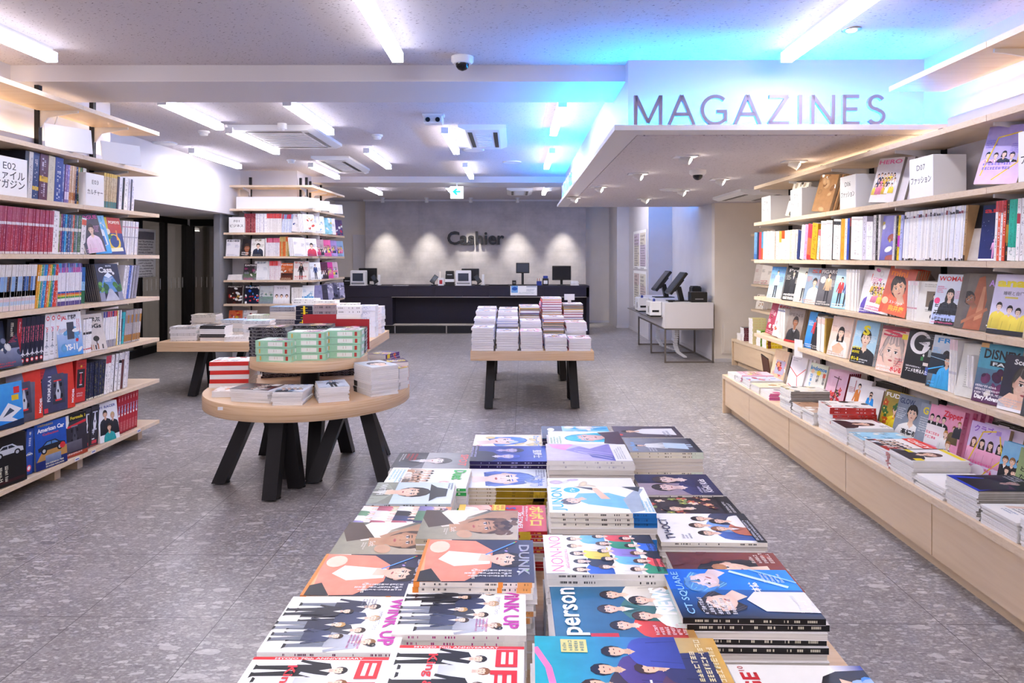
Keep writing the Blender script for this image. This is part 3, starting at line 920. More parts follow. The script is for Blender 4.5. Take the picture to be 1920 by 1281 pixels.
    def racer(s, x, y, k, body, trim='#e9e9ec'):
        """open wheel racing car seen from above, nose up"""
        P = lambda q: [(x + k * a, y + k * b) for a, b in q]
        for a, b in ((-.2, .3), (.2, .3), (-.22, -.3), (.22, -.3)):
            s.rect(x + k * (a - .06), y + k * (b - .1), x + k * (a + .06), y + k * (b + .1), '#17171a')
        s.poly(P([(-.04, .55), (.04, .55), (.1, .1), (.16, -.1), (.1, -.48), (-.1, -.48), (-.16, -.1), (-.1, .1)]), body)
        s.rect(x - k * .24, y + k * .5, x + k * .24, y + k * .57, trim); s.rect(x - k * .2, y - k * .55, x + k * .2, y - k * .46, trim)
        s.ell(x, y - k * .02, k * .05, k * .09, '#202024', 8)
        return s
    def plane(s, x, y, k, c):
        P = lambda q: [(x + k * a, y + k * b) for a, b in q]
        s.poly(P([(0, .55), (.07, .3), (.08, .0), (.45, -.3), (.45, -.4), (.09, -.3), (.07, -.42), (.2, -.58), (0, -.52), (-.2, -.58), (-.07, -.42), (-.09, -.3), (-.45, -.4), (-.45, -.3), (-.08, .0), (-.07, .3)]), c)
        return s
    def put(s, mb, o, ex, ey, n, w):
        o, ex, ey, n = Vector(o), Vector(ex), Vector(ey), Vector(n)
        EPS = art_eps(s)
        for pts, lay, col in s.P:
            q = [tuple(o + ex * (p[0] * w) + ey * (p[1] * w) + n * (lay * EPS)) for p in pts]
            # keep the winding facing along n
            if len(q) >= 3:
                a = sum(pts[i][0] * pts[(i + 1) % len(pts)][1] - pts[(i + 1) % len(pts)][0] * pts[i][1] for i in range(len(pts)))
                f = (ex.cross(ey)).dot(n)
                if a * f < 0:
                    q.reverse()
                    if isinstance(col, list):
                        col = col[::-1]
                mb.face(q, 'print', col)

# ------------------------------------------------------------------ magazines, books and boxes
# local frame: x to the right and z up on the front cover, y into the thickness; the front cover faces -y
def leafset(w, h, t, art=None, spine='R', scol='#e9e6e2', spine_art=None, back='#dcd8d6', pages='pages_white', split=True, cover_t=.0007, inset=.001):
    """meshes of one bound item: (cover, pages) or (whole,)"""
    c = MB(); p = c if not split else MB()
    ct = min(cover_t, t * .2)
    bg = art.bg if art else hx(back)
    c.box((0, 0, 0), (w, ct, h), 'print', bg)
    c.box((0, t - ct, 0), (w, t, h), 'print', hx(back))
    sx = (w - ct, w) if spine == 'R' else (0, ct)
    c.box((sx[0], ct, 0), (sx[1], t - ct, h), 'print', hx(scol))
    lo, hi = (inset, w - ct) if spine == 'R' else (ct, w - inset)
    p.box((lo, ct, inset), (hi, t - ct, h - inset), pages)
    if art:
        art.put(c, (0, 0, 0), (1, 0, 0), (0, 0, 1), (0, -1, 0), w)
    if spine_art:
        for v0, v1, d0, d1, col in spine_art:
            x = w + 3e-4 if spine == 'R' else -3e-4
            q = [(x, t * d0, h * v0), (x, t * d1, h * v0), (x, t * d1, h * v1), (x, t * d0, h * v1)]
            c.face(q if spine == 'R' else q[::-1], 'print', hx(col))
    if split:
        return (c.mesh('magazine_cover'), p.mesh('magazine_pages'))
    return (c.mesh('book'),)
def spine_copy(seed, base='#222', bands=(), rows=1, v0=.06, v1=.94, fill=.5):
    """text-like marks along a spine, plus colour bands (v0, v1, colour)"""
    r = random.Random(seed); out = [(a, b, 0.0, 1.0, c) for a, b, c in bands]
    for q in range(rows):
        v = v0 + r.uniform(0, .06)
        d0 = .26 + .5 * q / rows; d1 = d0 + .36 / rows
        while v < v1:
            l = r.uniform(.004, .011)
            if r.random() < fill:
                out.append((v, v + l, d0, d1, base))
            v += l + .0035
            if r.random() < .12:
                v += r.uniform(.04, .14)
    return out
STUFF = {}
COUNT = {}
def put(kind, meshes, M, label, cat, group=None, solo=True):
    """place one item as a thing of its own; beyond the individual ones it joins the mass of its kind"""
    if not solo:
        STUFF.setdefault(kind, []).append((meshes, M))
        return None
    COUNT[kind] = COUNT.get(kind, 0) + 1
    o = link(kind, meshes[0], None, M)
    tag(o, label, cat, group)
    for me in meshes[1:]:
        c = bpy.data.objects.new('pages', me); COL.objects.link(c); c.parent = o
    return o
FLAT = Rx(math.radians(-90))
def pile(kind, cat, desc, art, cx, cy, ang, w, h, z0, z1, n, solo=99, flips=None, seed=0, jit=.004, spin=.6, toplabel=None, spine='R', scol='#e9e6e2', spine_art=None, pages='pages_white', back='#dcd8d6', split=True, group=None, slot='stack'):
    """a stack lying flat; only the top SOLO copies are separate things"""
    r = random.Random(seed + int(cx * 100) * 7 + int(cy * 100))
    pitch = (z1 - z0) / n
    L = art_th(art) if art else 3e-4
    t = max(pitch - 3e-4, .0015)
    top = leafset(w, h, max(pitch - L, .0015), art, spine, scol, spine_art, back, pages, split)
    low = leafset(w, h, t, None, spine, scol, spine_art, art and '#dcd8d6' or back, pages, split) if n > 1 else None
    plain = leafset(w, h, t, None, spine, scol, None, back, pages, False)
    fl = []
    f = 0
    for g in (flips or [n]):
        fl += [f] * g; f ^= 1
    g = group or 'copies in the stack of ' + desc
    for i in range(n):
        zt = z1 - i * pitch - (1e-4 if i else L - 3e-4)
        flip = fl[i] if i < len(fl) else (fl[-1] if fl else 0)
        a = ang + (PI if flip else 0) + math.radians(r.gauss(0, spin))
        M = T(cx + r.gauss(0, jit), cy + r.gauss(0, jit), zt) @ Rz(a) @ FLAT @ T(-w / 2, 0, -h / 2)
        if i == 0:
            put(kind, top, M, toplabel or ('%s on top of its %s' % (desc, slot) if len(desc.split()) < 12 else desc), cat, g)
        elif i < solo:
            put(kind, low, M, '%s copy under the %s' % (first(i - 1), desc), cat, g)
        else:
            put(kind, plain, M, '', cat, None, False)
def flush_stuff():
    for kind, items in STUFF.items():
        mb = MB()
        for meshes, M in items:
            for me in meshes:
                vs = [tuple(M @ v.co) for v in me.vertices]
                ca = me.color_attributes.get('Col')
                for p in me.polygons:
                    m = me.materials[p.material_index].name
                    col = tuple(ca.data[p.loop_indices[0]].color)[:3] if ca else None
                    mb.face([vs[i] for i in p.vertices], m, col)
        o = obj(kind + '_mass', mb)
        o['kind'] = 'stuff'; o['label'] = 'the remaining %ss low in the stacks and rows' % kind.replace('_', ' '); o['category'] = kind.replace('_', ' ')

# ------------------------------------------------------------------ shelf frames
class Fix:
    """a run of shelves: origin at one front corner on the floor, u along the run, n towards the wall"""
    def __init__(s, org, u, n, facing):
        s.o = Vector((*org, 0)); s.u = Vector((*u, 0)).normalized(); s.n = Vector((*n, 0)).normalized(); s.facing = facing
    def p(s, a, d, z):
        q = s.o + s.u * a + s.n * d
        return Vector((q.x, q.y, z))
    def along(s, px, d=0.0):
        """distance along the run of the point that the photograph shows at column px"""
        k = (px - 960) / FPX
        q = s.o + s.n * d
        return (k * q.y - q.x) / (s.u.x - k * s.u.y)
def face_out(fx, px, z, art, w, h, n, t, desc, lean=13, yaw=10, roll=0.0, d=.035, fan=0.0, kind='magazine', cat='magazine', spine='R', scol='#e9e6e2', spine_art=None, pages='pages_white', solo=99, where='', split=True, gap=.0015, back='#dcd8d6'):
    """a cover shown to the aisle with copies behind it; px is the column of its lower left corner"""
    s = fx.along(px, d)
    o = fx.p(s, d, z + .001 + (w * math.sin(math.radians(roll)) if roll > 0 else 0))
    th = {'R': math.radians(-90 + yaw), 'L': math.radians(90 - yaw), 'F': math.radians(yaw)}[fx.facing] + math.atan2(*([0, 1]))
    if fx.facing == 'R':
        th += -math.atan2(-fx.u.x, -fx.u.y) * 1.0
    top = leafset(w, h, t, art, spine, scol, spine_art, back, pages, split)
    low = leafset(w, h, t, None, spine, scol, spine_art, art.bg if art else back, pages, split) if n > 1 else None
    L = 0.0
    B = T(*o) @ Rz(th) @ Rx(math.radians(-lean)) @ Ry(math.radians(roll))
    g = 'copies of the ' + desc
    for i in range(n):
        yy = i * (t + gap) + (L if i else 0)
        M = B @ T(fan * i + yy * math.tan(math.radians(yaw)) * {'R': 1, 'L': -1, 'F': 0}[fx.facing], yy, (yy + t) * math.tan(math.radians(lean)))
        if i == 0:
            put(kind, top, M, desc + where, cat, g)
        else:
            put(kind, low, M, '%s copy behind the %s' % (first(i - 1), desc.split(',')[0].replace(' on the side of the corner bookshelf', '').replace(' on the corner bookshelf', ' nearest the glass doors' if False else '') + ('' if kind == 'magazine' else ', corner bookshelf')), cat, g, i < solo)
def spines(fx, px0, px1, z, items, desc, cat='book', kind='book', d=.05, lean=0.0, w=.2, solo=99, h0=.26, where='in the row of', hj=.0):
    """books standing spine out between two columns of the photograph; items are (relative thickness, colour, bands, text colour, height)"""
    s0, s1 = fx.along(px0, d), fx.along(px1, d)
    sgn = 1 if s1 > s0 else -1
    tot = sum(i[0] for i in items)
    k = abs(s1 - s0) / tot
    s = s0
    for j, it in enumerate(items):
        t = it[0] * k
        col = it[1]; bands = it[2] if len(it) > 2 and it[2] else (); tc = it[3] if len(it) > 3 else '#33302f'; h = it[4] if len(it) > 4 and it[4] else h0
        h *= 1 + rnd.uniform(-hj, hj)
        sa = spine_copy(j * 13 + int(px0) + int(z * 100), tc, bands, rows=1 if t < .02 else 2) if tc else [(a, b, 0, 1, c) for a, b, c in bands]
        me = leafset(w, h, t * .93, None, 'L' if fx.facing in 'RF' else 'R', col, sa, col, 'pages_white', False)
        dd = d + rnd.uniform(0, .006)
        lf = t * abs(math.sin(math.radians(lean))) + .001
        if fx.facing == 'R':            # front covers look towards the camera
            M = T(*fx.p(s + t, dd, z + (.001 if lean >= 0 else lf))) @ Rx(math.radians(lean))
        elif fx.facing == 'L':
            M = T(*fx.p(s, dd, z + (.001 if lean >= 0 else lf))) @ Rx(math.radians(lean)) @ T(-w, 0, 0)
        else:
            M = T(*fx.p(s, dd, z + (lf if lean >= 0 else .001))) @ Ry(math.radians(lean)) @ Rz(math.radians(90)) @ T(0, -t, 0)
        if cat == 'magazine' and kind == 'book':
            kind = 'back_issue'
        put(kind, me, M, '%s from the left of the %s' % (first(j), desc), cat, 'row of ' + desc, j < solo)
        s += sgn * t
# ------------------------------------------------------------------ wall shelving
def bracket(mb, x, yb, yf, z):
    """arm under a board: x across, yb at the wall, yf near the front"""
    mb.prism([(yb, z), (yf, z), (yf, z - .018), (yf - .05 * (1 if yf > yb else -1), z - .022), (yb + .06 * (1 if yf > yb else -1), z - .05), (yb + .015 * (1 if yf > yb else -1), z - .11), (yb, z - .12)], (x - .006, x + .006), 'x', 'white_metal')
def shelf_bay(label, fx, s0, s1, tops, depth, ups, zup=2.74, group=None, panel=(0.1, 2.3), bottom=None, thick=.03, cap0=False, cap1=False, cove=True, wood_m='maple_along', zlo=0.0, skipdepth=None):
    """one bay between s0 and s1: boards, uprights with brackets, pale back panel, warm strip behind its top"""
    t = thing('bookshelf', label, 'bookshelf', (0, 0, 0), 0, group)
    ang = math.atan2(fx.u.y, fx.u.x)
    # local frame: x along the run, y towards the wall
    Y = fx.n
    M = Matrix(((fx.u.x, Y.x, 0, fx.o.x), (fx.u.y, Y.y, 0, fx.o.y), (0, 0, 1, 0), (0, 0, 0, 1)))
    for z in tops:
        d = (skipdepth or {}).get(round(z, 2), depth)
        b = MB(); b.box((s0 + .0015, 0, z - thick), (s1 - .0015, d, z), wood_m)
        obj('shelf', b, t, M)
    for x in ups:
        u = MB(); u.box((x - .018, depth - .012, zlo), (x + .018, depth + .02, zup), 'black_steel')
        for k in range(int((zup - zlo - .05) / .09)):
            u.box((x - .004, depth - .0128, zlo + .04 + k * .09), (x + .004, depth - .012, zlo + .07 + k * .09), 'rubber')
        obj('upright', u, t, M)
        for z in tops:
            if z > .3:
                k = MB(); bracket(k, x, depth - .01, .05, z - thick)
                obj('bracket', k, t, M)
    if panel:
        p = MB(); p.box((s0, depth + .022, panel[0]), (s1, depth + .036, panel[1]), 'white_paint')
        obj('back_panel', p, t, M)
        if cove:
            c = MB(); c.box((s0 + .03, depth + .04, panel[1] - .05), (s1 - .03, depth + .055, panel[1] - .03), 'led_warm')
            obj('light_strip', c, t, M)
    if bottom:
        for x in (s0 + .12, s1 - .12):
            obj('foot', MB().box((x - .03, .1, 0), (x + .03, depth, bottom), 'maple_panel'), t, M)
    return t
LZ = [.136, .486, .837, 1.188, 1.54, 1.89, 2.24, 2.587]
LF = Fix((-3.008, 5.78), (-.007, -1), (-1, .007), 'L')
for a, b, ups, lab in ((0, 1.017, (.38, .995), 'light wood wall shelves on the left wall, end bay beside the glass doors'),
                       (1.017, 2.06, (2.04,), 'light wood wall shelves on the left wall, second bay from the glass doors'),
                       (2.06, 3.1, (3.08,), 'light wood wall shelves on the left wall, bay nearest the camera')):
    shelf_bay(lab, LF, a, b, LZ, .33, ups, 2.76, 'wall shelf bays along the left wall', (.1, 2.36), .106)
RZ = [.80, 1.15, 1.50, 1.852, 2.198]
RF = Fix((2.314, 6.478), (-.0165, -1), (1, -.0165), 'R')
rb = [0, .75, 1.54, 2.39, 3.25, 4.11, 5.0]
for i in range(6):
    tops = RZ + ([2.548] if i >= 3 else [])
    shelf_bay('light wood wall shelves of magazines on the right wall, %s bay from the recess' % first(i), RF, rb[i], rb[i + 1], tops, .33, ((.02, rb[1] - .02) if i == 0 else (rb[i + 1] - .02,)), 2.76 if i >= 3 else 2.30, 'wall shelf bays along the right wall', (.38, 2.20 if i < 3 else 2.36), None, zlo=.38)
    if i == 2:
        pass
# the shelf that starts in front of the canopy fascia
# bench cabinets under the right shelves
def low_cabinet(label, fx, s0, s1, depth, ztop, group, endpanel=False, seam=None):
    t = thing('bench_cabinet', label, 'cabinet', (0, 0, 0), 0, group)
    Y = fx.n
    M = Matrix(((fx.u.x, Y.x, 0, fx.o.x), (fx.u.y, Y.y, 0, fx.o.y), (0, 0, 1, 0), (0, 0, 0, 1)))
    obj('top', MB().box((s0, 0, ztop - .035), (s1, depth, ztop), 'maple_along'), t, M)
    obj('carcass', MB().box((s0 + .002, .03, .07), (s1 - .002, depth, ztop - .036), 'maple_panel'), t, M)
    x0 = s0 + (.06 if endpanel else .004)
    f = MB()
    if seam:
        f.box((x0, .012, .085), (seam - .001, .03, ztop - .04), 'maple_panel'); f.box((seam + .001, .012, .085), (s1 - .004, .03, ztop - .04), 'maple_panel')
    else:
        f.box((x0, .012, .085), (s1 - .004, .03, ztop - .04), 'maple_panel')
    obj('front_panel', f, t, M)
    obj('plinth', MB().box((s0 + (.05 if endpanel else 0), .075, 0), (s1, .1, .07), 'maple_panel').box((s0 + .004, .05, .06), (s1 - .004, .076, .085), 'rubber'), t, M)
    if endpanel:
        obj('end_panel', MB().box((s0, .002, .0), (s0 + .028, depth, ztop - .036), 'maple_panel'), t, M)
    return t
BF = Fix((2.062, 6.646), (-.0165, -1), (1, -.0165), 'R')
bb = [0, .76, 1.64, 2.52, 3.39, 4.26, 5.2]
for i in range(6):
    low_cabinet('low light wood bench cabinet along the right wall, %s from the recess' % first(i), BF, bb[i], bb[i + 1], .585, .374, 'bench cabinets along the right wall', i == 0, None if i != 1 else 1.63)
# recessed run behind the end of the right shelves
QF = Fix((3.11, 9.6), (.05, -1), (1, .05), 'R')
low_cabinet('low light wood bench cabinet in the recess by the cream wall', QF, 0, 1.30, .62, .374, None, True)
low_cabinet('second low bench cabinet in the recess, behind the brown board', QF, 1.30, 2.4, .54, .374, None)
QS = Fix((3.37, 9.55), (.0, -1), (1, 0), 'R')
shelf_bay('light wood wall shelves in the recess behind the magazine shelves', QS, 0, 1.4, [.80, 1.15, 1.50, 1.852], .34, (.05, 1.2), 2.3, None, (.38, 2.2), zlo=.38)
t = thing('brown_board', 'dark brown board leaning against the recess bench cabinet', 'board', (0, 0, 0))
obj('board', MB().box((0, 0, 0), (.42, .012, .33), 'brown_board'), t, T(3.06, 7.95, .0) @ Rz(math.radians(80)) @ Rx(math.radians(-8)))
obj('edge', MB().box((0, -.001, .33), (.42, .013, .334), 'rubber'), t, T(3.06, 7.95, .0) @ Rz(math.radians(80)) @ Rx(math.radians(-8)))

# corner bookshelf: a front run and a side run
FF = Fix((-4.24, 9.95), (1, 0), (0, 1), 'F')
FZ = [.49, .84, 1.19, 1.54, 1.89, 2.24, 2.587]
shelf_bay('corner bookshelf front run facing the tables, beside the glass doors', FF, 0, 1.31, FZ, .33, (.27, 1.12), 2.74, 'corner bookshelf runs', (.1, 2.36), None)
FS = Fix((-2.93, 9.95), (.03, 1), (-1, .03), 'L')
shelf_bay('corner bookshelf side run facing the cashier counter', FS, .335, 1.7, FZ, .31, (.40, .85, 1.4), 2.74, 'corner bookshelf runs', (.1, 2.36), None)

# ------------------------------------------------------------------ tables
def v_leg(t, cx, cy, ax, ay, ztop, spread, lean=(0, 0), w=.042):
    """an inverted V of two square bars spreading along (ax, ay)"""
    for s in (-1, 1):
        l = MB()
        l.beam((cx + s * ax * spread / 2 + lean[0], cy + s * ay * spread / 2 + lean[1], .012), (cx + s * ax * .07, cy + s * ay * .07, ztop), w if abs(ax) < .5 else w * .95, w if abs(ay) < .5 else w * .95, 'black_steel')
        o = obj('leg', l, t)
        f = MB(); f.lathe([(.028, 0), (.028, .006), (.01, .008), (.01, .02)], (cx + s * ax * (spread / 2 - .03) + lean[0], cy + s * ay * (spread / 2 - .03) + lean[1], 0), 'rubber', 12)
        obj('foot', f, o)
def rect_table(label, x0, y0, x1, y1, z, th, legs, rz=0.0):
    t = thing('display_table', label, 'table', (0, 0, 0))
    b = MB(); b.bevbox((x0, y0, z - th), (x1, y1, z), 'ash_band', .003)
    obj('tabletop', b, t)
    a = MB(); a.box((x0 + .2, y0 + .2, z - th - .03), (x1 - .2, y1 - .2, z - th), 'black_steel')
    obj('apron', a, t)
    for l in legs:
        v_leg(t, *l)
    return t
ZT = .606
rect_table('rectangular light wood display table of newsprint piles before the cashier counter', -.405, 6.60, .80, 8.98, ZT, .092,
           [(-.215, 7.05, 0, 1, ZT - .1, .47, (-.02, 0)), (.615, 7.05, 0, 1, ZT - .1, .47, (.02, 0)), (-.215, 8.6, 0, 1, ZT - .1, .47, (-.02, 0)), (.615, 8.6, 0, 1, ZT - .1, .47, (.02, 0))])
tf = thing('display_table', 'long light wood display table nearest the camera, covered with magazine stacks', 'table')
Mf = T(.13, 2.0, 0) @ Rz(-.0165)
obj('tabletop', MB().bevbox((-.62, -1.22, ZT - .09), (.63, 1.13, ZT), 'ash_top', .003), tf, Mf)
for sx in (-.42, .43):
    for sy in (-.85, .75):
        for s in (-1, 1):
            l = MB(); l.beam((sx, sy + s * .24, 0), (sx, sy + s * .07, ZT - .09), .042, .042, 'black_steel')
            obj('leg', l, tf, Mf)
rect_table('light wood display table in front of the corner bookshelf, piled with books', -3.84, 7.32, -1.55, 8.55, ZT, .105,
           [(-3.45, 7.66, 0, 1, ZT - .1, .5, (-.04, 0)), (-1.95, 7.66, 0, 1, ZT - .1, .5, (.04, 0)), (-3.2, 8.3, 1, 0, ZT - .1, .4, (0, 0)), (-1.95, 8.3, 0, 1, ZT - .1, .4, (.04, 0))])
# two tier round table
RX, RY = -1.437, 4.82
t = thing('round_table', 'two tier round light wood table on black angled legs', 'table', (RX, RY, 0))
obj('tabletop', MB().lathe([(.697, ZT - .095), (.70, ZT - .092), (.70, ZT - .003), (.697, ZT)], (0, 0, 0), 'ash_band', 96, True), t)
obj('upper_tier', MB().lathe([(.40, .762), (.402, .764), (.402, .824), (.40, .827)], (0, 0, 0), 'ash_band', 80, True), t)
obj('column', MB().lathe([(.065, ZT), (.065, .76)], (0, 0, 0), 'black_steel', 28), t)
obj('label_plate', MB().box((-.398, -.592, ZT - .04), (-.352, -.589, ZT - .02), 'white_plastic'), t, T(RX, RY, 0) @ Rz(.02) @ T(-.012, .003, 0))
obj('apron', MB().lathe([(.5, ZT - .11), (.5, ZT - .095)], (0, 0, 0), 'black_steel', 40), t)
for pts in (((.0, -.575), (.06, -.36), (.0, -.5), (.04, -.42)), ):
    pass
LEGS = [((-.07, -.58), (-.05, -.49)), ((.02, -.36), (-.02, -.43)),      # front V
        ((-.52, -.27), (-.33, -.18)), ((-.10, -.17), (-.25, -.15)),     # left V
        ((.10, -.25), (.27, -.13)), ((.58, -.24), (.42, -.14)),         # right V
        ((.08, -.19), (.06, .0)), ((.16, .45), (.10, .25)),             # inner
        ((-.45, .38), (-.3, .25)), ((.45, .38), (.3, .25))]
for a, b in LEGS:
    l = MB(); l.beam((a[0], a[1], .012), (b[0], b[1], ZT - .095), .045, .045, 'black_steel')
    o = obj('leg', l, t)
    l = MB(); l.lathe([(.03, 0), (.03, .006), (.01, .008), (.01, .03)], (a[0] + .02, a[1] + .03, 0), 'rubber', 12)
    obj('foot', l, o)

# ------------------------------------------------------------------ cashier counter
CYF = 13.37
c = thing('cashier_counter', 'long dark cashier counter in front of the concrete wall', 'counter')
obj('worktop', MB().box((-6.0, CYF, .935), (1.527, CYF + .75, .968), 'charcoal'), c)
fp = MB()
xs = [-6.0, -4.4, -3.36, -2.05, -1.52, -.98, -.45, .08, .62, 1.527]
for a, b in zip(xs[:-1], xs[1:]):
    fp.box((a + .002, CYF + .005, .745), (b - .002, CYF + .03, .934), 'charcoal')
obj('fascia', fp, c)
obj('body', MB().box((-6.0, CYF + .03, .19), (-2.36, CYF + .7, .934), 'charcoal').box((-2.36, CYF + .33, .19), (1.52, CYF + .7, .934), 'charcoal').box((1.47, CYF + .005, .0), (1.527, CYF + .7, .934), 'charcoal'), c)
lp = MB()
for a, b in ((-6.0, -4.4), (-4.4, -3.3), (-3.3, -2.362)):
    lp.box((a + .002, CYF + .005, .19), (b - .002, CYF + .03, .742), 'charcoal')
obj('side_panel', lp, c)
obj('bag_ledge', MB().box((-2.37, CYF - .04, .738), (1.47, CYF + .34, .752), 'steel'), c)
kick = MB()
kick.box((-6.0, CYF + .06, .172), (1.47, CYF + .09, .19), 'steel'); kick.box((-6.0, CYF + .06, .0), (1.47, CYF + .09, .018), 'steel')
for x in (-5.2, -3.75, -2.32, -1.3, -.28, .74):
    kick.box((x - .012, CYF + .055, .0), (x + .012, CYF + .085, .19), 'steel')
obj('toe_rail', kick, c)
obj('toe_glass', MB().box((-6.0, CYF + .10, .018), (1.47, CYF + .11, .172), 'screen_dark'), c)
ZC = .968
def cx(px): return (px - 960) / FPX * (CYF + .15)
def pos_front(label, px):
    t = thing('cash_register', label, 'cash register', (cx(px), CYF + .2, ZC), 0, 'self service cash registers on the counter')
    b = MB()
    b.prism([(-.15, .01), (.15, .01), (.15, .27), (.142, .30), (-.142, .30), (-.15, .27)], (-.1, .08), 'y', 'white_plastic')
    obj('body', b, t)
    obj('screen', MB().box((-.105, -.106, .09), (.105, -.1005, .245), 'screen_grey'), t)
    obj('base', MB().box((-.16, -.12, 0), (.16, .1, .012), 'white_plastic').box((-.13, -.104, .025), (.13, -.1005, .06), 'grey_plastic'), t)
    return t
def monitor(label, px, w, h, z, y=.45, facing=-1, arm=True, m='screen_dark', tilt=0):
    t = thing('monitor', label, 'monitor', ((px - 960) / FPX * (CYF + y), CYF + y, ZC), 0)
    b = MB(); b.bevbox((-w / 2, -.02, z), (w / 2, .02, z + h), 'black_plastic', .006); obj('casing', b, t)
    obj('screen', MB().box((-w / 2 + .018, -.0215 if facing < 0 else .0205, z + .022), (w / 2 - .018, -.0205 if facing < 0 else .0215, z + h - .018), m), t)
    s = MB(); s.box((-.025, .02, .012), (.025, .05, z + h * .6), 'black_plastic'); obj('stand', s, t)
    obj('base', MB().lathe([(.1, 0), (.1, .008), (.04, .014)], (0, .01, 0), 'black_plastic', 20), t)
    return t
pos_front('white touch cash register at the left end of the counter', 672)
pos_front('white touch cash register in the middle of the counter', 869)
monitor('black staff monitor seen from behind the left cash register', 690, .37, .27, .07, .55, 1)
monitor('black staff monitor seen from behind the middle cash register', 882, .36, .25, .08, .55, 1)
monitor('small black framed monitor raised on a pole above the counter', 980, .27, .21, .24, .35, -1, True, 'screen_grey')
monitor('large black monitor at the right end of the counter', 1053, .38, .29, .10, .35, -1)
def printer(label, px, m='black_plastic', base=None):
    t = thing('receipt_printer', label, 'printer', (cx(px), CYF + .25, ZC), 0)
    z = 0
    if base:
        obj('drawer_box', MB().box((-.09, -.1, 0), (.09, .1, .07), 'black_plastic').box((-.092, -.102, .07), (.092, .1, .125), base), t); z = .125
    b = MB(); b.bevbox((-.085, -.1, z), (.085, .1, z + .1), m, .008); obj('body', b, t)
    l = MB(); l.prism([(-.1, z + .1), (.1, z + .1), (.085, z + .15), (-.06, z + .165), (-.1, z + .14)], (-.08, .08), 'x', m); obj('lid', l, t)
    obj('paper_slot', MB().box((-.05, -.102, z + .085), (.05, -.1002, z + .095), 'white_plastic'), t)
    return t
printer('black receipt printer left of the left cash register', 651)
printer('black receipt printer on a pale box by the middle cash register', 843, 'black_plastic', 'white_plastic')
def phone(label, px, s=1):
    t = thing('card_terminal', label, 'card terminal', (cx(px), CYF + .12, ZC), 0)
    obj('base', MB().bevbox((-.05, -.06, 0), (.05, .06, .02), 'black_plastic'), t)
    o = MB(); o.bevbox((-.045, -.012, -.09), (.045, .012, .09), 'black_plastic', .006)
    p = obj('handset', o, t, T(cx(px), CYF + .12, ZC + .125) @ Ry(math.radians(35 * s)) @ Rx(math.radians(-20)))
    k = MB(); k.box((-.034, -.0135, -.02), (.034, -.0125, .075), 'screen_grey')
    obj('display', k, p, WORLD[p.name])
    obj('neck', MB().tube([(0, 0, .02), (0, .01, .1)], .014, 'black_plastic', 8), t)
    return t
phone('tilted black card terminal right of the left cash register', 703, -1)
phone('black tablet on a stand in the middle of the counter', 814, 1)
phone('black card terminal right of the middle cash register', 896, -1)
t = thing('barcode_scanner', 'white upright scanner beside the left cash register', 'scanner', (cx(708), CYF + .3, ZC))
obj('base', MB().bevbox((-.04, -.05, 0), (.04, .05, .02), 'white_plastic'), t); obj('column', MB().bevbox((-.022, -.02, .02), (.022, .02, .21), 'white_plastic'), t)
t = thing('barcode_scanner', 'white upright scanner beside the middle cash register', 'scanner', (cx(905), CYF + .3, ZC))
obj('base', MB().bevbox((-.04, -.05, 0), (.04, .05, .02), 'white_plastic'), t); obj('column', MB().bevbox((-.022, -.02, .02), (.022, .02, .22), 'white_plastic'), t)
t = thing('leaflet_box', 'white leaflet holder with a tall card, left of the pale printer', 'holder', (cx(827), CYF + .15, ZC))
obj('box', MB().box((-.055, -.05, 0), (.055, .05, .15), 'white_plastic').box((-.03, -.0515, .03), (.03, -.0505, .11), 'red_card'), t); obj('card', MB().box((-.035, .0, .15), (-.005, .004, .28), 'cream_paint'), t)
t = thing('coin_box', 'small black box left of the raised monitor', 'box', (cx(964), CYF + .2, ZC))
obj('body', MB().bevbox((-.04, -.05, 0), (.04, .05, .1), 'black_plastic'), t); obj('label_plate', MB().box((-.025, -.0515, .045), (.025, -.0505, .06), 'grey_plastic'), t)
t = thing('pen_cup', 'blue pen cup near the large monitor', 'cup', (cx(1011), CYF + .2, ZC))
obj('cup', MB().box((-.05, -.04, 0), (.05, .04, .085), 'blue_plastic'), t)
pn = MB()
for i in range(4):
    pn.tube([(-.03 + i * .018, 0, .03), (-.035 + i * .022, .01, .14)], .004, 'white_plastic' if i % 2 else 'red_card', 6)
obj('pens', pn, t)
t = thing('card_reader', 'black card reader with blue top near the large monitor', 'card reader', (cx(1023), CYF + .22, ZC))
obj('body', MB().bevbox((-.06, -.06, 0), (.06, .06, .14), 'black_plastic').box((-.04, -.0615, .03), (.04, -.0605, .1), 'white_plastic'), t); obj('top', MB().bevbox((-.045, -.05, .14), (.045, .05, .19), 'blue_plastic'), t)
t = thing('paper_stack', 'stack of white papers at the right end of the counter', 'papers', (cx(1078), CYF + .25, ZC))
for i in range(4):
    obj('sheaf', MB().box((-.08, -.1, i * .022), (.08 - .01 * (i % 2), .1, i * .022 + .02), 'pages_white'), t)
t = thing('counter_mat', 'white sheet lying flat on the counter', 'sheet', (cx(752), CYF + .12, ZC))
obj('sheet', MB().box((-.15, -.08, 0), (.15, .08, .004), 'white_plastic'), t); obj('print', MB().box((-.1, -.05, .004), (.1, .05, .0045), 'grey_plastic'), t)
t = thing('keyboard', 'flat black keyboard lying on the counter before the raised monitor', 'keyboard', (cx(935), CYF + .15, ZC))
obj('case', MB().bevbox((-.2, -.06, 0), (.2, .06, .018), 'black_plastic'), t); obj('keys', MB().box((-.18, -.045, .018), (.18, .045, .022), 'grey_plastic'), t)
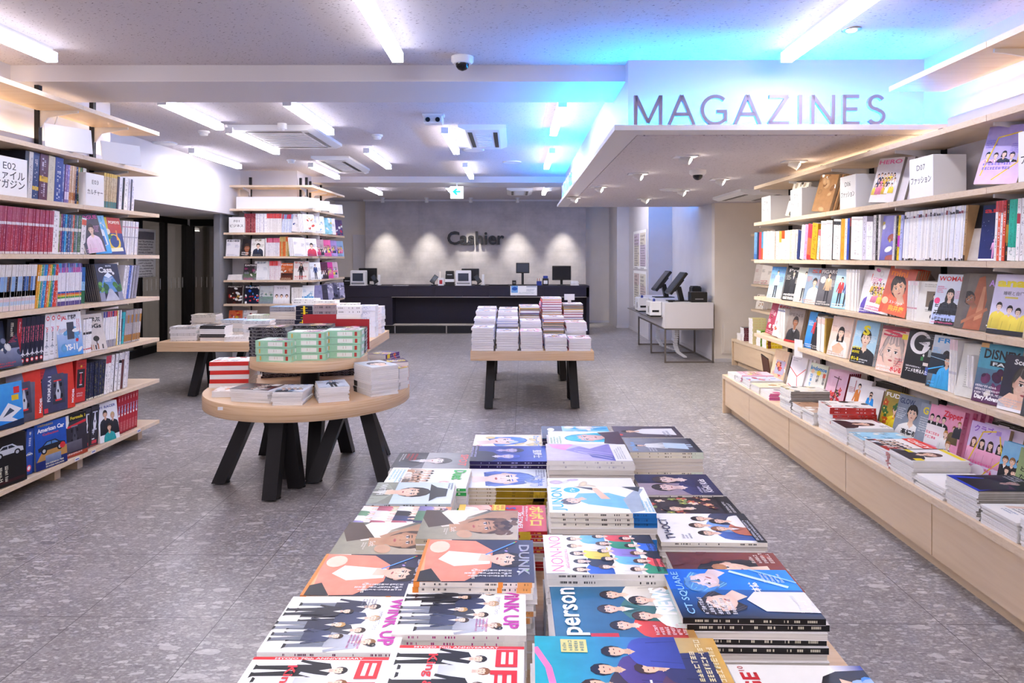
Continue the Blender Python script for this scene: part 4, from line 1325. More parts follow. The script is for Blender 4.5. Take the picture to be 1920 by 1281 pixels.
def art_panel(name, label, cat, M, w, A, fn, th=.01):
    t = thing(name, label, cat)
    a = Art(A); fn(a)
    obj('board', MB().box((0, 0, 0), (w, th, w * A), 'white_plastic'), t, M)
    mb = MB(); a.put(mb, (0, -.0005, 0), (1, 0, 0), (0, 0, 1), (0, -1, 0), w)
    obj('print', mb, t, M)
    return t
def f(a):
    a.rect(.03, .1, .28, .42, '#7fb3e6'); a.ell(.16, .25, .1, .07, '#2e5fb3'); a.rect(.6, .3, .98, .36, '#c9ccd6'); a.ell(.78, .46, .2, .06, '#2b3f8c'); a.ell(.74, .48, .03, .03, '#ffffff')
    a.blurb(.6, .22, .36, 3, .025, '#8890b0', 3); a.blurb(.31, .1, .6, 2, .02, '#9aa')
art_panel('counter_notice', 'white notice with blue pictures hung on the counter front', 'notice', T((957 - 960) / FPX * CYF, CYF - .012, .778), .525, .36, f)

# ------------------------------------------------------------------ payment desk in the niche
t = thing('payment_desk', 'white payment desk on a thin steel frame by the niche wall', 'desk')
obj('cabinet', MB().box((2.215, 9.80, .497), (2.915, 11.85, .867), 'white_paint'), t)
obj('bag_shelf', MB().box((2.02, 9.95, .635), (2.214, 11.85, .645), 'taupe_steel'), t)
fr = []
for y in (9.79, 10.78, 11.83):
    b = MB()
    for x in (2.215, 2.905):
        b.box((x - .012, y - .012, 0), (x + .012, y + .012, .497), 'taupe_steel')
    b.box((2.215, y - .012, .0), (2.905, y + .012, .022), 'taupe_steel'); b.box((2.215, y - .012, .476), (2.905, y + .012, .497), 'taupe_steel')
    obj('leg_frame', b, t)
b = MB()
for x in (2.215, 2.905):
    b.box((x - .011, 9.80, .476), (x + .011, 11.82, .4965), 'taupe_steel')
b.box((2.895, 9.80, .0), (2.915, 11.82, .02), 'taupe_steel')
obj('rail', b, t)
def terminal(y, lab):
    t = thing('payment_terminal', lab, 'payment terminal', (2.50, y, .867), 0, 'tilted payment terminals')
    b = MB(); b.bevbox((-.16, -.13, 0), (.16, .13, .012), 'black_plastic'); obj('base', b, t)
    s = MB(); s.beam((.05, 0, .01), (.0, 0, .22), .035, .05, 'black_plastic'); obj('stand', s, t)
    p = MB(); p.bevbox((-.022, -.18, -.20), (.022, .18, .20), 'black_plastic', .008)
    M = T(2.47, y, .867 + .27) @ Ry(math.radians(38))
    o = obj('touch_panel', p, t, M)
    k = MB(); k.box((-.0245, -.155, -.165), (-.0225, .155, .18), 'screen_grey'); k.box((.022, -.1, -.12), (.05, .1, .1), 'black_plastic')
    obj('screen', k, o, M)
    return t
terminal(10.2, 'nearer tilted black touch terminal on the white payment desk')
terminal(11.2, 'farther tilted black touch terminal on the white payment desk')
t = thing('receipt_printer', 'black receipt printer behind the nearer touch terminal', 'printer', (2.74, 10.0, .867))
obj('body', MB().bevbox((-.12, -.09, 0), (.12, .09, .15), 'black_plastic', .008), t); obj('paper_slot', MB().box((-.06, -.0915, .04), (.06, -.0905, .055), 'grey_plastic'), t)
t = thing('receipt_printer', 'black printer against the niche wall behind the farther terminal', 'printer', (2.84, 10.5, .867))
obj('body', MB().bevbox((-.07, -.1, 0), (.07, .1, .2), 'black_plastic', .008), t); obj('lid', MB().bevbox((-.06, -.09, .2), (.06, .09, .215), 'rubber'), t)
for y, l in ((10.12, 'nearer small white coin machine on the desk front'), (11.05, 'farther small white coin machine on the desk front')):
    t = thing('coin_machine', l, 'coin machine', (2.11, y, .6465), 0, 'white coin machines')
    obj('body', MB().bevbox((-.07, -.12, .015), (.1, .2, .225), 'white_plastic', .01), t)
    obj('slot', MB().box((-.0725, -.02, .06), (-.0705, .01, .15), 'black_plastic').box((-.04, -.1215, .07), (.06, -.1205, .1), 'screen_dark'), t)
    obj('foot', MB().box((-.06, -.1, 0), (.09, .18, .015), 'rubber'), t)
    obj('knob', MB().lathe([(.02, 0), (.02, .03), (.012, .04)], (.0, -.05, .225), 'blue_plastic', 12), t)
t = thing('card_terminal', 'small black keypad on the white payment desk', 'card terminal', (2.34, 10.0, .867))
obj('body', MB().bevbox((-.05, -.07, .01), (.05, .07, .03), 'black_plastic'), t); obj('stand', MB().box((-.03, -.03, 0), (.03, .03, .01), 'rubber'), t)
for pts, l in (([(2.5, 10.3, .48), (2.5, 10.3, .35), (2.47, 10.25, .2), (2.5, 10.22, .1), (2.6, 10.2, .03)], 'nearer white cable spine hanging under the payment desk'),
               ([(2.5, 11.2, .48), (2.42, 11.2, .35), (2.4, 11.18, .2), (2.45, 11.1, .09), (2.62, 11.0, .03)], 'farther white cable spine hanging under the payment desk')):
    cv = MB()
    n = 20
    P = [Vector(p) for p in pts]
    for i in range(n):
        f_ = i / (n - 1) * (len(P) - 1); k = min(int(f_), len(P) - 2); q = P[k].lerp(P[k + 1], f_ - k)
        cv.box((q.x - .028, q.y - .028, q.z - .011), (q.x + .028, q.y + .028, q.z + .009), 'white_plastic')
    cv.tube(pts, .012, 'white_metal', 6)
    tag(obj('cable_spine', cv), l, 'cable', 'white cable spines')
# posters on the wall beyond the desk
def poster(y0, y1, z0, z1, cols, lab, seed):
    w = y1 - y0
    def f(a):
        for i in range(2):
            x = .06 + i * .48
            a.rect(x, .04, x + .42, a.A - .04, cols[i % len(cols)])
            a.rect(x, a.A * .62, x + .42, a.A - .04, cols[(i + 1) % len(cols)])
            a.blurb(x + .03, a.A * .58, .36, 16, .024, '#4d4650', seed + i); a.blurb(x + .03, a.A - .1, .3, 3, .035, '#5a4030', seed + 5 + i)
    art_panel('poster', lab, 'poster', T(2.528, y1, z0) @ Rz(math.radians(-90)), w, (z1 - z0) / w, f)
poster(12.75, 14.1, 1.30, 2.06, ['#ded6c6', '#cdbfd0'], 'upper framed notice board of posters beyond the payment desk', 1)
poster(12.75, 14.1, .52, 1.26, ['#e3ddcb', '#d9c7c2'], 'lower framed notice board of posters beyond the payment desk', 4)
def f(a):
    a.rect(.08, a.A * .78, .92, a.A - .08, '#8d8a94'); a.blurb(.1, a.A * .72, .8, 14, .05, '#5a5560', 8)
art_panel('door_notice', 'beige paper notice taped inside the glass door', 'notice', T(-5.63, 10.15, 1.22) @ Rz(math.radians(90)), .55, 1.35, f)
# ------------------------------------------------------------------ magazine stacks on the nearest table
CW, CCW = math.radians(-90) - .0165, math.radians(90) - .0165
SK, SK2 = '#f2d4be', '#e6bd9f'
def a_bw():
    a = Art(1.36, '#d9dadd', '#6e7075'); a.hgrad(0, 0, 1, .55, '#3a3b3f', '#7b7d82'); a.bust(.52, .78, .42, '#e9e9ea', '#3b3c40', '#4b4c50', 0, '#c9cacd')
    a.text('SPOT', .12, 1.16, .2, '#e86a6a', .02, w=.7); a.blurb(.08, .32, .5, 3, .05, '#d44a4a', 1); a.blurb(.1, .12, .5, 2, .03, '#f2f2f2', 2); return a
def a_duet():
    a = Art(1.28, '#fbfbfa'); a.crowd(6, .62, .11, ['#d8c8b8', '#b98d6f', '#e8e1d8', '#7d6a5c'], rows=2, seed=5); a.rect(0, 0, 1, .26, '#fbfbfa')
    a.text('Duet', .1, 1.02, .27, '#27b24a', .03, w=.5); a.ell(.78, .92, .1, .1, '#f2a8a8'); a.text('10', .73, .88, .09, '#fff', .02); a.blurb(.1, .2, .8, 4, .035, '#55b9c9', 3); a.blurb(.55, .4, .4, 4, .04, '#6a6a70', 4); return a
def a_hat():
    a = Art(1.3, '#b9cfe0', '#dbe7f0'); a.hgrad(0, 0, 1, .35, '#8e9384', '#7d8275'); a.bust(.48, .62, .52, SK, '#2d2624', '#8d9386', 0, '#d8d8d2'); a.poly([(.1, .9), (.9, .95), (.72, 1.06), (.68, 1.2), (.34, 1.2), (.26, 1.02)], '#232528')
    a.text('WITH', .1, .08, .16, '#e6ecec', .0, w=.5); a.blurb(.06, 1.24, .4, 2, .03, '#5b7183', 2); return a
def a_collage():
    a = Art(1.3, '#f0a67b'); r = random.Random(4)
    for i in range(4):
        for j in range(5):
            x, y = .03 + j * .19, .04 + i * .3
            a.rect(x, y, x + .18, y + .28, r.choice(['#f4efe9', '#dfe6f2', '#f7d9d2', '#2c3150', '#cfd9b8', '#e9d8ef', '#fff6e3']))
            a.bust(x + .09, y + .18, .1, SK, r.choice(['#241c1c', '#4a3226']), r.choice(['#ffffff', '#38406b', '#b85a70', '#5b8a6a', '#8f86c0', '#26242a']))
    a.text('POTATO', .5, 1.18, .1, '#3a2f6a', .02, w=.8, al='c'); return a
def a_arm():
    a = Art(1.32, '#8d8b79', '#c9bba4'); a.hgrad(0, .0, .25, 1.32, '#5b5f57', '#8d8875'); a.poly([(0, .3), (.0, .9), (.25, .62), (.52, .55), (.6, .3), (.3, .1)], '#efe7da'); a.poly([(.05, .95), (.0, 1.32), (.3, 1.32), (.62, .62), (.45, .5)], '#b58c6c')
    a.poly([(.03, .2), (.5, .45), (.62, .12), (.3, 0), (0, 0)], '#4d3a2e'); a.head(.56, .88, .62, '#c79b78', '#5a4231', 0, .15); a.blobs(18, ['#7a5a40', '#8d6b4c', '#4a3527'], .3, 1.02, .86, 1.28, .04, .09, 5); a.ell(.84, .62, .13, .1, '#caa081', 12, .5)
    a.text('Soft', .62, .42, .1, '#e9e6dd', .0, rot=6); a.blurb(.66, .37, .2, 2, .02, '#e9e6dd', 3); return a
def a_orange():
    a = Art(1.3, '#12131f', '#3a3c58'); a.rect(0, 0, 1, .3, '#f0a05a', '#f6ece2'); a.blobs(14, ['#f2f3ff', '#8fd0f0', '#a7e0a0', '#f3b05a', '#c7a6f0'], .1, .95, .98, 1.26, .01, .035, 7); a.poly([(.0, .0), (.04, .6), (.28, .82), (.68, .82), (.98, .55), (1, .1)], '#ef8f76'); a.poly([(.3, .3), (.38, .8), (.6, .8), (.66, .4), (.5, .2)], '#fbf7f6')
    a.head(.5, .98, .4, SK, '#241c1e', 0, -.15); a.ell(.2, .18, .15, .12, '#f6d6bf'); a.poly([(.72, .15), (1, .3), (1, .0), (.8, 0)], '#15151c')
    a.text('DUNK', .14, 1.13, .17, '#a9aab8', .02, w=.72); a.line([(.05, 1.1), (.35, .78)], .02, '#f25f4a'); a.line([(.07, 1.08), (.37, .76)], .02, '#5fd47a'); a.line([(.09, 1.06), (.39, .74)], .02, '#5aa0f2')
    a.text('Kansai Fes', .72, .62, .07, '#f7efe3', .01, rot=0, w=.22); a.blurb(.86, 1.05, .55, 3, .04, '#ffffff', 5, True); a.rect(0, 0, 1, .035, '#e98a3a'); return a
def a_wink():
    a = Art(1.3, '#fdfdfd'); cl = ['#2c3047', '#3c4564', '#44464f', '#b9bfcc', '#20222e']; r = random.Random(9)
    for i, (x, y) in enumerate(((.2, .12), (.42, .2), (.64, .14), (.84, .2), (.3, .02), (.55, .0), (.75, .03))):
        a.full(x, y, .86 - .04 * (i % 3) if i < 4 else .7, SK, ['#2a2120', '#c79a5f', '#3a2a22', '#8a623c'][i % 4], cl[i % 5], ['#6f7684', '#23252f', '#848a97'][i % 3])
    a.text('WiNK UP', .04, 1.08, .21, '#c340a8', .03, w=.86); a.text('9', .86, .98, .13, '#1c1c20', .02); a.text('IMPACTors', .3, .98, .07, '#b8bcc6', .0, w=.34); a.blurb(.06, .9, .2, 5, .022, '#6c7080', 4); a.blurb(.72, .9, .24, 4, .022, '#d06aa8', 6); return a
def a_myojo():
    a = Art(1.24, '#f3f4f7'); a.rect(0, 0, .045, 1.24, '#d8282f'); a.text('MYOJO 70th ANNIVERSARY', .035, .2, .034, '#ffffff', .01, w=.8, rot=90)
    for i, x in enumerate((.2, .38, .58, .76, .92)):
        a.full(x, .06 + .04 * (i % 2), .84, SK, ['#1f191a', '#8d5a35', '#3a2a22', '#c08f5a', '#241c1c'][i], ['#1a1b22', '#dfe5ef', '#20222a', '#f0f2f6', '#2a2c36'][i], ['#18191e', '#e6e9f0', '#17181c', '#c9d0dd', '#202229'][i])
    a.rect(.06, .98, .32, 1.18, '#dd2834'); a.rect(.1, 1.1, .28, 1.14, '#f3f4f7'); a.rect(.1, 1.03, .28, 1.07, '#f3f4f7'); a.rect(.37, .94, .43, 1.18, '#dd2834'); a.rect(.57, .94, .63, 1.18, '#dd2834'); a.rect(.43, 1.13, .57, 1.18, '#dd2834'); a.rect(.43, 1.05, .57, 1.09, '#dd2834'); a.rect(.43, .98, .57, 1.01, '#dd2834')
    a.text('70', .7, 1.0, .15, '#dd2834', .03); a.text('Myojo', .7, 1.14, .08, '#1c1c22', .02); a.text('10', .9, 1.06, .07, '#1c1c22', .01); a.text('King & Pri', .14, .36, .12, '#d63640', .02, w=.76); return a
def a_popolo():
    a = Art(1.3, '#d92b2e'); a.crowd(4, .62, .16, ['#f2e3c9', '#e7b5a5', '#ffffff', '#2a2c38'], rows=2, seed=8); a.rect(0, 0, 1, .1, '#f3c52f'); a.rect(.0, .5, .3, .7, '#f6d84a'); a.blurb(.03, .64, .25, 3, .05, '#d22', 4); a.text('S', .1, .72, .2, '#2b4fa8', .03)
    a.rect(0, 1.02, 1, 1.3, '#dd2b2c'); a.text('ポポロ', .06, 1.08, .22, '#f7e04a', .03, w=.74); a.blurb(.06, 1.01, .6, 2, .035, '#ffffff', 3); a.text('SixTONES', .3, .9, .1, '#ffffff', .02, w=.6); return a
def a_white_girl():
    a = Art(1.33, '#f6f7fb', '#dfe6f6'); a.head(.52, .66, .78, '#f7e8e2', '#5d78c8', .5, .1); a.blobs(12, ['#7f9de0', '#a9bdf0', '#dfe7fa'], .2, .95, .95, 1.3, .05, .12, 6); a.blurb(.06, 1.28, .5, 4, .03, '#6a74a0', 3); a.text('blue', .56, 1.18, .16, '#4a79d8', .01, w=.34); return a
def a_purple():
    a = Art(1.3, '#201c50', '#3557c4'); a.bust(.3, .72, .32, '#c9bfe6', '#20203f', '#2d3b8f', 0); a.bust(.7, .66, .32, '#d8d2f0', '#3d56b8', '#1c1b34', .6); a.text('聖闘士', .3, 1.08, .16, '#e9edff', .02, w=.5); a.rect(0, 0, 1, .12, '#151330'); a.blurb(.05, .06, .7, 2, .04, '#b7b3e6', 3); return a
def a_pastel():
    a = Art(1.3, '#fff3ee', '#f8e9c8'); a.head(.5, .6, .7, '#f9e4df', '#4f86e0', .4, .3); a.blobs(9, ['#f7c9cf', '#f4e2a8', '#d7e7fb'], 0, 0, 1, 1.3, .05, .13, 3); a.text('ニュータイプ', .1, 1.14, .13, '#5fa0e0', .02, w=.8); return a
def a_bluewhite():
    a = Art(1.3, '#4fb9ee', '#bfe8ff'); a.blobs(16, ['#ffffff', '#dff4ff', '#1fb0ee', '#7fd4f8'], 0, 0, 1, .8, .08, .2, 4); a.rect(0, .9, 1, 1.3, '#252a46'); a.ell(.7, 1.12, .14, .07, '#f2f4fa'); a.head(.4, .66, .5, '#e6f2fb', '#1d9fe0', .5); return a
def a_cyanhair():
    a = Art(1.3, '#f2f5f1'); a.head(.5, .62, .66, '#eec9c2', '#24b9dd', .6, .2); a.poly([(0, 0), (.1, .35), (.5, .3), (.9, .4), (1, 0)], '#4b3038'); a.blurb(.08, 1.24, .6, 4, .035, '#8fc39a', 5); return a
def a_hill():
    a = Art(1.3, '#b7acd9', '#c9bfe6'); a.rect(0, 0, 1, .26, '#f3f4f6'); a.blurb(.1, .2, .8, 4, .025, '#9aa4b4', 2); a.poly([(.1, .26), (.4, .75), (.62, 1.0), (.9, .7), (1, .5), (1, .26)], '#8f86cf'); a.poly([(.0, .26), (.2, .6), (.42, .66), (.3, .26)], '#5b5fb2'); a.line([(.12, .3), (.5, .8)], .02, '#cfc8ee'); a.line([(.25, .28), (.58, .86)], .016, '#d9d3f3'); a.line([(.4, .28), (.68, .84)], .014, '#cfc8ee'); a.poly([(.6, 1.0), (.75, 1.2), (.98, 1.25), (.95, .85)], '#e08cc8'); a.poly([(.7, .6), (1, .9), (1, .3)], '#e6e2f6'); return a
def a_pastelwhite():
    a = Art(1.3, '#f3f4f7'); a.blobs(10, ['#f0cfe2', '#f6e6c9', '#e3d3ef', '#f3f4f7'], .3, .7, 1, 1.2, .05, .15, 8); a.blurb(.06, 1.24, .3, 3, .03, '#c7cbd3', 3); return a
def a_junon():
    a = Art(1.3, '#fcfdfe'); a.poly([(.1, .2), (.5, .2), (.75, .5), (.72, .9), (.5, .98), (.3, .8), (.2, .5)], '#7cc5ee'); a.poly([(.0, .3), (.1, .12), (.7, .1), (.92, .02), (.95, .1), (.5, .34)], '#a9b9cc'); a.head(.42, 1.0, .26, SK, '#3a2a28', 0, .6); a.poly([(.5, .62), (.95, .72), (.95, .64), (.5, .5)], '#eec6ad'); a.poly([(.8, .1), (1, .3), (1, .05)], '#3e4756'); a.poly([(.85, .7), (1, .95), (.95, .7)], '#23262e')
    a.text('JUNON', .06, 1.12, .2, '#35b7df', .02, w=.88); a.ell(.85, .98, .11, .11, '#22b5d8'); a.text('ﾌﾞﾙｰ', .78, .94, .08, '#fff', .02, w=.14); a.blurb(.04, .1, .5, 3, .03, '#6fc4e2', 5); return a
def a_nonno():
    a = Art(1.3, '#fbfbfd'); r = random.Random(12); cl = ['#2f63c8', '#23242c', '#f2d64a', '#f4f5f8', '#6fb9e8', '#8f7fd0', '#2c8a6a', '#d84a4a', '#1b1c22']
    for j in range(3):
        for i in range(5):
            a.bust(.1 + i * .2 + .06 * (j % 2), .94 - j * .33 + r.uniform(-.04, .04), .13, SK, r.choice(['#231b1c', '#5a3d2a', '#382720']), cl[(i + j * 3) % 9], r.choice([0, .6]))
    a.rect(0, 1.06, 1, 1.3, '#fbfbfd'); a.text('NON-NO', .04, 1.1, .2, '#f184b4', .0, w=.92); a.blurb(.04, .06, .9, 2, .04, '#2d2d35', 5); a.blurb(.1, 1.04, .5, 1, .04, '#f1a8c8', 2); return a
def a_person():
    a = Art(1.3, '#3d5f86', '#2f6f94'); a.rect(.0, .0, 1, .4, '#b9894a', '#5d6f6a'); a.bust(.24, .66, .2, SK, '#2a2222', '#c9453e', 0); a.bust(.54, .74, .2, SK, '#342624', '#3e6f6a', 0, '#f1f1ef'); a.bust(.82, .68, .2, SK, '#2a2020', '#d9d4c9', 0); a.bust(.4, .42, .2, SK, '#4a3326', '#dfe8dd', 0); a.bust(.7, .4, .2, SK, '#241d1d', '#bcd6de', 0)
    a.text('person', .06, 1.06, .3, '#f3f4f8', .02, w=.9); a.text('NEWS', .42, .1, .24, '#ffffff', .04, w=.54); a.blurb(.06, .34, .2, 6, .035, '#f6dfe0', 3); a.rect(.02, .72, .09, .98, '#c8323a'); return a
def a_teal():
    a = Art(1.4, '#c79a35', '#1aa7bb'); a.rect(0, .38, 1, 1.4, '#4a63b0', '#19a9bd'); a.ell(.66, .48, .17, .15, '#25a7d8'); a.line([(.0, 1.3), (.3, 1.26), (.6, 1.3), (.85, 1.4)], .05, '#f07ab0')
    for i, (x, y, c, h) in enumerate(((.2, .9, '#7a4fa0', '#241d22'), (.4, .98, '#3c2f3c', '#3a2822'), (.58, .9, '#4a3a7a', '#201a20'), (.36, .62, '#503048', '#2a2020'), (.6, .58, '#2c2a55', '#44302a'), (.8, .8, '#3f4aa0', '#2a2428'))):
        a.bust(x, y, .17, SK2, h, c, 0)
    a.text('BEST', .12, .5, .13, '#e9e4f4', .02, w=.34); a.rect(.78, 1.0, .95, 1.2, '#d8d38a'); a.blurb(.8, 1.16, .13, 4, .03, '#3b6f7a', 2); a.rect(.2, .16, .34, .22, '#c8483a'); a.blurb(.45, .2, .5, 3, .05, '#e9dcae', 6); return a
def a_silver():
    a = Art(1.3, '#3d3f4c', '#9fa3b0'); a.full(.45, .06, 1.1, SK, '#26201f', '#e8eef4', '#b9cfe0'); a.poly([(.2, .2), (.6, .2), (.66, .6), (.3, .62)], '#c7dceb'); a.text('EN Blue', .1, 1.14, .13, '#7fb9e6', .02, w=.6); a.blurb(.06, .9, .4, 3, .035, '#dfe4ee', 3); a.rect(0, 0, 1, .1, '#23242e'); return a
def a_farwhite():
    a = Art(1.3, '#433a48', '#6b6270'); a.poly([(.2, .1), (.3, .75), (.5, .95), (.75, .7), (.8, .1)], '#f1f1f4'); a.head(.5, 1.0, .26, SK, '#2d2322'); a.blurb(.1, .3, .5, 2, .05, '#9fa3b8', 2); a.ell(.2, 1.2, .08, .05, '#d9565a'); return a
def a_kids():
    a = Art(1.3, '#8f7f90', '#a596a4'); a.rect(.55, 0, 1, 1.3, '#2e2c58', '#2a2748'); a.bust(.35, .86, .4, '#e7cfc8', '#2b2122', '#2e2d5e', 0); a.bust(.72, .78, .4, '#ead4cb', '#3a2a28', '#25254e', 0); a.rect(0, 0, 1, .34, '#2b2a52'); a.text('KinKi Kids', .12, .12, .16, '#f2f0f6', .02, w=.62); a.blurb(.1, .3, .3, 2, .04, '#d8d4ea', 4); return a
def a_floral():
    a = Art(1.3, '#2a2326', '#3b3033'); a.floral(['#c45a4a', '#e0a080', '#8a9a5a', '#e9d6c6', '#6a3a40'], .05, .3, .95, 1.2, 24, .07, 6); a.rect(0, 0, 1, .2, '#17161a'); a.head(.3, .9, .3, SK, '#241c1c'); a.blurb(.1, .12, .6, 2, .04, '#e9e6e6', 3); return a
def a_boys():
    a = Art(1.3, '#fbfbfc'); a.rect(0, 0, 1, .2, '#1f2026', '#fbfbfc'); a.bust(.3, .66, .2, SK, '#2a2222', '#4060a8', 0); a.bust(.56, .72, .2, SK, '#3a2a24', '#7aa0d8', 0); a.bust(.8, .64, .2, SK, '#241c1c', '#3a3f58', 0); a.bust(.44, .46, .2, SK, '#8a5a3a', '#b86a50', 0, '#f4f4f4'); a.bust(.7, .42, .2, SK, '#241c1e', '#f0e9e4', 0)
    a.rect(0, 0, 1, .12, '#202127'); a.text('TV+OCT', .08, 1.1, .15, '#35375a', .02, w=.7); a.blurb(.06, .08, .7, 2, .035, '#d9dcea', 3); a.blurb(.1, .98, .16, 3, .03, '#8a8ea8', 5); return a
def a_redhair():
    a = Art(1.3, '#8a3f30', '#5a2a26'); a.head(.5, .66, .6, SK, '#1d1718', .6); a.blobs(10, ['#b8543c', '#6e2f28', '#c98a5a'], 0, 0, 1, 1.3, .05, .12, 3); a.blurb(.7, .3, .25, 4, .05, '#f2e9dc', 2); return a
def a_square():
    a = Art(1.32, '#1b1d2c', '#16305e'); a.hgrad(0, .0, 1, 1.32, '#16161c', '#1277dc'); a.rect(.55, 0, 1, 1.32, '#1a8ef0', '#0d5fd0'); a.head(.72, .94, .42, '#e9dbe2', '#4f8fd8', .3, .9); a.head(.26, .9, .42, '#f0d6c8', '#2b2326', .4, .7); a.poly([(.1, .0), (.12, .5), (.34, .62), (.5, .5), (.5, 0)], '#e6e3e8'); a.line([(.6, .12), (.95, .62)], .05, '#bfe3fb'); a.line([(.7, .0), (1, .4)], .03, '#8fccf8')
    a.text('CT SQUARE', .06, 1.18, .1, '#8fc4f6', .01, w=.86); a.text('GT', .5, .98, .22, '#5f96d0', .02); a.text('本誌', .5, .42, .1, '#ffffff', .02); a.blurb(.06, 1.06, .36, 5, .045, '#f3f4f8', 3); a.blurb(.1, .14, .34, 4, .05, '#eef0f5', 6); a.blurb(.7, .3, .24, 5, .03, '#dff0ff', 8); return a
def a_age():
    a = Art(1.3, '#f0efec', '#f4f3f1'); a.rect(.0, .0, 1, .3, '#2a3a9a', '#e9e8ee'); a.bust(.5, .78, .38, SK, '#7a5540', '#1d1b22', .5); a.poly([(.2, .3), (.45, .34), (.8, .3), (.75, .2), (.25, .2)], '#e8c2a6'); a.text('AGE', .42, 1.06, .22, '#c8303a', .03, w=.46); a.text('10', .9, 1.16, .08, '#b8303a', .0, w=.07); a.blobs(6, ['#4f9af2', '#a9c9fa', '#2a55d8'], .1, .0, .9, .16, .05, .12, 4); return a

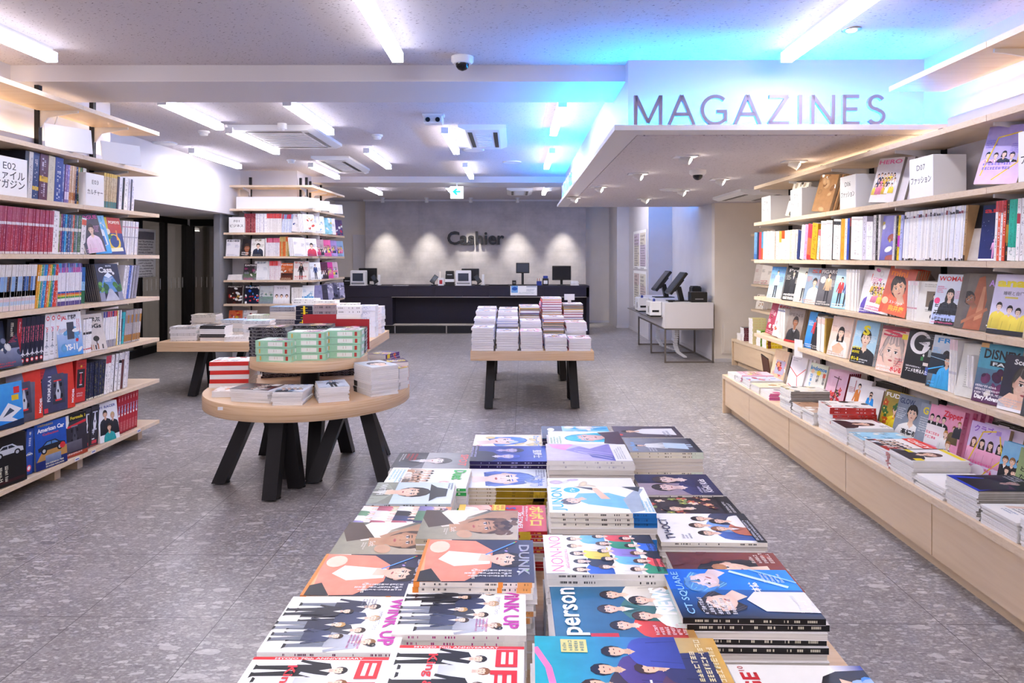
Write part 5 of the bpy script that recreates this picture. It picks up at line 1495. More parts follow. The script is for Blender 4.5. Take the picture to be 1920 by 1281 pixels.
# desc, art, near edge Y, row depth w, left X, length h, top z, copies shown, total, columns' turn, spine side, spine colour, spine marks, pages, flips
SB = lambda seed, c='#2b2b30', bands=(), **k: spine_copy(seed, c, bands, **k)
FT = [
 ('magazine with a grey portrait and red lettering', a_bw, 2.50, .205, -.449, .29, .738, 3, 9, CW, 'R', '#d9d6d3', SB(1, '#6b6b70'), 'pages_white', None),
 ('white magazine with green title and small figures', a_duet, 2.255, .21, -.435, .285, .75, 5, 11, CW, 'R', '#3aa655', SB(2, '#e9f5ea'), 'pages_white', [2, 3, 3, 3]),
 ('pale blue magazine with a man in a dark hat', a_hat, 2.075, .20, -.447, .26, .762, 2, 12, CW, 'R', '#b8c4c9', SB(3), 'pages_white', None),
 ('orange edged magazine with a collage of small portraits', a_collage, 1.868, .20, -.46, .27, .758, 2, 12, CW, 'R', '#e9c8a8', SB(4), 'pages_white', None),
 ('brown magazine with a man resting on his arm, at table edge', a_arm, 1.712, .21, -.465, .275, .765, 2, 12, CW, 'R', '#b7ab93', SB(5), 'pages_white', None),
 ('black and orange magazine with a singer, at table edge', a_orange, 1.499, .21, -.47, .272, .768, 2, 12, CW, 'R', '#f1e6d8', SB(6, '#26262a', ((0, .05, '#e98a3a'), (.7, .74, '#e98a3a'))), 'pages_white', None),
 ('white magazine with pink title and suited group, at table edge', a_wink, 1.286, .21, -.482, .268, .769, 3, 12, CW, 'R', '#efece8', SB(7, '#6d3a58'), 'pages_white', None),
 ('white magazine with red emblem and standing group, at table edge', a_myojo, 1.068, .21, -.487, .256, .766, 2, 12, CW, 'R', '#efe9e6', SB(8, '#c8303a'), 'pages_white', None),
 ('pastel magazine with a blue haired drawn face', a_pastel, 2.78, .20, -.16, .29, .738, 2, 8, CW, 'R', '#e9e3d8', SB(9), 'pages_white', None),
 ('dark blue magazine with two drawn figures', a_purple, 2.565, .21, -.162, .297, .746, 6, 9, CW, 'R', '#2a2352', SB(10, '#a59fd6'), 'pages_white', None),
 ('white magazine with a pale drawn face above gold spines', a_white_girl, 2.335, .21, -.155, .28, .722, 9, 10, CW, 'R', '#cfc4ae', SB(11, '#57441d', ((.36, .99, '#8a6f14'), (.82, .96, '#c8a62c'))), 'pages_tan', [5, 4]),
 ('red magazine with yellow title characters', a_popolo, 1.965, .21, -.17, .275, .722, 10, 11, CW, 'R', '#b3232a', SB(12, '#e9c84a', ((.1, .2, '#d9a52a'), (.7, .82, '#e6be3a'))), 'pages_grey', [3, 1, 2, 2, 3]),
 ('brown magazine with a man on his arm, by the red one', a_arm, 1.733, .20, -.245, .262, .795, 2, 13, CW, 'R', '#b7ab93', SB(13), 'pages_white', None),
 ('black and orange magazine with a singer, nearer the table middle', a_orange, 1.497, .225, -.218, .268, .80, 9, 15, CW, 'R', '#f0e6da', SB(14, '#26262a', ((0, .05, '#e98a3a'), (.7, .74, '#e98a3a'), (.86, .98, '#eda766'))), 'pages_white', [2, 3, 2, 3, 5]),
 ('white magazine with pink title and suited group, nearer the table middle', a_wink, 1.331, .208, -.238, .266, .775, 11, 12, CW, 'R', '#e6e1db', SB(15, '#a8327a', ((.84, .95, '#ece7e2'),)), 'pages_white', [3, 2, 3, 4]),
 ('white magazine with red emblem and standing group, nearer the table middle', a_myojo, 1.095, .21, -.232, .252, .768, 11, 12, CW, 'R', '#ece6e2', SB(16, '#c8303a'), 'pages_tan', [2, 3, 3, 4]),
 ('blue and white magazine at the far end', a_bluewhite, 2.80, .20, .128, .29, .772, 2, 10, CCW, 'L', '#35304a', SB(17, '#d8d4e6'), 'pages_white', None),
 ('white magazine with a cyan haired face', a_cyanhair, 2.592, .20, .145, .29, .802, 2, 12, CCW, 'L', '#dcdad8', SB(18), 'pages_white', None),
 ('lilac magazine with a mountain picture', a_hill, 2.372, .212, .13, .30, .806, 7, 12, CCW, 'L', '#dddad6', SB(19, '#8d8ba0'), 'pages_grey', [2, 3, 2, 2, 3]),
 ('white magazine with faint pastel clouds', a_pastelwhite, 2.09, .21, .118, .285, .768, 2, 10, CCW, 'L', '#e3e0dd', SB(20), 'pages_white', None),
 ('white magazine with cyan title and a reclining figure', a_junon, 1.866, .212, .108, .293, .815, 13, 14, CCW, 'L', '#e2dccf', SB(21, '#33302f', ((0, .22, '#2a6fb4'),), fill=.6), 'pages_grey', [3, 2, 3, 3, 3]),
 ('white magazine with pink title and a crowd of figures', a_nonno, 1.517, .21, .08, .272, .808, 5, 14, CCW, 'L', '#dcd8d2', SB(22), 'pages_white', [3, 2, 9]),
 ('blue grey magazine with white script title', a_person, 1.302, .21, .083, .275, .782, 2, 13, CCW, 'L', '#c9a463', SB(23), 'pages_white', None),
 ('teal and gold magazine with a pink curve', a_teal, .915, .215, .034, .296, .885, 6, 18, CCW, 'L', '#c9c4b8', SB(24), 'pages_white', None),
 ('dark magazine with a white gown at the far corner', a_farwhite, 2.93, .19, .455, .29, .74, 2, 9, CCW, 'L', '#d6d2cb', SB(25), 'pages_grey', None),
 ('grey magazine with silver gowns', a_silver, 2.71, .21, .475, .292, .738, 9, 10, CCW, 'L', '#e2ddcc', SB(26, '#4a4844', ((0, .16, '#d2dccb'),)), 'pages_grey', [2, 4, 2, 2]),
 ('mauve magazine with two men in dark jackets', a_kids, 2.238, .21, .433, .262, .735, 4, 9, CCW, 'L', '#d3cdc6', SB(27), 'pages_grey', [2, 1, 6]),
 ('dark flowered magazine', a_floral, 2.075, .16, .42, .285, .728, 2, 9, CCW, 'L', '#3a3033', SB(28), 'pages_grey', None),
 ('white magazine with five young men and a navy title', a_boys, 1.867, .21, .414, .292, .732, 7, 9, CCW, 'L', '#e4ded2', SB(29, '#3a3634'), 'pages_grey', [1, 3, 3, 2]),
 ('red brown magazine with a dark haired head', a_redhair, 1.60, .21, .41, .285, .728, 2, 9, CCW, 'L', '#9a4a3a', SB(30), 'pages_white', None),
 ('bright blue magazine with two lying faces', a_square, 1.334, .21, .345, .280, .806, 13, 14, CCW, 'L', '#1d1a1a', SB(31, '#d6cfb9'), 'pages_grey', [2, 1, 2, 4, 3, 2]),
 ('white magazine with red title and a woman in black', a_age, 1.10, .21, .415, .256, .728, 2, 9, CCW, 'L', '#d9d6d2', SB(32), 'pages_white', None),
]
for i, (desc, fn, yn, w, xl, h, zt, solo, n, ang, side, sc, sa, pg, fl) in enumerate(FT):
    a = fn()
    a2 = a
    if abs(a.A - h / w) > .01:      # fit the artwork to the trim size
        k = (h / w) / a.A
        a.P = [([(p[0], p[1] * k) for p in pts], l, c) for pts, l, c in a.P]; a.A = h / w
    pile('magazine', 'magazine', desc, a, xl + h / 2, yn + w / 2, ang, w, h, ZT, zt, n, min(solo, 8), fl, i, .0025, .5, None, side, sc, sa, pg)

# ------------------------------------------------------------------ newsprint piles on the middle table
def a_news(seed, cols, bg='#f1ecf2'):
    def g():
        a = Art(1.4, bg); r = random.Random(seed)
        a.blobs(16, cols, 0, 0, 1, 1.4, .05, .16, seed); a.head(.5, .75, .4, SK, '#2a2022', .5); a.blurb(.05, 1.3, .9, 2, .09, r.choice(cols), seed); a.blurb(.05, .3, .9, 3, .06, '#3a3540', seed)
        return a
    return g
PINK, BLU, MIX = ['#e2509a', '#f2a6c8', '#ffffff', '#d8364f'], ['#5f7fd0', '#b9c9f0', '#ffffff', '#e9e3f0', '#c88a9a'], ['#e8b53a', '#d8484a', '#f3e9ee', '#6a4a8a', '#3d6fc0']
XC = [-.285, -.045, .19, .43, .665]
NP = [(6.62, [(.225, BLU, 'bulky'), (.185, BLU, 'bulky'), (.19, PINK, 'bulky'), (.135, MIX, 'bulky'), (.122, PINK, 'bulky')]),
      (6.98, [(.285, BLU, 'bulky'), (.285, BLU, 'folded'), (.26, BLU, 'bulky'), (.30, MIX, 'folded'), (.245, PINK, 'bulky')]),
      (7.36, [(.33, BLU, 'bulky'), (.32, BLU, 'bulky'), (.385, MIX, 'folded'), (.475, MIX, 'folded'), (.41, MIX, 'folded')]),
      (7.75, [(.34, BLU, 'bulky'), (.33, MIX, 'bulky'), (.36, BLU, 'bulky'), (.40, PINK, 'folded'), (.36, MIX, 'bulky')])]
ROWN = ['front row', 'second row', 'third row', 'back row']
for q, (y, cols) in enumerate(NP):
    for i, (hh, pal, kind) in enumerate(cols):
        n = max(3, int(hh / (.021 if kind == 'bulky' else .026)))
        a = a_news(q * 10 + i, pal)()
        desc = '%s newsprint pile %s from the left, %s' % (kind, first(i), ROWN[q])
        r = random.Random(q * 9 + i)
        z = ZT
        sizes = [hh / n * r.uniform(.8, 1.2) for _ in range(n)]; k = hh / sum(sizes)
        g = 'copies in the ' + desc
        for j in range(n):
            t = sizes[j] * k - .0012
            topm = j == n - 1
            w, h = .215, .31
            me = leafset(w, h, t * .98, a if topm else None, 'L', r.choice(pal + ['#efeaf0', '#f3eef2']) if kind == 'bulky' else r.choice(pal), None, r.choice(pal) if kind == 'folded' else '#efe9ee', 'pages_white' if kind == 'bulky' else r.choice(['pages_white', 'pages_dark', 'pages_white']), False, cover_t=.0035 if kind == 'folded' else .0012)
            z += sizes[j] * k
            M = T(XC[i] + r.gauss(0, .003), y + .155 + r.gauss(0, .003), z - art_th(a) * topm) @ Rz(math.radians(r.gauss(0, .8) + (180 if kind == 'bulky' and r.random() < .5 else 0))) @ FLAT @ T(-w / 2, 0, -h / 2)
            put('manga_magazine', me, M, ('top copy of the ' if topm else '%s under the top of the ' % first(n - 2 - j)) + desc, 'magazine', g, q < 3 or j > n - 4)
t = thing('price_card', 'small white price card standing on the piles of the middle table', 'card', (.79, 7.7, ZT + .43))
t.location.x = .665; t.location.y = 7.75 + .1
t.location.z = ZT + .362
obj('card', MB().box((-.06, -.002, .06), (.06, .002, .13), 'white_plastic'), t); obj('stand', MB().box((-.02, -.002, 0), (.02, .002, .06), 'white_metal').box((-.03, -.02, 0), (.03, .02, .004), 'white_metal'), t)

# ------------------------------------------------------------------ round table
def a_gen(bg, fig='bust', hair='#2a2122', cloth='#39405c', title=None, tc='#222', seed=1, A=1.38, blurb='#55555f', bg2=None, long=0.0, skin=SK, big=None, bigc='#fff', tsize=.18, k=None, tb=.02, shirt=None, tie=None, big_=None):
    a = Art(A, bg, bg2)
    r = random.Random(seed)
    if fig == 'bust': a.bust(.52, A * .60, k or .36, skin, hair, cloth, long, shirt, tie)
    elif fig == 'face': a.head(.52, A * .46, k or .72, skin, hair, long, r.uniform(-.2, .2)); 
    elif fig == 'full': a.full(.5, .04, A * .86, skin, hair, cloth, '#2a2a33', long)
    elif fig == 'pair': a.full(.33, .08, A * .74, skin, hair, cloth); a.full(.66, .06, A * .76, skin, '#3a2a25', '#34479a')
    elif fig == 'group': a.crowd(4, A * .5, .15, [cloth, '#ffffff', '#2a2c38'], rows=2, seed=seed)
    elif fig == 'crowd': a.crowd(6, A * .62, .1, [cloth, '#f2d24a', '#e27a9a', '#3a3f6a', '#ffffff'], rows=3, seed=seed)
    elif fig == 'floral': a.floral([cloth, hair, '#f2a8b8', '#ffffff'], .1, .2, .9, A * .8, 14, .09, seed)
    elif fig == 'scene': a.rect(0, 0, 1, A * .4, cloth, hair); a.blobs(9, [hair, cloth, '#f2efe6'], 0, A * .3, 1, A * .6, .05, .14, seed)
    elif fig == 'blobs': a.blobs(16, [hair, cloth, '#ffffff', bg], 0, 0, 1, A, .05, .18, seed)
    if title: a.text(title, .5, A - tsize * 1.05, tsize, tc, tb, w=min(.9, .2 * len(title) + .1), al='c')
    if blurb:
        a.blurb(.05, A * .74, .3, 4, .035, blurb, seed); a.blurb(.66, A * .66, .3, 5, .032, blurb, seed + 2); a.blurb(.05, .12, .8, 2, .05, blurb, seed + 4)
    if big: a.blurb(.06, .2, .85, 2, .1, bigc, seed + 9)
    return a
def rpile(desc, art, x, y, deg, w, h, z0, z1, n, flips=None, sc='#e9e6e2', sa=None, pages='pages_white', seed=0, kind='paperback', cat='book', jit=.003, spin=.8, slot='stack', spine='R'):
    pile(kind, cat, desc, art, RX + x, RY + y, math.radians(deg), w, h, z0 + .0005, z1, n, 99, flips, seed, jit, spin, None, spine, sc, sa, pages, split=False, slot=slot)
# lower tier, left to right along its front
RW = SB(41, '#ffffff', ((.3, 1, '#d2342f'), (.5, .62, '#e9a8a0')))
rpile('red and white box set', a_gen('#ffffff', 'blobs', '#e24a3a', '#f4d8d0', None, seed=2, A=1.2), -.555, .03, -84, .22, .265, ZT, .79, 6, [1, 1, 1, 1, 1, 1], '#d2342f', None, 'pages_white', 1)
rpile('white paperback with orange sketch', a_gen('#f8f6f4', 'blobs', '#f0b890', '#f6e3d8', None, seed=5, blurb=None), -.40, -.30, 96, .19, .26, ZT, .645, 3, None, '#f6f3f1', None, 'pages_white', 2)
rpile('grey photo paperback laid askew', a_gen('#4a4a50', 'group', '#2a2a2c', '#cfd0d2', None, seed=7, blurb='#c6413f'), -.195, -.46, 78, .20, .27, ZT, .688, 6, None, '#e6e4e2', None, 'pages_white', 3)
rpile('pale paperback with blue top, at the very front', a_gen('#dfe6ee', 'group', '#2a2a2c', '#8aa0b8', 'ぼくら', '#2a6aa8', seed=8, blurb='#77808c'), .045, -.52, 2, .185, .255, ZT, .69, 7, None, '#e4e2e2', None, 'pages_white', 4)
rpile('pale paperback with a running figure', a_gen('#cfd8e2', 'full', '#2a2a2c', '#3a4a5a', 'ワル', '#2aa0d8', seed=9, blurb='#77808c'), .265, -.42, 22, .19, .26, ZT, .70, 8, [3, 5], '#e2e0e0', SB(43, '#1a1a1c', ((.0, .16, '#1c1b1e'),)), 'pages_white', 5)
rpile('pale paperback with a drawn head, on the tallest pile', a_gen('#c9cdd0', 'face', '#2a2626', '#555', None, seed=10, blurb=None), .515, -.235, 38, .20, .265, ZT, .80, 15, [9, 6], '#e0dfe0', SB(44, '#dcd8c8', ((.0, .2, '#1c1b1e'),)), 'pages_white', 6)
for i, (x, y, z) in enumerate(((.47, .30, ZT), (.585, .125, ZT))):
    rpile('%s purple and yellow boxed set' % ('farther' if i == 0 else 'nearer'), a_gen('#4a2a6a', 'crowd', '#f2d24a', '#e2c93a', None, seed=12 + i, blurb='#f6e45a'), x, y, -20 + 40 * i, .15, .2, ZT, .80 - .03 * i, 6, None, '#56307a', SB(46 + i, '#f7e04a', ((.1, .3, '#e9c93a'), (.6, .7, '#d8343a'))), 'pages_white', 20 + i)
rpile('red and yellow boxed set at the rim', a_gen('#d8a82a', 'crowd', '#c8303a', '#f2d24a', None, seed=15), .628, -.075, 60, .1, .14, ZT, .755, 6, None, '#d8303a', SB(48, '#f7e04a', ((.1, .3, '#f2c93a'), (.6, .8, '#f7e04a'))), 'pages_white', 30)
# dark checked books behind on the lower tier
CH = SB(49, '#b9b4bf', ((.0, .06, '#55505c'), (.3, .36, '#55505c'), (.6, .66, '#55505c')), rows=2)
for i, (x, y) in enumerate(((-.16, .48), (.08, .5), (-.36, .42))):
    rpile('dark checked book, %s pile behind the column' % first(i), a_gen('#2d2a33', 'group', '#55505c', '#8a8592', None, seed=20 + i), x, y, 94 + 8 * i, .19, .26, ZT, .745, 8, None, '#2c2932', CH, 'pages_dark', 40 + i, spine='L')
# upper tier
ZU = .827
GB = SB(50, '#a9725a', ((.36, .78, '#f2f5ef'), (.84, .91, '#b8433a'), (.10, .14, '#e0b455')), rows=1, v0=.4, v1=.76, fill=.5)
GRN = '#a9d8ba'
def box_set(desc, x, y, deg, z1, n, seed):
    r = random.Random(seed)
    for j in range(n):
        L, W, t = .245, .175, .046
        a = Art(L / W, GRN); a.rect(.06, .06, .94, L / W - .06, '#dfe6dc'); a.crowd(4, L / W * .55, .13, ['#c9a0a8', '#8f86b0', '#d8d0c0'], rows=2, seed=seed); a.blurb(.1, .2, .7, 2, .07, '#7a5a68', seed)
        me = leafset(W, L, t, a, 'L', GRN, GB, GRN, 'pages_white', False)
        # box sides in the same mint paper
        me2 = MB(); me2.box((0, 0, 0), (W, t, L), 'print', hx(GRN)); a.put(me2, (0, 0, 0), (1, 0, 0), (0, 0, 1), (0, -1, 0), W)
        for v1, v0, d0, d1, col in [(1 - q[0], 1 - q[1], q[2], q[3], q[4]) for q in GB]:
            d0, d1 = max(d0, .2), min(d1, .8)
            me2.face([(-4e-4, t * d0, L * v0), (-4e-4, t * d0, L * v1), (-4e-4, t * d1, L * v1), (-4e-4, t * d1, L * v0)], 'print', hx(col))
        for v0, v1, d0, d1, col in GB[:3]:
            d0, d1 = .22, .78
            me2.face([(W * v0, t * d0, -4e-4), (W * v0, t * d1, -4e-4), (W * v1, t * d1, -4e-4), (W * v1, t * d0, -4e-4)], 'print', hx(col))
        top = j == n - 1
        M = T(RX + x + r.gauss(0, .002), RY + y + r.gauss(0, .002), ZU + (j + 1) * (t + .0018) - .0015) @ Rz(math.radians(deg + r.gauss(0, .7))) @ FLAT @ T(-W / 2, 0, -L / 2)
        put('boxed_book_set', (me2.mesh('boxed_book_set'),), M, ('top mint green box of the ' if top else '%s mint green box down in the ' % first(n - 1 - j)) + desc, 'boxed set', 'mint green boxes on the round table')
box_set('front pile on the upper tier', -.13, -.255, 82, 0, 3, 1)
box_set('middle pile on the upper tier', .055, -.19, 92, 0, 4, 2)
box_set('pile at the rim of the upper tier', .265, -.08, 93, 0, 4, 3)
for i, (x, y, n, z1) in enumerate(((-.265, -.005, 9, ZU + .205), (-.0, .13, 9, ZU + .205), (.235, .16, 8, ZU + .18))):
    rpile('black checked manga, %s pile on the upper tier' % first(i), a_gen('#3a3038', 'crowd', '#8a5a4a', '#c9b9a9', None, seed=30 + i, blurb='#c9a95a'), x, y, 88 + 5 * i, .185, .26, ZU, z1, n, None, '#2a272e', CH, 'pages_dark', 50 + i, kind='manga_book', cat='book', spine='L')
for i, (x, y, rz, w) in enumerate(((-.02, .31, .05, .25), (.23, .30, -.05, .26))):
    t = thing('red_card', 'plain red card standing behind the checked manga, %s one' % ('taller left' if i == 0 else 'lower right'), 'card', (RX + x, RY + y, ZU), rz)
    obj('sheet', MB().box((-w / 2, -.002, 0), (w / 2, .002, .262 - .035 * i), 'red_card'), t); obj('foot', MB().box((-w / 2, -.0, 0), (w / 2, .05, .003), 'red_card'), t)

# ------------------------------------------------------------------ table before the corner bookshelf
LT = [  # x, y, angle, w, h, top z, copies, description, art colours, spine colour, pages
 (-3.60, 7.50, 5, .21, .28, .765, 11, 'grey edged weekly at the table corner', ('#e9e6e2', 'group', '#2a2122', '#8a8a92'), '#d9d5d2', 'pages_white'),
 (-3.28, 7.52, -3, .20, .28, .775, 9, 'black and white striped paperback, second from the corner', ('#2a2a30', 'group', '#55555c', '#e9e9ec'), '#2a2a30', 'pages_white'),
 (-3.02, 7.47, 12, .19, .26, .66, 4, 'thin white paperback lying low at the table front', ('#f2f0ee', 'blobs', '#c9d8e8', '#e2e6ea'), '#f0eeec', 'pages_white'),
 (-2.80, 7.52, 3, .21, .29, .83, 12, 'pale blue topped paperback on a wavy pile', ('#bfe3ee', 'blobs', '#f2f8fa', '#8fcfe2'), '#dfe3ea', 'pages_white'),
 (-3.58, 7.95, 2, .21, .28, .86, 14, 'cream weekly behind the corner pile', ('#d8d2c2', 'group', '#4a4038', '#b9b0a0'), '#c9c4ba', 'pages_grey'),
 (-3.22, 7.93, -6, .21, .28, .80, 10, 'blue leaflet topped pile in the second row', ('#9fc3ea', 'blobs', '#e2eefa', '#c8def4'), '#cfd6de', 'pages_white'),
 (-2.95, 7.98, 4, .2, .27, .85, 11, 'green and white paperback in the second row', ('#e3ead9', 'scene', '#6a8a4a', '#b8c99a'), '#d9ddd2', 'pages_white'),
 (-2.66, 7.95, 0, .22, .29, .95, 12, 'grey banded paperback under a blue cover', ('#7fb0dc', 'blobs', '#dbe9f6', '#4f86c0'), '#8a8890', 'pages_grey'),
 (-2.52, 8.30, 2, .21, .28, 1.02, 14, 'plain white paperback on the tall back pile', ('#f4f2ef', 'blobs', '#e9e6e0', '#dcd8d2'), '#f1efec', 'pages_white'),
 (-2.27, 8.25, -2, .2, .27, 1.0, 13, 'plain white paperback, second tall back pile', ('#f6f4f0', 'blobs', '#ece9e2', '#dcd8d0'), '#f2f0ec', 'pages_white'),
 (-2.36, 7.78, 0, .2, .19, .97, 7, 'navy pouch set tied with yellow cord', ('#1c1e30', 'none', '#f2d22a', '#1c1e30'), '#1c1e30', 'pages_white'),
 (-2.13, 7.80, 2, .21, .26, .985, 6, 'thick photo book with peach cover', ('#f0c9b0', 'crowd', '#c8604a', '#e8b090'), '#9a8c92', 'pages_white'),
 (-1.99, 8.22, 0, .2, .27, .97, 12, 'green flecked white paperback at the back', ('#e9efe0', 'floral', '#6a9a4a', '#a8c98a'), '#f0f0ea', 'pages_white'),
 (-1.86, 7.82, 3, .21, .28, .965, 8, 'thick white paperback beside the photo books', ('#f3f1f3', 'blobs', '#e2dfe6', '#d8d4e0'), '#f1eff2', 'pages_white'),
 (-1.66, 7.85, 92, .2, .19, .97, 6, 'white boxed book with blue pattern', ('#eef0f8', 'blobs', '#3a4a9a', '#cfd6ee'), '#e9ecf6', 'pages_white'),
 (-1.66, 8.25, 90, .2, .19, .93, 8, 'white boxed book with red marks at the back corner', ('#f6f2f4', 'blobs', '#b8405a', '#f0dfe4'), '#f4eff2', 'pages_white'),
]
for i, (x, y, deg, w, h, zt, n, desc, (bg, fig, c1, c2), sc, pg) in enumerate(LT):
    a = a_gen(bg, fig, c1, c2, None, seed=60 + i, A=h / w)
    sa = SB(60 + i, '#3a3640')
    if 'navy' in desc:
        sa = [(.44, .56, 0, 1, '#f2d22a'), (.3, .44, .4, .5, '#f2d22a'), (.56, .7, .5, .6, '#f2d22a')]
    if 'blue pattern' in desc: sa = SB(71, '#3a4a9a', rows=3, v0=.3, v1=.8)
    if 'red marks' in desc: sa = SB(72, '#b8405a', rows=3, v0=.1, v1=.9)
    pile('book', 'book', desc, a, x, y, math.radians(deg if 'boxed' in desc else deg + 90), w, h, ZT, zt, n, 7 if i > 3 else 12, [0] if 'navy' in desc or 'boxed' in desc else [2, 3, 2, 3, 9], 70 + i, .004, 1.0, None, 'L', sc, sa, pg, split=False, slot='pile')
# ------------------------------------------------------------------ right wall: covers shown to the aisle
W4, H4 = .225, .29
def rc(px, z, art, n, t, desc, fan=0.0, w=W4, h=H4, lean=13, yaw=11, roll=0.0, d=.035, spine='L', sc='#e9e6e2', sa=None, pages='pages_white', where='', solo=2, gap=.0015):
    if abs(art.A - h / w) > .01:
        k = (h / w) / art.A
        art.P = [([(p[0], p[1] * k) for p in pts], l, c) for pts, l, c in art.P]; art.A = h / w
    face_out(RF, px, z, art, w, h, n, t, desc, lean, yaw, roll, d, fan, 'magazine', 'magazine', spine, sc, sa, pages, solo, where, True, gap)
def face_cover(bg, skin, hair, title, tc, seed, long=.4, bg2=None, k=.8, extra=None, ts=.26):
    a = Art(1.3, bg, bg2); a.head(.52, .58, k, skin, hair, long, .1 if seed % 2 else -.08)
    if title: a.text(title, .06, 1.28 - ts, ts, tc, .03, w=.88)
    a.blurb(.66, .4, .3, 5, .045, tc, seed); a.blurb(.05, .12, .9, 2, .06, '#ffffff', seed)
    if extra: extra(a)
    return a
rn = random.Random(3)
def S_(t, c, bands=None, tc='#4a4648', h=None): return (t, c, bands, tc, h)
WH = ['#f4f2f0', '#ece9e6', '#f8f6f4', '#e4e1df']
SHC = ', third shelf down on the right'
SHD = ', fourth shelf down on the right'
SHE = ', leaning on the bench'
zc, zd, ze, za = 1.15, .80, .374, 1.852
# shelf C
rc(1437, zc, a_gen('#cfe6f2', 'full', '#3a3a4a', '#f2f6fa', '25an', '#5fb4e6', seed=101, bg2='#3d8fd8'), 2, .008, 'aqua magazine with a pale standing figure' + SHC)
rc(1465, zc, a_gen('#17171b', 'full', '#2a2122', '#2d2c33', 'Pre', '#f2efe9', seed=102, blurb='#e9e6de', big=True), 2, .008, 'black magazine with large white serif title' + SHC)
rc(1486, zc, a_gen('#dfe6d8', 'full', '#4a3a2a', '#e9e2d2', None, seed=103, blurb='#c89a9a'), 3, .012, 'pale green magazine with a standing woman' + SHC, .012)
rc(1503, zc, a_gen('#8fa6bd', 'bust', '#241d1e', '#eceef0', 'SI', '#e0563a', seed=104, bg2='#8da0b6', k=.3, shirt='#f7f7f8', blurb='#e0876a'), 2, .008, 'grey blue magazine with red title letters' + SHC)
a = a_gen('#55535a', 'full', '#3a2a22', '#d9b78f', 'FIGARO', '#f6f4f2', seed=105, bg2='#7a7880', blurb='#f2efe9', long=.6); a.ell(.2, .95, .13, .13, '#f6f6f8')
rc(1527, zc, a, 4, .012, 'dark grey magazine with a woman in beige' + SHC, 0, pages='pages_dark')
rc(1556, zc, a_gen('#8fc4ea', 'pair', '#231c1d', '#c8343a', None, seed=106, bg2='#bfe0f2', blurb='#ffffff'), 3, .010, 'sky blue magazine with a red and a blue suit' + SHC, .02)
spines(RF, 1583, 1607, zc, [S_(1, rn.choice(WH), [(.93, .96, '#c9c6cc')], '#cfccd2') for _ in range(9)], 'white magazines packed beside the purple jacket cover', cat='magazine', d=.05, h0=.285, lean=5)
a = a_gen('#e9e6ea', 'bust', '#241d1e', '#5f48b0', 'N', '#f0502a', seed=108, k=.42, tsize=.34, blurb='#ffffff'); 
rc(1608, zc, a, 5, .009, 'white magazine with orange letter and purple jacket' + SHC, 0, w=.2)
a = a_gen('#f7f3f6', 'crowd', '#e27ab0', '#e2b83a', None, seed=109, blurb='#d84a8a'); a.blobs(8, ['#f08ac0', '#f2d24a', '#ffffff'], 0, .95, 1, 1.3, .06, .12, 5)
rc(1619, zc, a, 4, .01, 'white magazine crowded with small figures' + SHC, .015, roll=6, pages='pages_dark')
a = Art(1.3, '#e05a40', '#c96a54'); a.poly([(.1, .0), (.25, .55), (.8, .62), (1, .1), (1, 0)], '#e86a48'); a.head(.5, .74, .62, '#eec0a0', '#2d1f1f', 0, .5); a.text('mini', .1, 1.06, .24, '#f0862a', .03, w=.6); a.text('ストリート', .3, .3, .1, '#ffffff', .01, w=.5); a.text('向井康', .34, .12, .17, '#f2c24a', .03, w=.55); a.ell(.14, .34, .12, .1, '#f6c9a0')
rc(1646, zc, a, 6, .011, 'coral red magazine with a leaning head' + SHC, 0, w=.232, h=.295, roll=7, pages='pages_tan')
a = Art(1.3, '#e6e3da'); a.rect(.3, .5, .8, 1.0, '#7a6a58'); a.bust(.6, .85, .16, SK, '#2a2222', '#1f1f24'); a.ell(.62, .2, .13, .1, '#23252c'); a.blurb(.2, 1.2, .6, 2, .04, '#9a9588', 3); a.blurb(.3, .4, .4, 2, .03, '#55524a', 5)
rc(1716, zc, a, 3, .012, 'cream square magazine with a dark photo' + SHC, 0, w=.2, h=.23, lean=8)
spines(RF, 1698, 1718, zc, [S_(1, rn.choice(WH), [(.9, 1, rn.choice(['#f2dfe6', '#f6f4f4'])), (.3, .34, '#d9a0b0')], '#d6d0d8') for _ in range(8)], 'white and pink magazines beside the coral cover', cat='magazine', d=.05, h0=.23, lean=5)
a = a_gen('#dfe6f4', 'bust', '#1d1718', '#23242c', 'WOMAN', '#e0343a', seed=111, A=1.45, k=.3, long=.8, blurb='#e05a8a'); a.blurb(.08, .5, .8, 2, .13, '#15151a', 3); a.rect(.04, .12, .96, .3, '#aebfe6'); a.blurb(.06, .27, .85, 2, .1, '#16161c', 7); a.ell(.12, .68, .1, .09, '#e8467a'); a.rect(.86, 1.0, 1.0, 1.2, '#a9d23a')
rc(1742, zc, a, 3, .012, 'pale blue magazine with red title and big black copy' + SHC, .02, w=.2, h=.28)
a = Art(1.3, '#5d5550', '#7a7068'); a.poly([(.25, .0), (.35, .6), (.45, 1.2), (.6, 1.25), (.75, .7), (.7, .0)], '#a8603f'); a.poly([(.5, .2), (.6, 1.0), (.66, 1.0), (.7, .3)], '#c98a62'); a.line([(.1, .1), (.8, .5)], .07, '#b5704c'); a.head(.3, .7, .34, '#9a6a4c', '#2a201c', 0, .7); a.rect(0, 0, .18, 1.3, '#6a6058'); a.text('An', .74, 1.02, .2, '#c9a0f0', .02, w=.22); a.text('an', .85, .12, .06, '#fff', .02)
rc(1787, zc, a, 5, .011, 'bronze magazine with entwined bodies' + SHC, 0, pages='pages_dark')
a = Art(1.3, '#d9d3ee', '#dcd7ee'); a.text('anan', .06, 1.04, .24, '#f0e03a', .05, w=.9); a.text('睡眠と自律神経', .25, .86, .09, '#4a4656', .01, w=.66); a.rect(.3, .78, .6, .82, '#d9c96a')
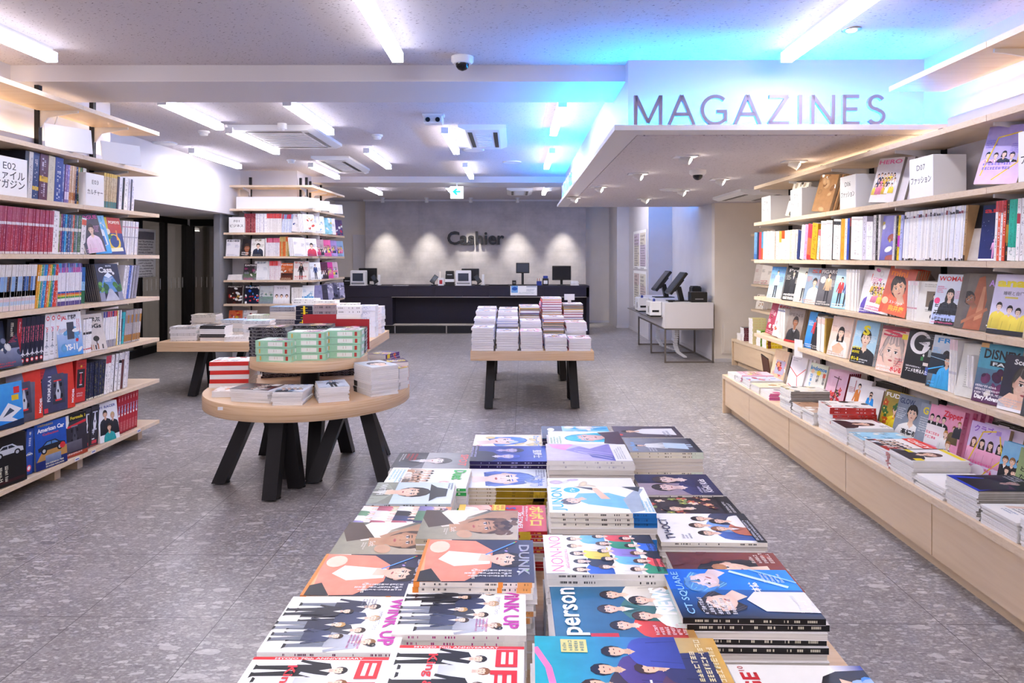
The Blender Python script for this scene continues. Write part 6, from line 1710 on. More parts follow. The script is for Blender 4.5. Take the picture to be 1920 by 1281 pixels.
for i, (x, y) in enumerate(((.2, .6), (.46, .54), (.66, .5), (.9, .58))):
    a.bust(x, y, .17, SK, ['#2a2020', '#1d1719', '#241c1d', '#3a2a24'][i], '#e8cf4a', 0)
a.rect(0, 0, 1, .1, '#24232a')
rc(1848, zc, a, 4, .011, 'lilac magazine with four young men in yellow' + SHC, 0, pages='pages_grey')
rc(1916, zc, a_gen('#cbb89a', 'bust', seed=113), 4, .011, 'beige magazine at the picture edge' + SHC)
# shelf D
def f(a): a.rect(0, .0, 1, .3, '#e8d9e0')
rc(1434, zd, a_gen('#a8354a', 'floral', '#c83a55', '#8a2a48', None, seed=120, bg2='#b8506a', blurb='#f2d9df'), 3, .012, 'dark red flowered magazine' + SHD, .02, roll=6)
rc(1447, zd, a_gen('#e6dfee', 'floral', '#e0604a', '#f0a890', '家庭画報', '#a8202e', seed=121, tb=.03, blurb=None), 6, .013, 'lilac flowered magazine with red characters' + SHD, 0, roll=4)
a = a_gen('#8d7f78', 'bust', '#2a1f1d', '#2d2c30', None, seed=122, bg2='#a3968e', k=.4, skin='#9a6a4c', blurb=None, shirt='#e9e9ea', tie='#2a2a30'); a.rect(0, 0, 1, .08, '#b52a2a'); a.text('PENS', .1, 1.06, .18, '#77685f', .0, w=.8)
rc(1469, zd, a, 8, .011, 'brown magazine with a thoughtful man in a dark suit' + SHD, 0, pages='pages_tan')
rc(1506, zd, a_gen('#2d86d8', 'full', '#1f191a', '#d8343a', None, seed=123, bg2='#4aa0e6', blurb='#f2f6fb', w=None) if False else a_gen('#2d86d8', 'full', '#1f191a', '#d8343a', None, seed=123, bg2='#4aa0e6', blurb='#f2f6fb'), 2, .01, 'bright blue magazine with a figure in red' + SHD, 0, w=.21)
a = a_gen('#2c2a30', 'full', '#1d181a', '#d9b8a8', 'G', '#c9b46a', seed=124, blurb='#c9c5bb'); rc(1520, zd, a, 2, .01, 'charcoal magazine with a gold letter' + SHD, 0, w=.2)
spines(RF, 1530, 1546, zd, [S_(1.6, '#f4f1ee', [(.8, .95, '#ecc9c4')], None), S_(1.6, '#f6f4f0', [(.8, .95, '#ecc9c4')], None), S_(.7, '#b8964a', None, None)], 'white slipcases with pink heads', d=.05, h0=.265, lean=5)
a = a_gen('#f0d9cc', 'bust', '#1f1819', '#f4eee9', None, seed=126, k=.36, long=.9, blurb='#c9a08a', shirt=None); a.poly([(.2, .3), (.5, .5), (.8, .3), (.6, .1), (.3, .12)], '#e2b79a')
rc(1549, zd, a, 3, .012, 'peach magazine with a long haired woman' + SHD, .035)
a = a_gen('#bfe0f2', 'bust', '#1a1517', '#23242c', 'S', '#f2e21e', seed=127, k=.5, skin='#f2d9c6', tb=.05, tsize=.4, blurb='#f2f6fa', bg2='#9fd0ee'); a.rect(.02, .06, .4, .5, '#1c1b20'); a.blurb(.04, .46, .34, 2, .09, '#f2e21e', 4); a.text('ホレる', .04, .1, .13, '#f2e21e', .04, w=.34)
rc(1592, zd, a, 7, .012, 'pale blue magazine with yellow letter and dark haired man' + SHD, 0, spine='R', sc='#e8e2e4', sa=SB(127, '#2a2529'))
a = face_cover('#f0c9b8', '#f6dccb', '#b9a49a', 'S', '#d83a50', 128, .2, k=.95); a.rect(.78, .98, .98, 1.12, '#f2d83a'); a.text('ホレる', .55, .06, .16, '#d8242e', .04, w=.42); a.rect(0, 1.2, 1, 1.3, '#8a3a44')
rc(1640, zd, a, 5, .013, 'close up face magazine with a red letter' + SHD, 0, spine='L')
a = Art(1.3, '#1b1a1e', '#201f23'); a.ell(.42, .98, .33, .29, '#f1eff2', 26); a.ell(.44, .98, .22, .21, '#1b1a1e', 24); a.rect(.52, .92, .8, 1.12, '#1b1a1e'); a.poly([(.36, .98), (.7, 1.04), (.72, .98), (.66, .9), (.6, .72), (.5, .74), (.55, .92)], '#f1eff2'); a.text('GINZA', .42, .965, .06, '#1b1a1e', .02, w=.2); a.text('9', .56, .62, .12, '#fff', .03); a.rect(.8, .84, .97, .98, '#c89a6a'); a.rect(.72, .66, .96, .84, '#9aa0a0'); a.rect(.52, .54, .6, .64, '#3a8a4a'); a.rect(.62, .42, .78, .5, '#e9dcd0'); a.rect(.72, .2, .96, .4, '#4a5fae'); a.text('アニメを創る人たち', .1, .22, .11, '#f4f2f4', .02, w=.78); a.blurb(.08, .34, .5, 1, .04, '#e9e6ea', 2); a.blurb(.55, 1.2, .42, 3, .035, '#8a8890', 5)
rc(1688, zd, a, 1, .012, 'black magazine with a giant white letter G' + SHD, 0, w=.235, h=.297)
a = a_gen('#1f2a38', 'bust', '#1a1517', '#3aa8e6', 'FR2', '#2a8fd8', seed=130, bg2='#dfe9f4', k=.3, blurb='#5fc0f6'); a.rect(0, .35, 1, .9, '#1d2a3a', '#22303f'); a.bust(.6, .74, .26, '#e6c3ac', '#1a1517', '#3aa8e6'); a.line([(0, .8), (1, .7)], .012, '#bfe4fa'); a.line([(0, .45), (.5, .6)], .03, '#4ab8f6')
rc(1734, zd, a, 7, .012, 'blue and white magazine with a man looking up' + SHD, 0, w=.2, h=.29)
a = Art(1.25, '#d5d3cb'); a.ell(.35, .9, .13, .11, '#2a7a86'); a.blurb(.5, 1.14, .45, 3, .04, '#55534c', 3); a.blurb(.2, .7, .6, 10, .035, '#8d8a80', 6); a.rect(.55, .2, .7, .24, '#23222a')
rc(1789, zd, a, 4, .012, 'grey beige magazine with a teal dot' + SHD, 0, w=.2, h=.275)
a = Art(1.3, '#5b2a4f', '#58a8bf'); a.rect(0, .75, 1, 1.3, '#56a5bd', '#4f9fb9'); a.blobs(10, ['#7a3a68', '#4a2244', '#e9e3da', '#d8b04a'], .1, .2, .9, .8, .05, .14, 6); a.rect(0, 1.2, .2, 1.3, '#e6b87a'); a.text('DISNEY', .12, .98, .28, '#17161a', .03, w=.84); a.rect(.3, .82, .9, .93, '#17161a'); a.text('FAN', .36, .835, .1, '#e9f2f4', .03, w=.48); a.blurb(.04, .34, .8, 3, .05, '#f4eef2', 4); a.text('Diary Adventure', .06, .08, .13, '#ffffff', .04, w=.76)
rc(1820, zd, a, 2, .012, 'teal and purple magazine with black lettering' + SHD, 0, w=.23, h=.295)
a = Art(1.3, '#2e2b3c', '#34313f'); a.rect(0, 0, 1, .3, '#e9e7ea', '#8a8794'); a.head(.62, .62, .86, '#efcdb6', '#4a443f', 0, -.1); a.poly([(.0, .2), (.25, .42), (.45, .4), (.5, .25), (.3, .05)], '#ecc5ac'); a.text('Scene', .24, 1.1, .17, '#f1f0f4', .03, w=.5); a.blurb(.06, .24, .6, 5, .04, '#b9b6c0', 3); a.rect(0, 0, 1, .07, '#f4f3f5')
rc(1868, zd, a, 2, .014, 'dark violet magazine with a close up young face' + SHD, 0, w=.2, h=.26)
rc(1912, zd, a_gen('#4a4d52', 'bust', seed=134), 3, .012, 'slate magazine cut by the picture edge' + SHD)
spines(RF, 1457, 1470, zd, [S_(1, rn.choice(WH), [(.9, .95, '#8a90b0')], '#cfccd2') for _ in range(6)], 'white magazines beside the thoughtful man', cat='magazine', d=.06, h0=.27, lean=5)
spines(RF, 1776, 1791, zd, [S_(1, rn.choice(WH), [(.8, 1, '#ead0d6'), (.35, .4, '#c8c6d0')], '#d6d0d8') for _ in range(7)], 'white magazines with pink heads beside the blue cover', cat='magazine', d=.06, h0=.285, lean=4)
spines(RF, 1810, 1821, zd, [S_(1, rn.choice(WH), [(.1, .14, '#c8c6d0')], '#d6d0d8') for _ in range(5)], 'white slips beside the teal dot cover', cat='magazine', d=.06, h0=.22, lean=4)
# bench backs
def re_(px, a, n, t, desc, **k):
    k.setdefault('d', .09); k.setdefault('lean', 15)
    rc(px, ze, a, n, t, desc + SHE, **k)
a = a_gen('#e9cfae', 'floral', '#d85a5a', '#8a4a3a', None, seed=140, blurb=None); a.rect(.25, .35, .9, .95, '#b9b4cf'); a.floral(['#d8485a', '#6a3a34', '#e28a6a'], .35, .5, .85, .85, 9, .1, 3)
re_(1441, a, 2, .012, 'beige magazine with a framed flower picture')
a = Art(1.3, '#eceaf2'); a.line([(.0, .85), (.55, .55), (1, .9)], .03, '#d8343a'); a.line([(.55, .55), (.7, .1)], .03, '#d8343a'); a.line([(.1, .2), (.4, .1)], .025, '#d8343a'); a.blurb(.1, 1.2, .5, 2, .05, '#8a88a0', 3)
re_(1472, a, 3, .012, 'white magazine with crossing red lines', fan=.03)
a = Art(1.3, '#eef0ea'); a.rect(0, .95, 1, 1.3, '#d9e2cf'); a.text('kodomoe', .05, 1.06, .2, '#3a86c8', .04, w=.9); a.ell(.55, .98, .12, .09, '#f0d62a'); a.ell(.2, 1.0, .1, .08, '#e8c8a8'); a.rect(.8, .85, .95, 1.0, '#e0684a'); a.text('絵本を', .1, .78, .16, '#5aa0d8', .02, vert=True); a.text('付録', .46, .78, .15, '#23222a', .02, vert=True); a.full(.5, .06, .4, SK, '#2a2222', '#f4f4f8', '#dfe6ee'); a.text('別冊', .82, .74, .13, '#23222a', .02, vert=True)
re_(1506, a, 2, .012, 'cream magazine with blue curly title')
a = a_gen('#e3bcd2', 'none', blurb=None); a.floral(['#d8324a', '#e04a58', '#4a3a40'], .3, .2, .75, .8, 14, .08, 5); a.line([(.5, .3), (.55, 1.2)], .04, '#6a4a4e'); a.line([(.3, 1.15), (.7, 1.1)], .03, '#6a4a4e'); a.blobs(5, ['#a8bfa0'], .3, .0, .7, .2, .05, .1, 3)
re_(1540, a, 6, .013, 'pink magazine with a red flowering branch', pages='pages_dark', spine='R', sc='#8a1424')
a = a_gen('#eceaf0', 'full', '#2a2222', '#e0873a', None, seed=144, blurb='#b53a4a'); a.line([(.3, 1.3), (.3, .9)], .03, '#a8343a')
re_(1578, a, 2, .012, 'white magazine with a figure in orange trousers')
a = a_gen('#f3f2f5', 'full', '#3a2a24', '#1f8fe0', None, seed=145, blurb=None); a.full(.5, .02, 1.1, SK, '#3a2a24', '#1c92e6', '#eef0f4')
re_(1600, a, 5, .014, 'white magazine with a woman in a bright blue coat', pages='pages_tan', w=.215, h=.26)
a = a_gen('#d9b82a', 'bust', '#5a3a28', '#f0cf2a', 'FUDGE', '#f6f4f0', seed=146, bg2='#8a7a3a', k=.28, blurb=None); a.floral(['#d89a1e', '#f0c82a', '#3a6a34', '#c8541e'], .05, .4, .6, 1.05, 12, .11, 4); a.bust(.66, .74, .26, SK, '#5a3a28', '#efcf30', .4); a.rect(.6, .15, .95, .3, '#d83a34')
re_(1643, a, 2, .012, 'yellow magazine with sunflowers')
a = Art(1.3, '#8d99ab', '#7d8797'); a.bust(.55, .84, .42, SK, '#1c1819', '#e6ebf4', 0); a.text('GLOW', .06, 1.06, .2, '#27365f', .02, w=.5); a.text('髙橋恭', .3, .28, .15, '#23262e', .03, w=.55); a.blurb(.05, .9, .3, 6, .035, '#e2e8f0', 3); a.rect(.3, 0, .8, .06, '#3a96e0')
re_(1668, a, 1, .014, 'grey magazine with a man in a white shirt', w=.235, h=.297)
a = Art(1.3, '#8f9aab'); a.text('G', .1, 1.02, .26, '#ecd83a', .03); a.rect(0, 0, 1, .3, '#1d1d23'); a.bust(.7, .7, .3, SK, '#1c1819', '#20222c'); a.blurb(.06, .9, .4, 7, .04, '#e6eaf0', 3); a.text('カリパン', .1, .1, .12, '#f2f2f4', .03, w=.8)
re_(1708, a, 1, .014, 'grey magazine with a yellow letter and black base', w=.225)
a = Art(1.3, '#ef9fc4', '#f2a9c9')
for i, x in enumerate((.1, .28, .46)): a.bust(x, .98, .15, SK, '#1d1819', '#17171b', 0, '#f6f4f6')
a.rect(.0, .3, .55, .8, '#f3eef2'); a.bust(.6, .66, .16, SK, '#c8904a', '#f0f0f2'); a.bust(.8, .84, .13, SK, '#8a5a34', '#6a5a3a'); a.bust(.72, .42, .18, SK, '#9a6a3a', '#1c1a1f'); a.rect(.0, .46, .45, .6, '#f6f2f5'); a.blurb(.02, .56, .42, 2, .07, '#e23a6a', 3); a.rect(.0, .02, 1, .2, '#2d86d0'); a.blurb(.02, .16, .95, 2, .085, '#8fd0f6', 6); a.text('Zipper', .42, 1.08, .2, '#e8344a', .03, w=.55); a.bust(.92, .98, .12, SK, '#a06a3a', '#3a3a44')
re_(1725, a, 4, .03, 'pink magazine with a crowded group', w=.235, h=.297, spine='R', sc='#e87aa8', sa=SB(150, '#d83a78', ((0, .18, '#a08ac8'), (.2, .75, '#ee9abc')), fill=.8), fan=.012)
a = Art(1.3, '#e6d8f0', '#cdb8ea'); a.text('クラブ', .1, 1.08, .18, '#8a5ac8', .02, w=.5)
for x, c in ((.16, '#5a3426'), (.38, '#2a1d1e'), (.6, '#3a2620'), (.84, '#1f181a')): a.bust(x, .84, .17, '#f4d6c6', c, '#f0a6c6', .9)
a.line([(.1, .3), (.35, 1.1), (.75, 1.2), (.95, .6), (.5, .1)], .03, '#ecc82a'); a.blurb(.1, .34, .8, 2, .07, '#e2559a', 4); a.ell(.4, .22, .18, .12, '#f6f2fa'); a.blobs(5, ['#4a9a5a', '#e23a6a', '#6a5ac8'], .1, .05, .9, .25, .04, .07, 4); a.rect(.68, 1.1, .8, 1.2, '#a78ad8')
re_(1800, a, 4, .022, 'lilac magazine of long haired singers', w=.225, h=.29, spine='L', fan=.05, pages='pages_tan')
a = Art(1.4, '#4a9ad0', '#8fc6ea'); a.rect(.8, 0, 1, 1.4, '#f2f1f2'); a.blurb(.84, 1.3, .5, 3, .05, '#7a90a8', 3, True); a.crowd(3, .9, .2, ['#23242c', '#2a2b33', '#1c1d24'], rows=3, seed=12, spread=(.1, .7)); a.rect(0, 0, .8, .12, '#e9ece9'); a.rect(.04, .04, .36, .18, '#2a9a5a'); a.rect(.42, .04, .6, .24, '#5a8a4a')
re_(1862, a, 2, .014, 'blue magazine of smiling men in black', w=.19, h=.25)
a = Art(1.4, '#e9c8a0', '#95a876'); a.rect(0, .5, 1, 1.4, '#95a876'); a.ell(.3, 1.1, .14, .16, '#e6e9dc'); a.ell(.7, 1.08, .13, .15, '#e0bf4a'); a.text('ともに生', .1, .8, .14, '#23262a', .02, w=.75); a.text('ための', .1, .6, .14, '#23262a', .02, w=.55); a.blurb(.1, .4, .8, 4, .06, '#a87a4a', 3)
re_(1893, a, 3, .012, 'green and peach magazine at the picture edge', w=.19, h=.25)
# dark copies behind the bench covers
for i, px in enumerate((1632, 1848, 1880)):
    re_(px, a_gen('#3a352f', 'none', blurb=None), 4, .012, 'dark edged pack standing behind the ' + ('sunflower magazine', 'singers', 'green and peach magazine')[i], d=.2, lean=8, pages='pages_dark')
# second shelf: signs and covers
def sign_box(px, z, code, word, label, w=.225, h=.225, dp=.18, fx=RF, lines=None):
    t = thing('genre_sign', label, 'sign', (0, 0, 0), 0, 'white genre sign blocks')
    s = fx.along(px, .012)
    o = fx.p(s, .012, z + .001)
    th = {'R': math.radians(-90) - .0165, 'L': math.radians(90), 'F': 0}[fx.facing]
    M = T(*o) @ Rz(th)
    obj('block', MB().bevbox((0, 0, 0), (w, dp, h), 'white_plastic', .002), t, M)
    a = Art(h / w, '#f4f3f3'); A = h / w
    a.text(code, .5, A * .68, .2, '#2c2a30', .0, w=.36, al='c')
    for i, l in enumerate(lines or [word]):
        a.text(l, .5, A * (.36 if not lines else .44 - .24 * i), .2, '#222127', .012, w=.86 if len(l) > 3 else .7, al='c')
    mb = MB(); a.put(mb, (.002, -.0004, .002), (1, 0, 0), (0, 0, 1), (0, -1, 0), w - .004)
    obj('sign_face', mb, t, M)
for px, c in ((1428, 'D04'), (1482, 'D05'), (1575, 'D06'), (1705, 'D07')):
    sign_box(px, za, c, 'ファッション', 'white sign block %s on the second shelf of the right wall' % c)
sign_box(1909, za, 'D08', 'ファッション', 'white sign block at the right picture edge on the second shelf')
a = a_gen('#a0764e', 'blobs', '#8a5f3c', '#c9a27a', None, seed=160, blurb=None); rc(1521, za, a, 5, .02, 'brown wood patterned magazine beside the sign', .02, roll=6, pages='pages_tan')
rc(1472, za, a_gen('#efe9df', 'blobs', '#3a352f', '#c9b9a0', None, seed=161, blurb=None), 2, .012, 'pale magazine half hidden between two signs', roll=6)
a = a_gen('#dcd6d8', 'crowd', '#c8607a', '#e2b83a', 'HERO', '#e06a9a', seed=162, blurb=None); rc(1628, za, a, 6, .02, 'silver magazine with a crowd, between two signs', .055, roll=5, pages='pages_dark')
a = a_gen('#cfc0e6', 'group', '#2a1f24', '#f0b8d8', None, seed=163, bg2='#a99ad8', blurb='#7a6ac8'); a.rect(.0, .0, 1, .5, '#eccfe6', '#dcc0e4'); a.line([(.1, .2), (.3, 1.1), (.8, 1.2), (.9, .5), (.4, .1)], .03, '#ecc82a'); a.blurb(.1, .45, .8, 2, .07, '#6a5ac8', 4)
rc(1825, za, a, 4, .02, 'lilac magazine with four singers on the second shelf', .05, w=.24, roll=6, pages='pages_tan')
# spines on shelf B
zb = 1.50
spines(RF, 1413, 1446, zb, [S_(1, '#5f8fc8', [(.0, .2, '#3d6aa8')]), S_(.6, '#1f2c4a'), S_(.8, '#c8384a', [(.5, 1, '#c03a48')]), S_(.7, '#3f88b0', [(0, .4, '#d8582a')]), S_(1, '#f3f0ee'), S_(1, '#dcd8d4'), S_(.8, '#efece8')], 'blue to white books at the recess', lean=4)
spines(RF, 1447, 1494, zb, [S_(.8, '#f6f4f2'), S_(.6, '#b9a99a'), S_(1, '#ece7df'), S_(.8, '#c8b04a', [(0, .6, '#f6f2e6')]), S_(1.1, '#f7f4ef', [(.72, 1, '#d8501e')]), S_(.7, '#cfd8e2'), S_(.9, '#f4f1ea'), S_(.8, '#f2e9b8'), S_(1, '#efe6d6'), S_(.7, '#d9d2c6')], 'white and cream books', lean=3, h0=.25)
spines(RF, 1493, 1540, zb, [S_(.7, '#25356f', h=.24), S_(.9, '#f1eef4', h=.28), S_(.8, '#d89ac0', [(.55, 1, '#d79ac8')], h=.28), S_(1.1, '#e0703a', [(.6, 1, '#c2384a'), (0, .12, '#d0302e')], h=.28), S_(1.3, '#dca51e', None, '#6a4a10', h=.28), S_(.6, '#bfe0c6', [(.8, 1, '#d06a70')], h=.23), S_(.7, '#e0703a', [(.6, 1, '#c63a48')], h=.23)], 'pink, yellow and orange books', lean=9, h0=.26)
spines(RF, 1536, 1596, zb, [S_(1.6, '#f8f6f4', [(.9, .94, '#b9b6bb')], '#9a979c'), S_(1.6, '#fbfaf8', [(.9, .94, '#b9b6bb')], '#9a979c'), S_(.3, '#2c2a2e'), S_(1.8, '#f8f7f5', [(.86, .95, '#3a3a40')], '#9a979c'), S_(1, '#eca02a', None, '#c87a14'), S_(.6, '#e8ddd6'), S_(.5, '#2f4fb8'), S_(.7, '#8a3a3a', [(0, .8, '#3a2a2a')])], 'thick white and orange books', lean=4, h0=.29)
spines(RF, 1594, 1648, zb, [S_(3.2, '#f4f3f6', [(.92, .96, '#c9c6ce')], '#bcb9c0'), S_(1, '#cfcbe0'), S_(1.6, '#efedf4', [(.6, .62, '#cfccd6')], '#bcb9c0', .25), S_(.7, '#c9c6cc'), S_(.6, '#2d2b30', None, '#c9c6ca'), S_(.5, '#dcd9dd', None, '#44424a')], 'thick blank white files', lean=3, h0=.29)
a = a_gen('#5a55a0', 'blobs', '#a8544a', '#d0b04a', None, seed=170, bg2='#8f8ad0', blurb=None); rc(1648, zb, a, 2, .012, 'violet photo magazine among the white spines', 0, w=.2, h=.28, yaw=16, lean=8)
spines(RF, 1672, 1688, zb, [S_(.6, '#d9d6da'), S_(.6, '#2a282c', None, '#c9c6ca'), S_(.8, '#e8c81e', [(.3, .55, '#c83ac0')], '#4a3a10'), S_(.8, '#b8bff0')], 'yellow and magenta books before the white run', lean=6, h0=.27)
run = []
for i in range(34):
    run.append(S_(rn.uniform(.8, 1.3), rn.choice(WH + ['#eef0fa', '#f6f6fb']), [(.0, rn.uniform(.02, .06), rn.choice(['#3a3638', '#d8d4d8', '#e9e6ea'])), (.86, rn.uniform(.88, .94), rn.choice(['#8a3a4a', '#4a464a', '#c9c6d0', '#b9b6c6']))], rn.choice(['#dedbe0', '#cfccd4', None])))
run.append(S_(1, '#b8946a', [(0, .1, '#3a2a1e')], '#4a3a2a'))
spines(RF, 1690, 1806, zb, run, 'thin white magazines', cat='magazine', lean=6, h0=.285)
a = Art(1.3, '#c9bfb4', '#cfc6bc'); a.rect(0, .75, 1, 1.3, '#1b181a'); rc(1800, zb, a, 1, .008, 'back cover with a black top beside the white run', 0, w=.22, h=.285, yaw=12, lean=8, d=.06)
a = a_gen('#1d2a6a', 'none', None, None, 'anan', '#d8303a', seed=172, bg2='#0f1a4a', blurb=None); a.blobs(20, ['#dfe6ff', '#8fa0e8'], 0, .5, 1, 1.0, .004, .012, 5); a.full(.4, .04, .5, '#f0a8d8', '#f0a8d8', '#f0b0dc', '#e9a0d0'); a.full(.66, .04, .5, '#f0a8d8', '#f0a8d8', '#eaa6d6', '#f0b0dc'); a.rect(0, 0, 1, .05, '#f0eef4')
rc(1833, zb, a, 2, .008, 'midnight blue magazine with two pink dancers', 0, w=.2, h=.275, yaw=14, lean=8, d=.05)
spines(RF, 1862, 1922, zb, [S_(.8, '#f2efee', [(.82, 1, '#d84a4e')]), S_(.8, '#e6664a', [(.82, 1, '#d03a40')], '#fff'), S_(.7, '#f0ecea', [(.8, 1, '#d84a4e')]), S_(.9, '#e0563a', [(.82, 1, '#c8343a')], '#fff'), S_(.9, '#2a221e', [(.3, .6, '#b8862a')], '#c9a04a'), S_(1.8, '#27b296', [(0, .22, '#f1f4f2')], '#1b8a74'), S_(.8, '#22a58a', [(0, .22, '#eef2f0')], '#1b8a74'), S_(1, '#f3f1f2', [(.6, .76, '#b83a50')]), S_(1, '#ece9ec'), S_(1, '#f6f4f4', [(.7, .85, '#c85a6a')])], 'red and green magazines at the picture edge', cat='magazine', lean=4, h0=.285)
# ------------------------------------------------------------------ piles lying on the right bench
def bpile(y0, y1, h0, desc, art, n, back=.0, deg=-90, fl=None, sc='#e9e6e2', sa=None, pages='pages_white', L=.285, seed=0, inset=.02, spin=.8):
    ym = (y0 + y1) / 2
    x = 2.062 - .0165 * (6.646 - ym) + inset
    w = abs(y1 - y0) - .006
    if abs(art.A - L / w) > .01:
        k = (L / w) / art.A
        art.P = [([(p[0], p[1] * k) for p in pts], l, c) for pts, l, c in art.P]; art.A = L / w
    pile('magazine', 'magazine', desc, art, x + L / 2 + back, ym, math.radians(deg) - .0165, w, L, .374, .374 + h0, n, 5, fl, seed, .003, spin, None, 'R', sc, sa, pages)
bpile(6.53, 6.32, .05, 'cream and green magazine at the far end of the bench', a_gen('#eef0dc', 'floral', '#8aa84a', '#d8c86a', None, seed=180, blurb=None), 4, seed=1)
bpile(6.31, 6.10, .085, 'pink magazine on the bench beside the cream one', a_gen('#f6d0e2', 'crowd', '#e26aa0', '#f2a0c4', None, seed=181, blurb='#e24a8a'), 7, seed=2, spin=3, sc='#f2b8d2')
bpile(6.09, 5.88, .075, 'pink and blue magazine with red corner on the bench', a_gen('#c9d2ee', 'blobs', '#d8343a', '#8f9fd8', None, seed=182, blurb=None), 7, seed=3)
bpile(5.87, 5.66, .06, 'beige magazine lying low on the bench', a_gen('#e6d8bf', 'blobs', '#b88a4a', '#f2ece0', None, seed=183, blurb=None), 6, seed=4)
bpile(5.63, 5.42, .055, 'pale magazine with a magenta edge on the bench', a_gen('#dcd6dc', 'blobs', '#c8308a', '#8a8890', None, seed=184, blurb=None), 6, seed=5, sc='#d84a9a')
bpile(5.21, 4.99, .155, 'tall pile magazine with a dark picture on the bench', a_gen('#e9e6e2', 'blobs', '#2a2522', '#4a443e', None, seed=185, blurb='#e2c93a'), 15, seed=6, pages='pages_white', sc='#8a8580')
bpile(4.97, 4.80, .085, 'magazine with tangled auburn hair on the bench', a_gen('#b08a70', 'blobs', '#5a3428', '#d8b8a0', None, seed=186, blurb=None), 10, seed=7)
bpile(4.79, 4.60, .09, 'rust coloured magazine behind the red banded sets', a_gen('#c9b0a0', 'blobs', '#8a3a28', '#2a2222', None, seed=187, blurb=None), 10, seed=8)
RS = SB(188, '#ffffff', ((0, 1, '#c23a34'),))
bpile(4.58, 4.36, .175, 'red backed magazine with a white and black cover', a_gen('#f3efee', 'blobs', '#1f1d20', '#d8383a', None, seed=188, blurb='#1f1d20'), 8, seed=9, spin=4, sc='#b82f30', sa=RS, back=.02)
a = Art(1.3, '#f3f1f1'); a.bust(.55, .75, .42, SK, '#2a2020', '#26232a', .8); a.blurb(.7, 1.2, .25, 3, .05, '#2a2222', 3); a.rect(0, 1.2, .4, 1.28, '#8a1a24')
bpile(4.35, 4.12, .105, 'white magazine with a long haired woman lying on the bench', a, 11, seed=10)
bpile(4.11, 3.92, .085, 'pale blue magazine under the red one on the bench', a_gen('#9fd4f0', 'blobs', '#5fb4e6', '#d9ecf8', None, seed=190, blurb='#3a6a8a'), 10, seed=11)
a = Art(1.3, '#f4f0ef'); a.rect(0, .0, 1, .26, '#e8281e'); a.crowd(5, .66, .13, ['#2a2c3a', '#dfe3ee', '#b83a3a'], rows=3, seed=4); a.rect(.0, .95, 1, 1.3, '#e4301f'); a.text('CMZY', .08, 1.02, .22, '#f6e9e6', .04, w=.84)
bpile(3.91, 3.67, .10, 'red magazine with white title on the bench', a, 9, seed=12, sc='#e9a8a8', sa=SB(191, '#23202a'))
a = Art(1.3, '#f1efef'); a.bust(.5, .72, .4, SK, '#4a2f28', '#3a343a', .6); a.rect(.06, 1.14, .94, 1.26, '#f0d82a'); a.rect(.8, .1, .96, .3, '#f0d82a'); a.rect(.05, .3, .3, .42, '#eed62c'); a.rect(0, 0, .06, 1.3, '#4a4a50')
bpile(3.65, 3.42, .115, 'white and yellow magazine with a sleeping face on the bench', a, 12, seed=13, pages='pages_white')
a = Art(1.3, '#fbfafa'); a.text('ar', .14, 1.0, .42, '#141416', .03, w=.52); a.text('9', .52, .84, .12, '#3a3a40', .0); a.head(.85, .95, .3, SK, '#4a3328', .5, .8); a.poly([(.6, .5), (.75, .95), (1, .9), (1, .45)], '#f2d9cc'); a.ell(.84, .45, .09, .07, '#d8a08a')
bpile(3.41, 3.17, .06, 'white magazine with a big black two letter title', a, 6, seed=14, sc='#f4f2f2')
a = Art(1.3, '#171a2e', '#141418'); a.poly([(0, .1), (.2, .6), (.9, .3), (1, .0), (0, 0)], '#1c3fc0'); a.poly([(.3, .15), (.6, .5), (.8, .2)], '#6a7fe8'); a.poly([(.4, .4), (.5, .8), (.9, .75), (.8, .35)], '#5a3550'); a.bust(.55, .95, .3, '#b89a92', '#17171b', '#23292f', 0); a.blurb(.1, 1.2, .4, 3, .06, '#d9dbe6', 3)
bpile(3.16, 2.93, .13, 'glossy dark blue magazine on the bench', a, 16, seed=15, sc='#8a857c', L=.31)
a = Art(1.3, '#f6f5f4'); a.ell(.62, .8, .13, .16, '#8a7448'); a.ell(.62, .8, .09, .11, '#d9c9a0'); a.blurb(.2, .6, .5, 3, .06, '#33363f', 3); a.blurb(.25, .3, .4, 2, .05, '#5a7fb0', 4); a.poly([(.1, .4), (.2, .9), (.3, .9), (.25, .4)], '#e6cdbf')
bpile(2.92, 2.70, .085, 'white magazine with a gold round picture on the bench', a, 9, seed=16)
bpile(2.69, 2.47, .11, 'pale magazine pile cut by the picture edge on the bench', a_gen('#eceaf0', 'blobs', '#b9b6c9', '#f2f0f6', None, seed=194, blurb=None), 10, seed=17)
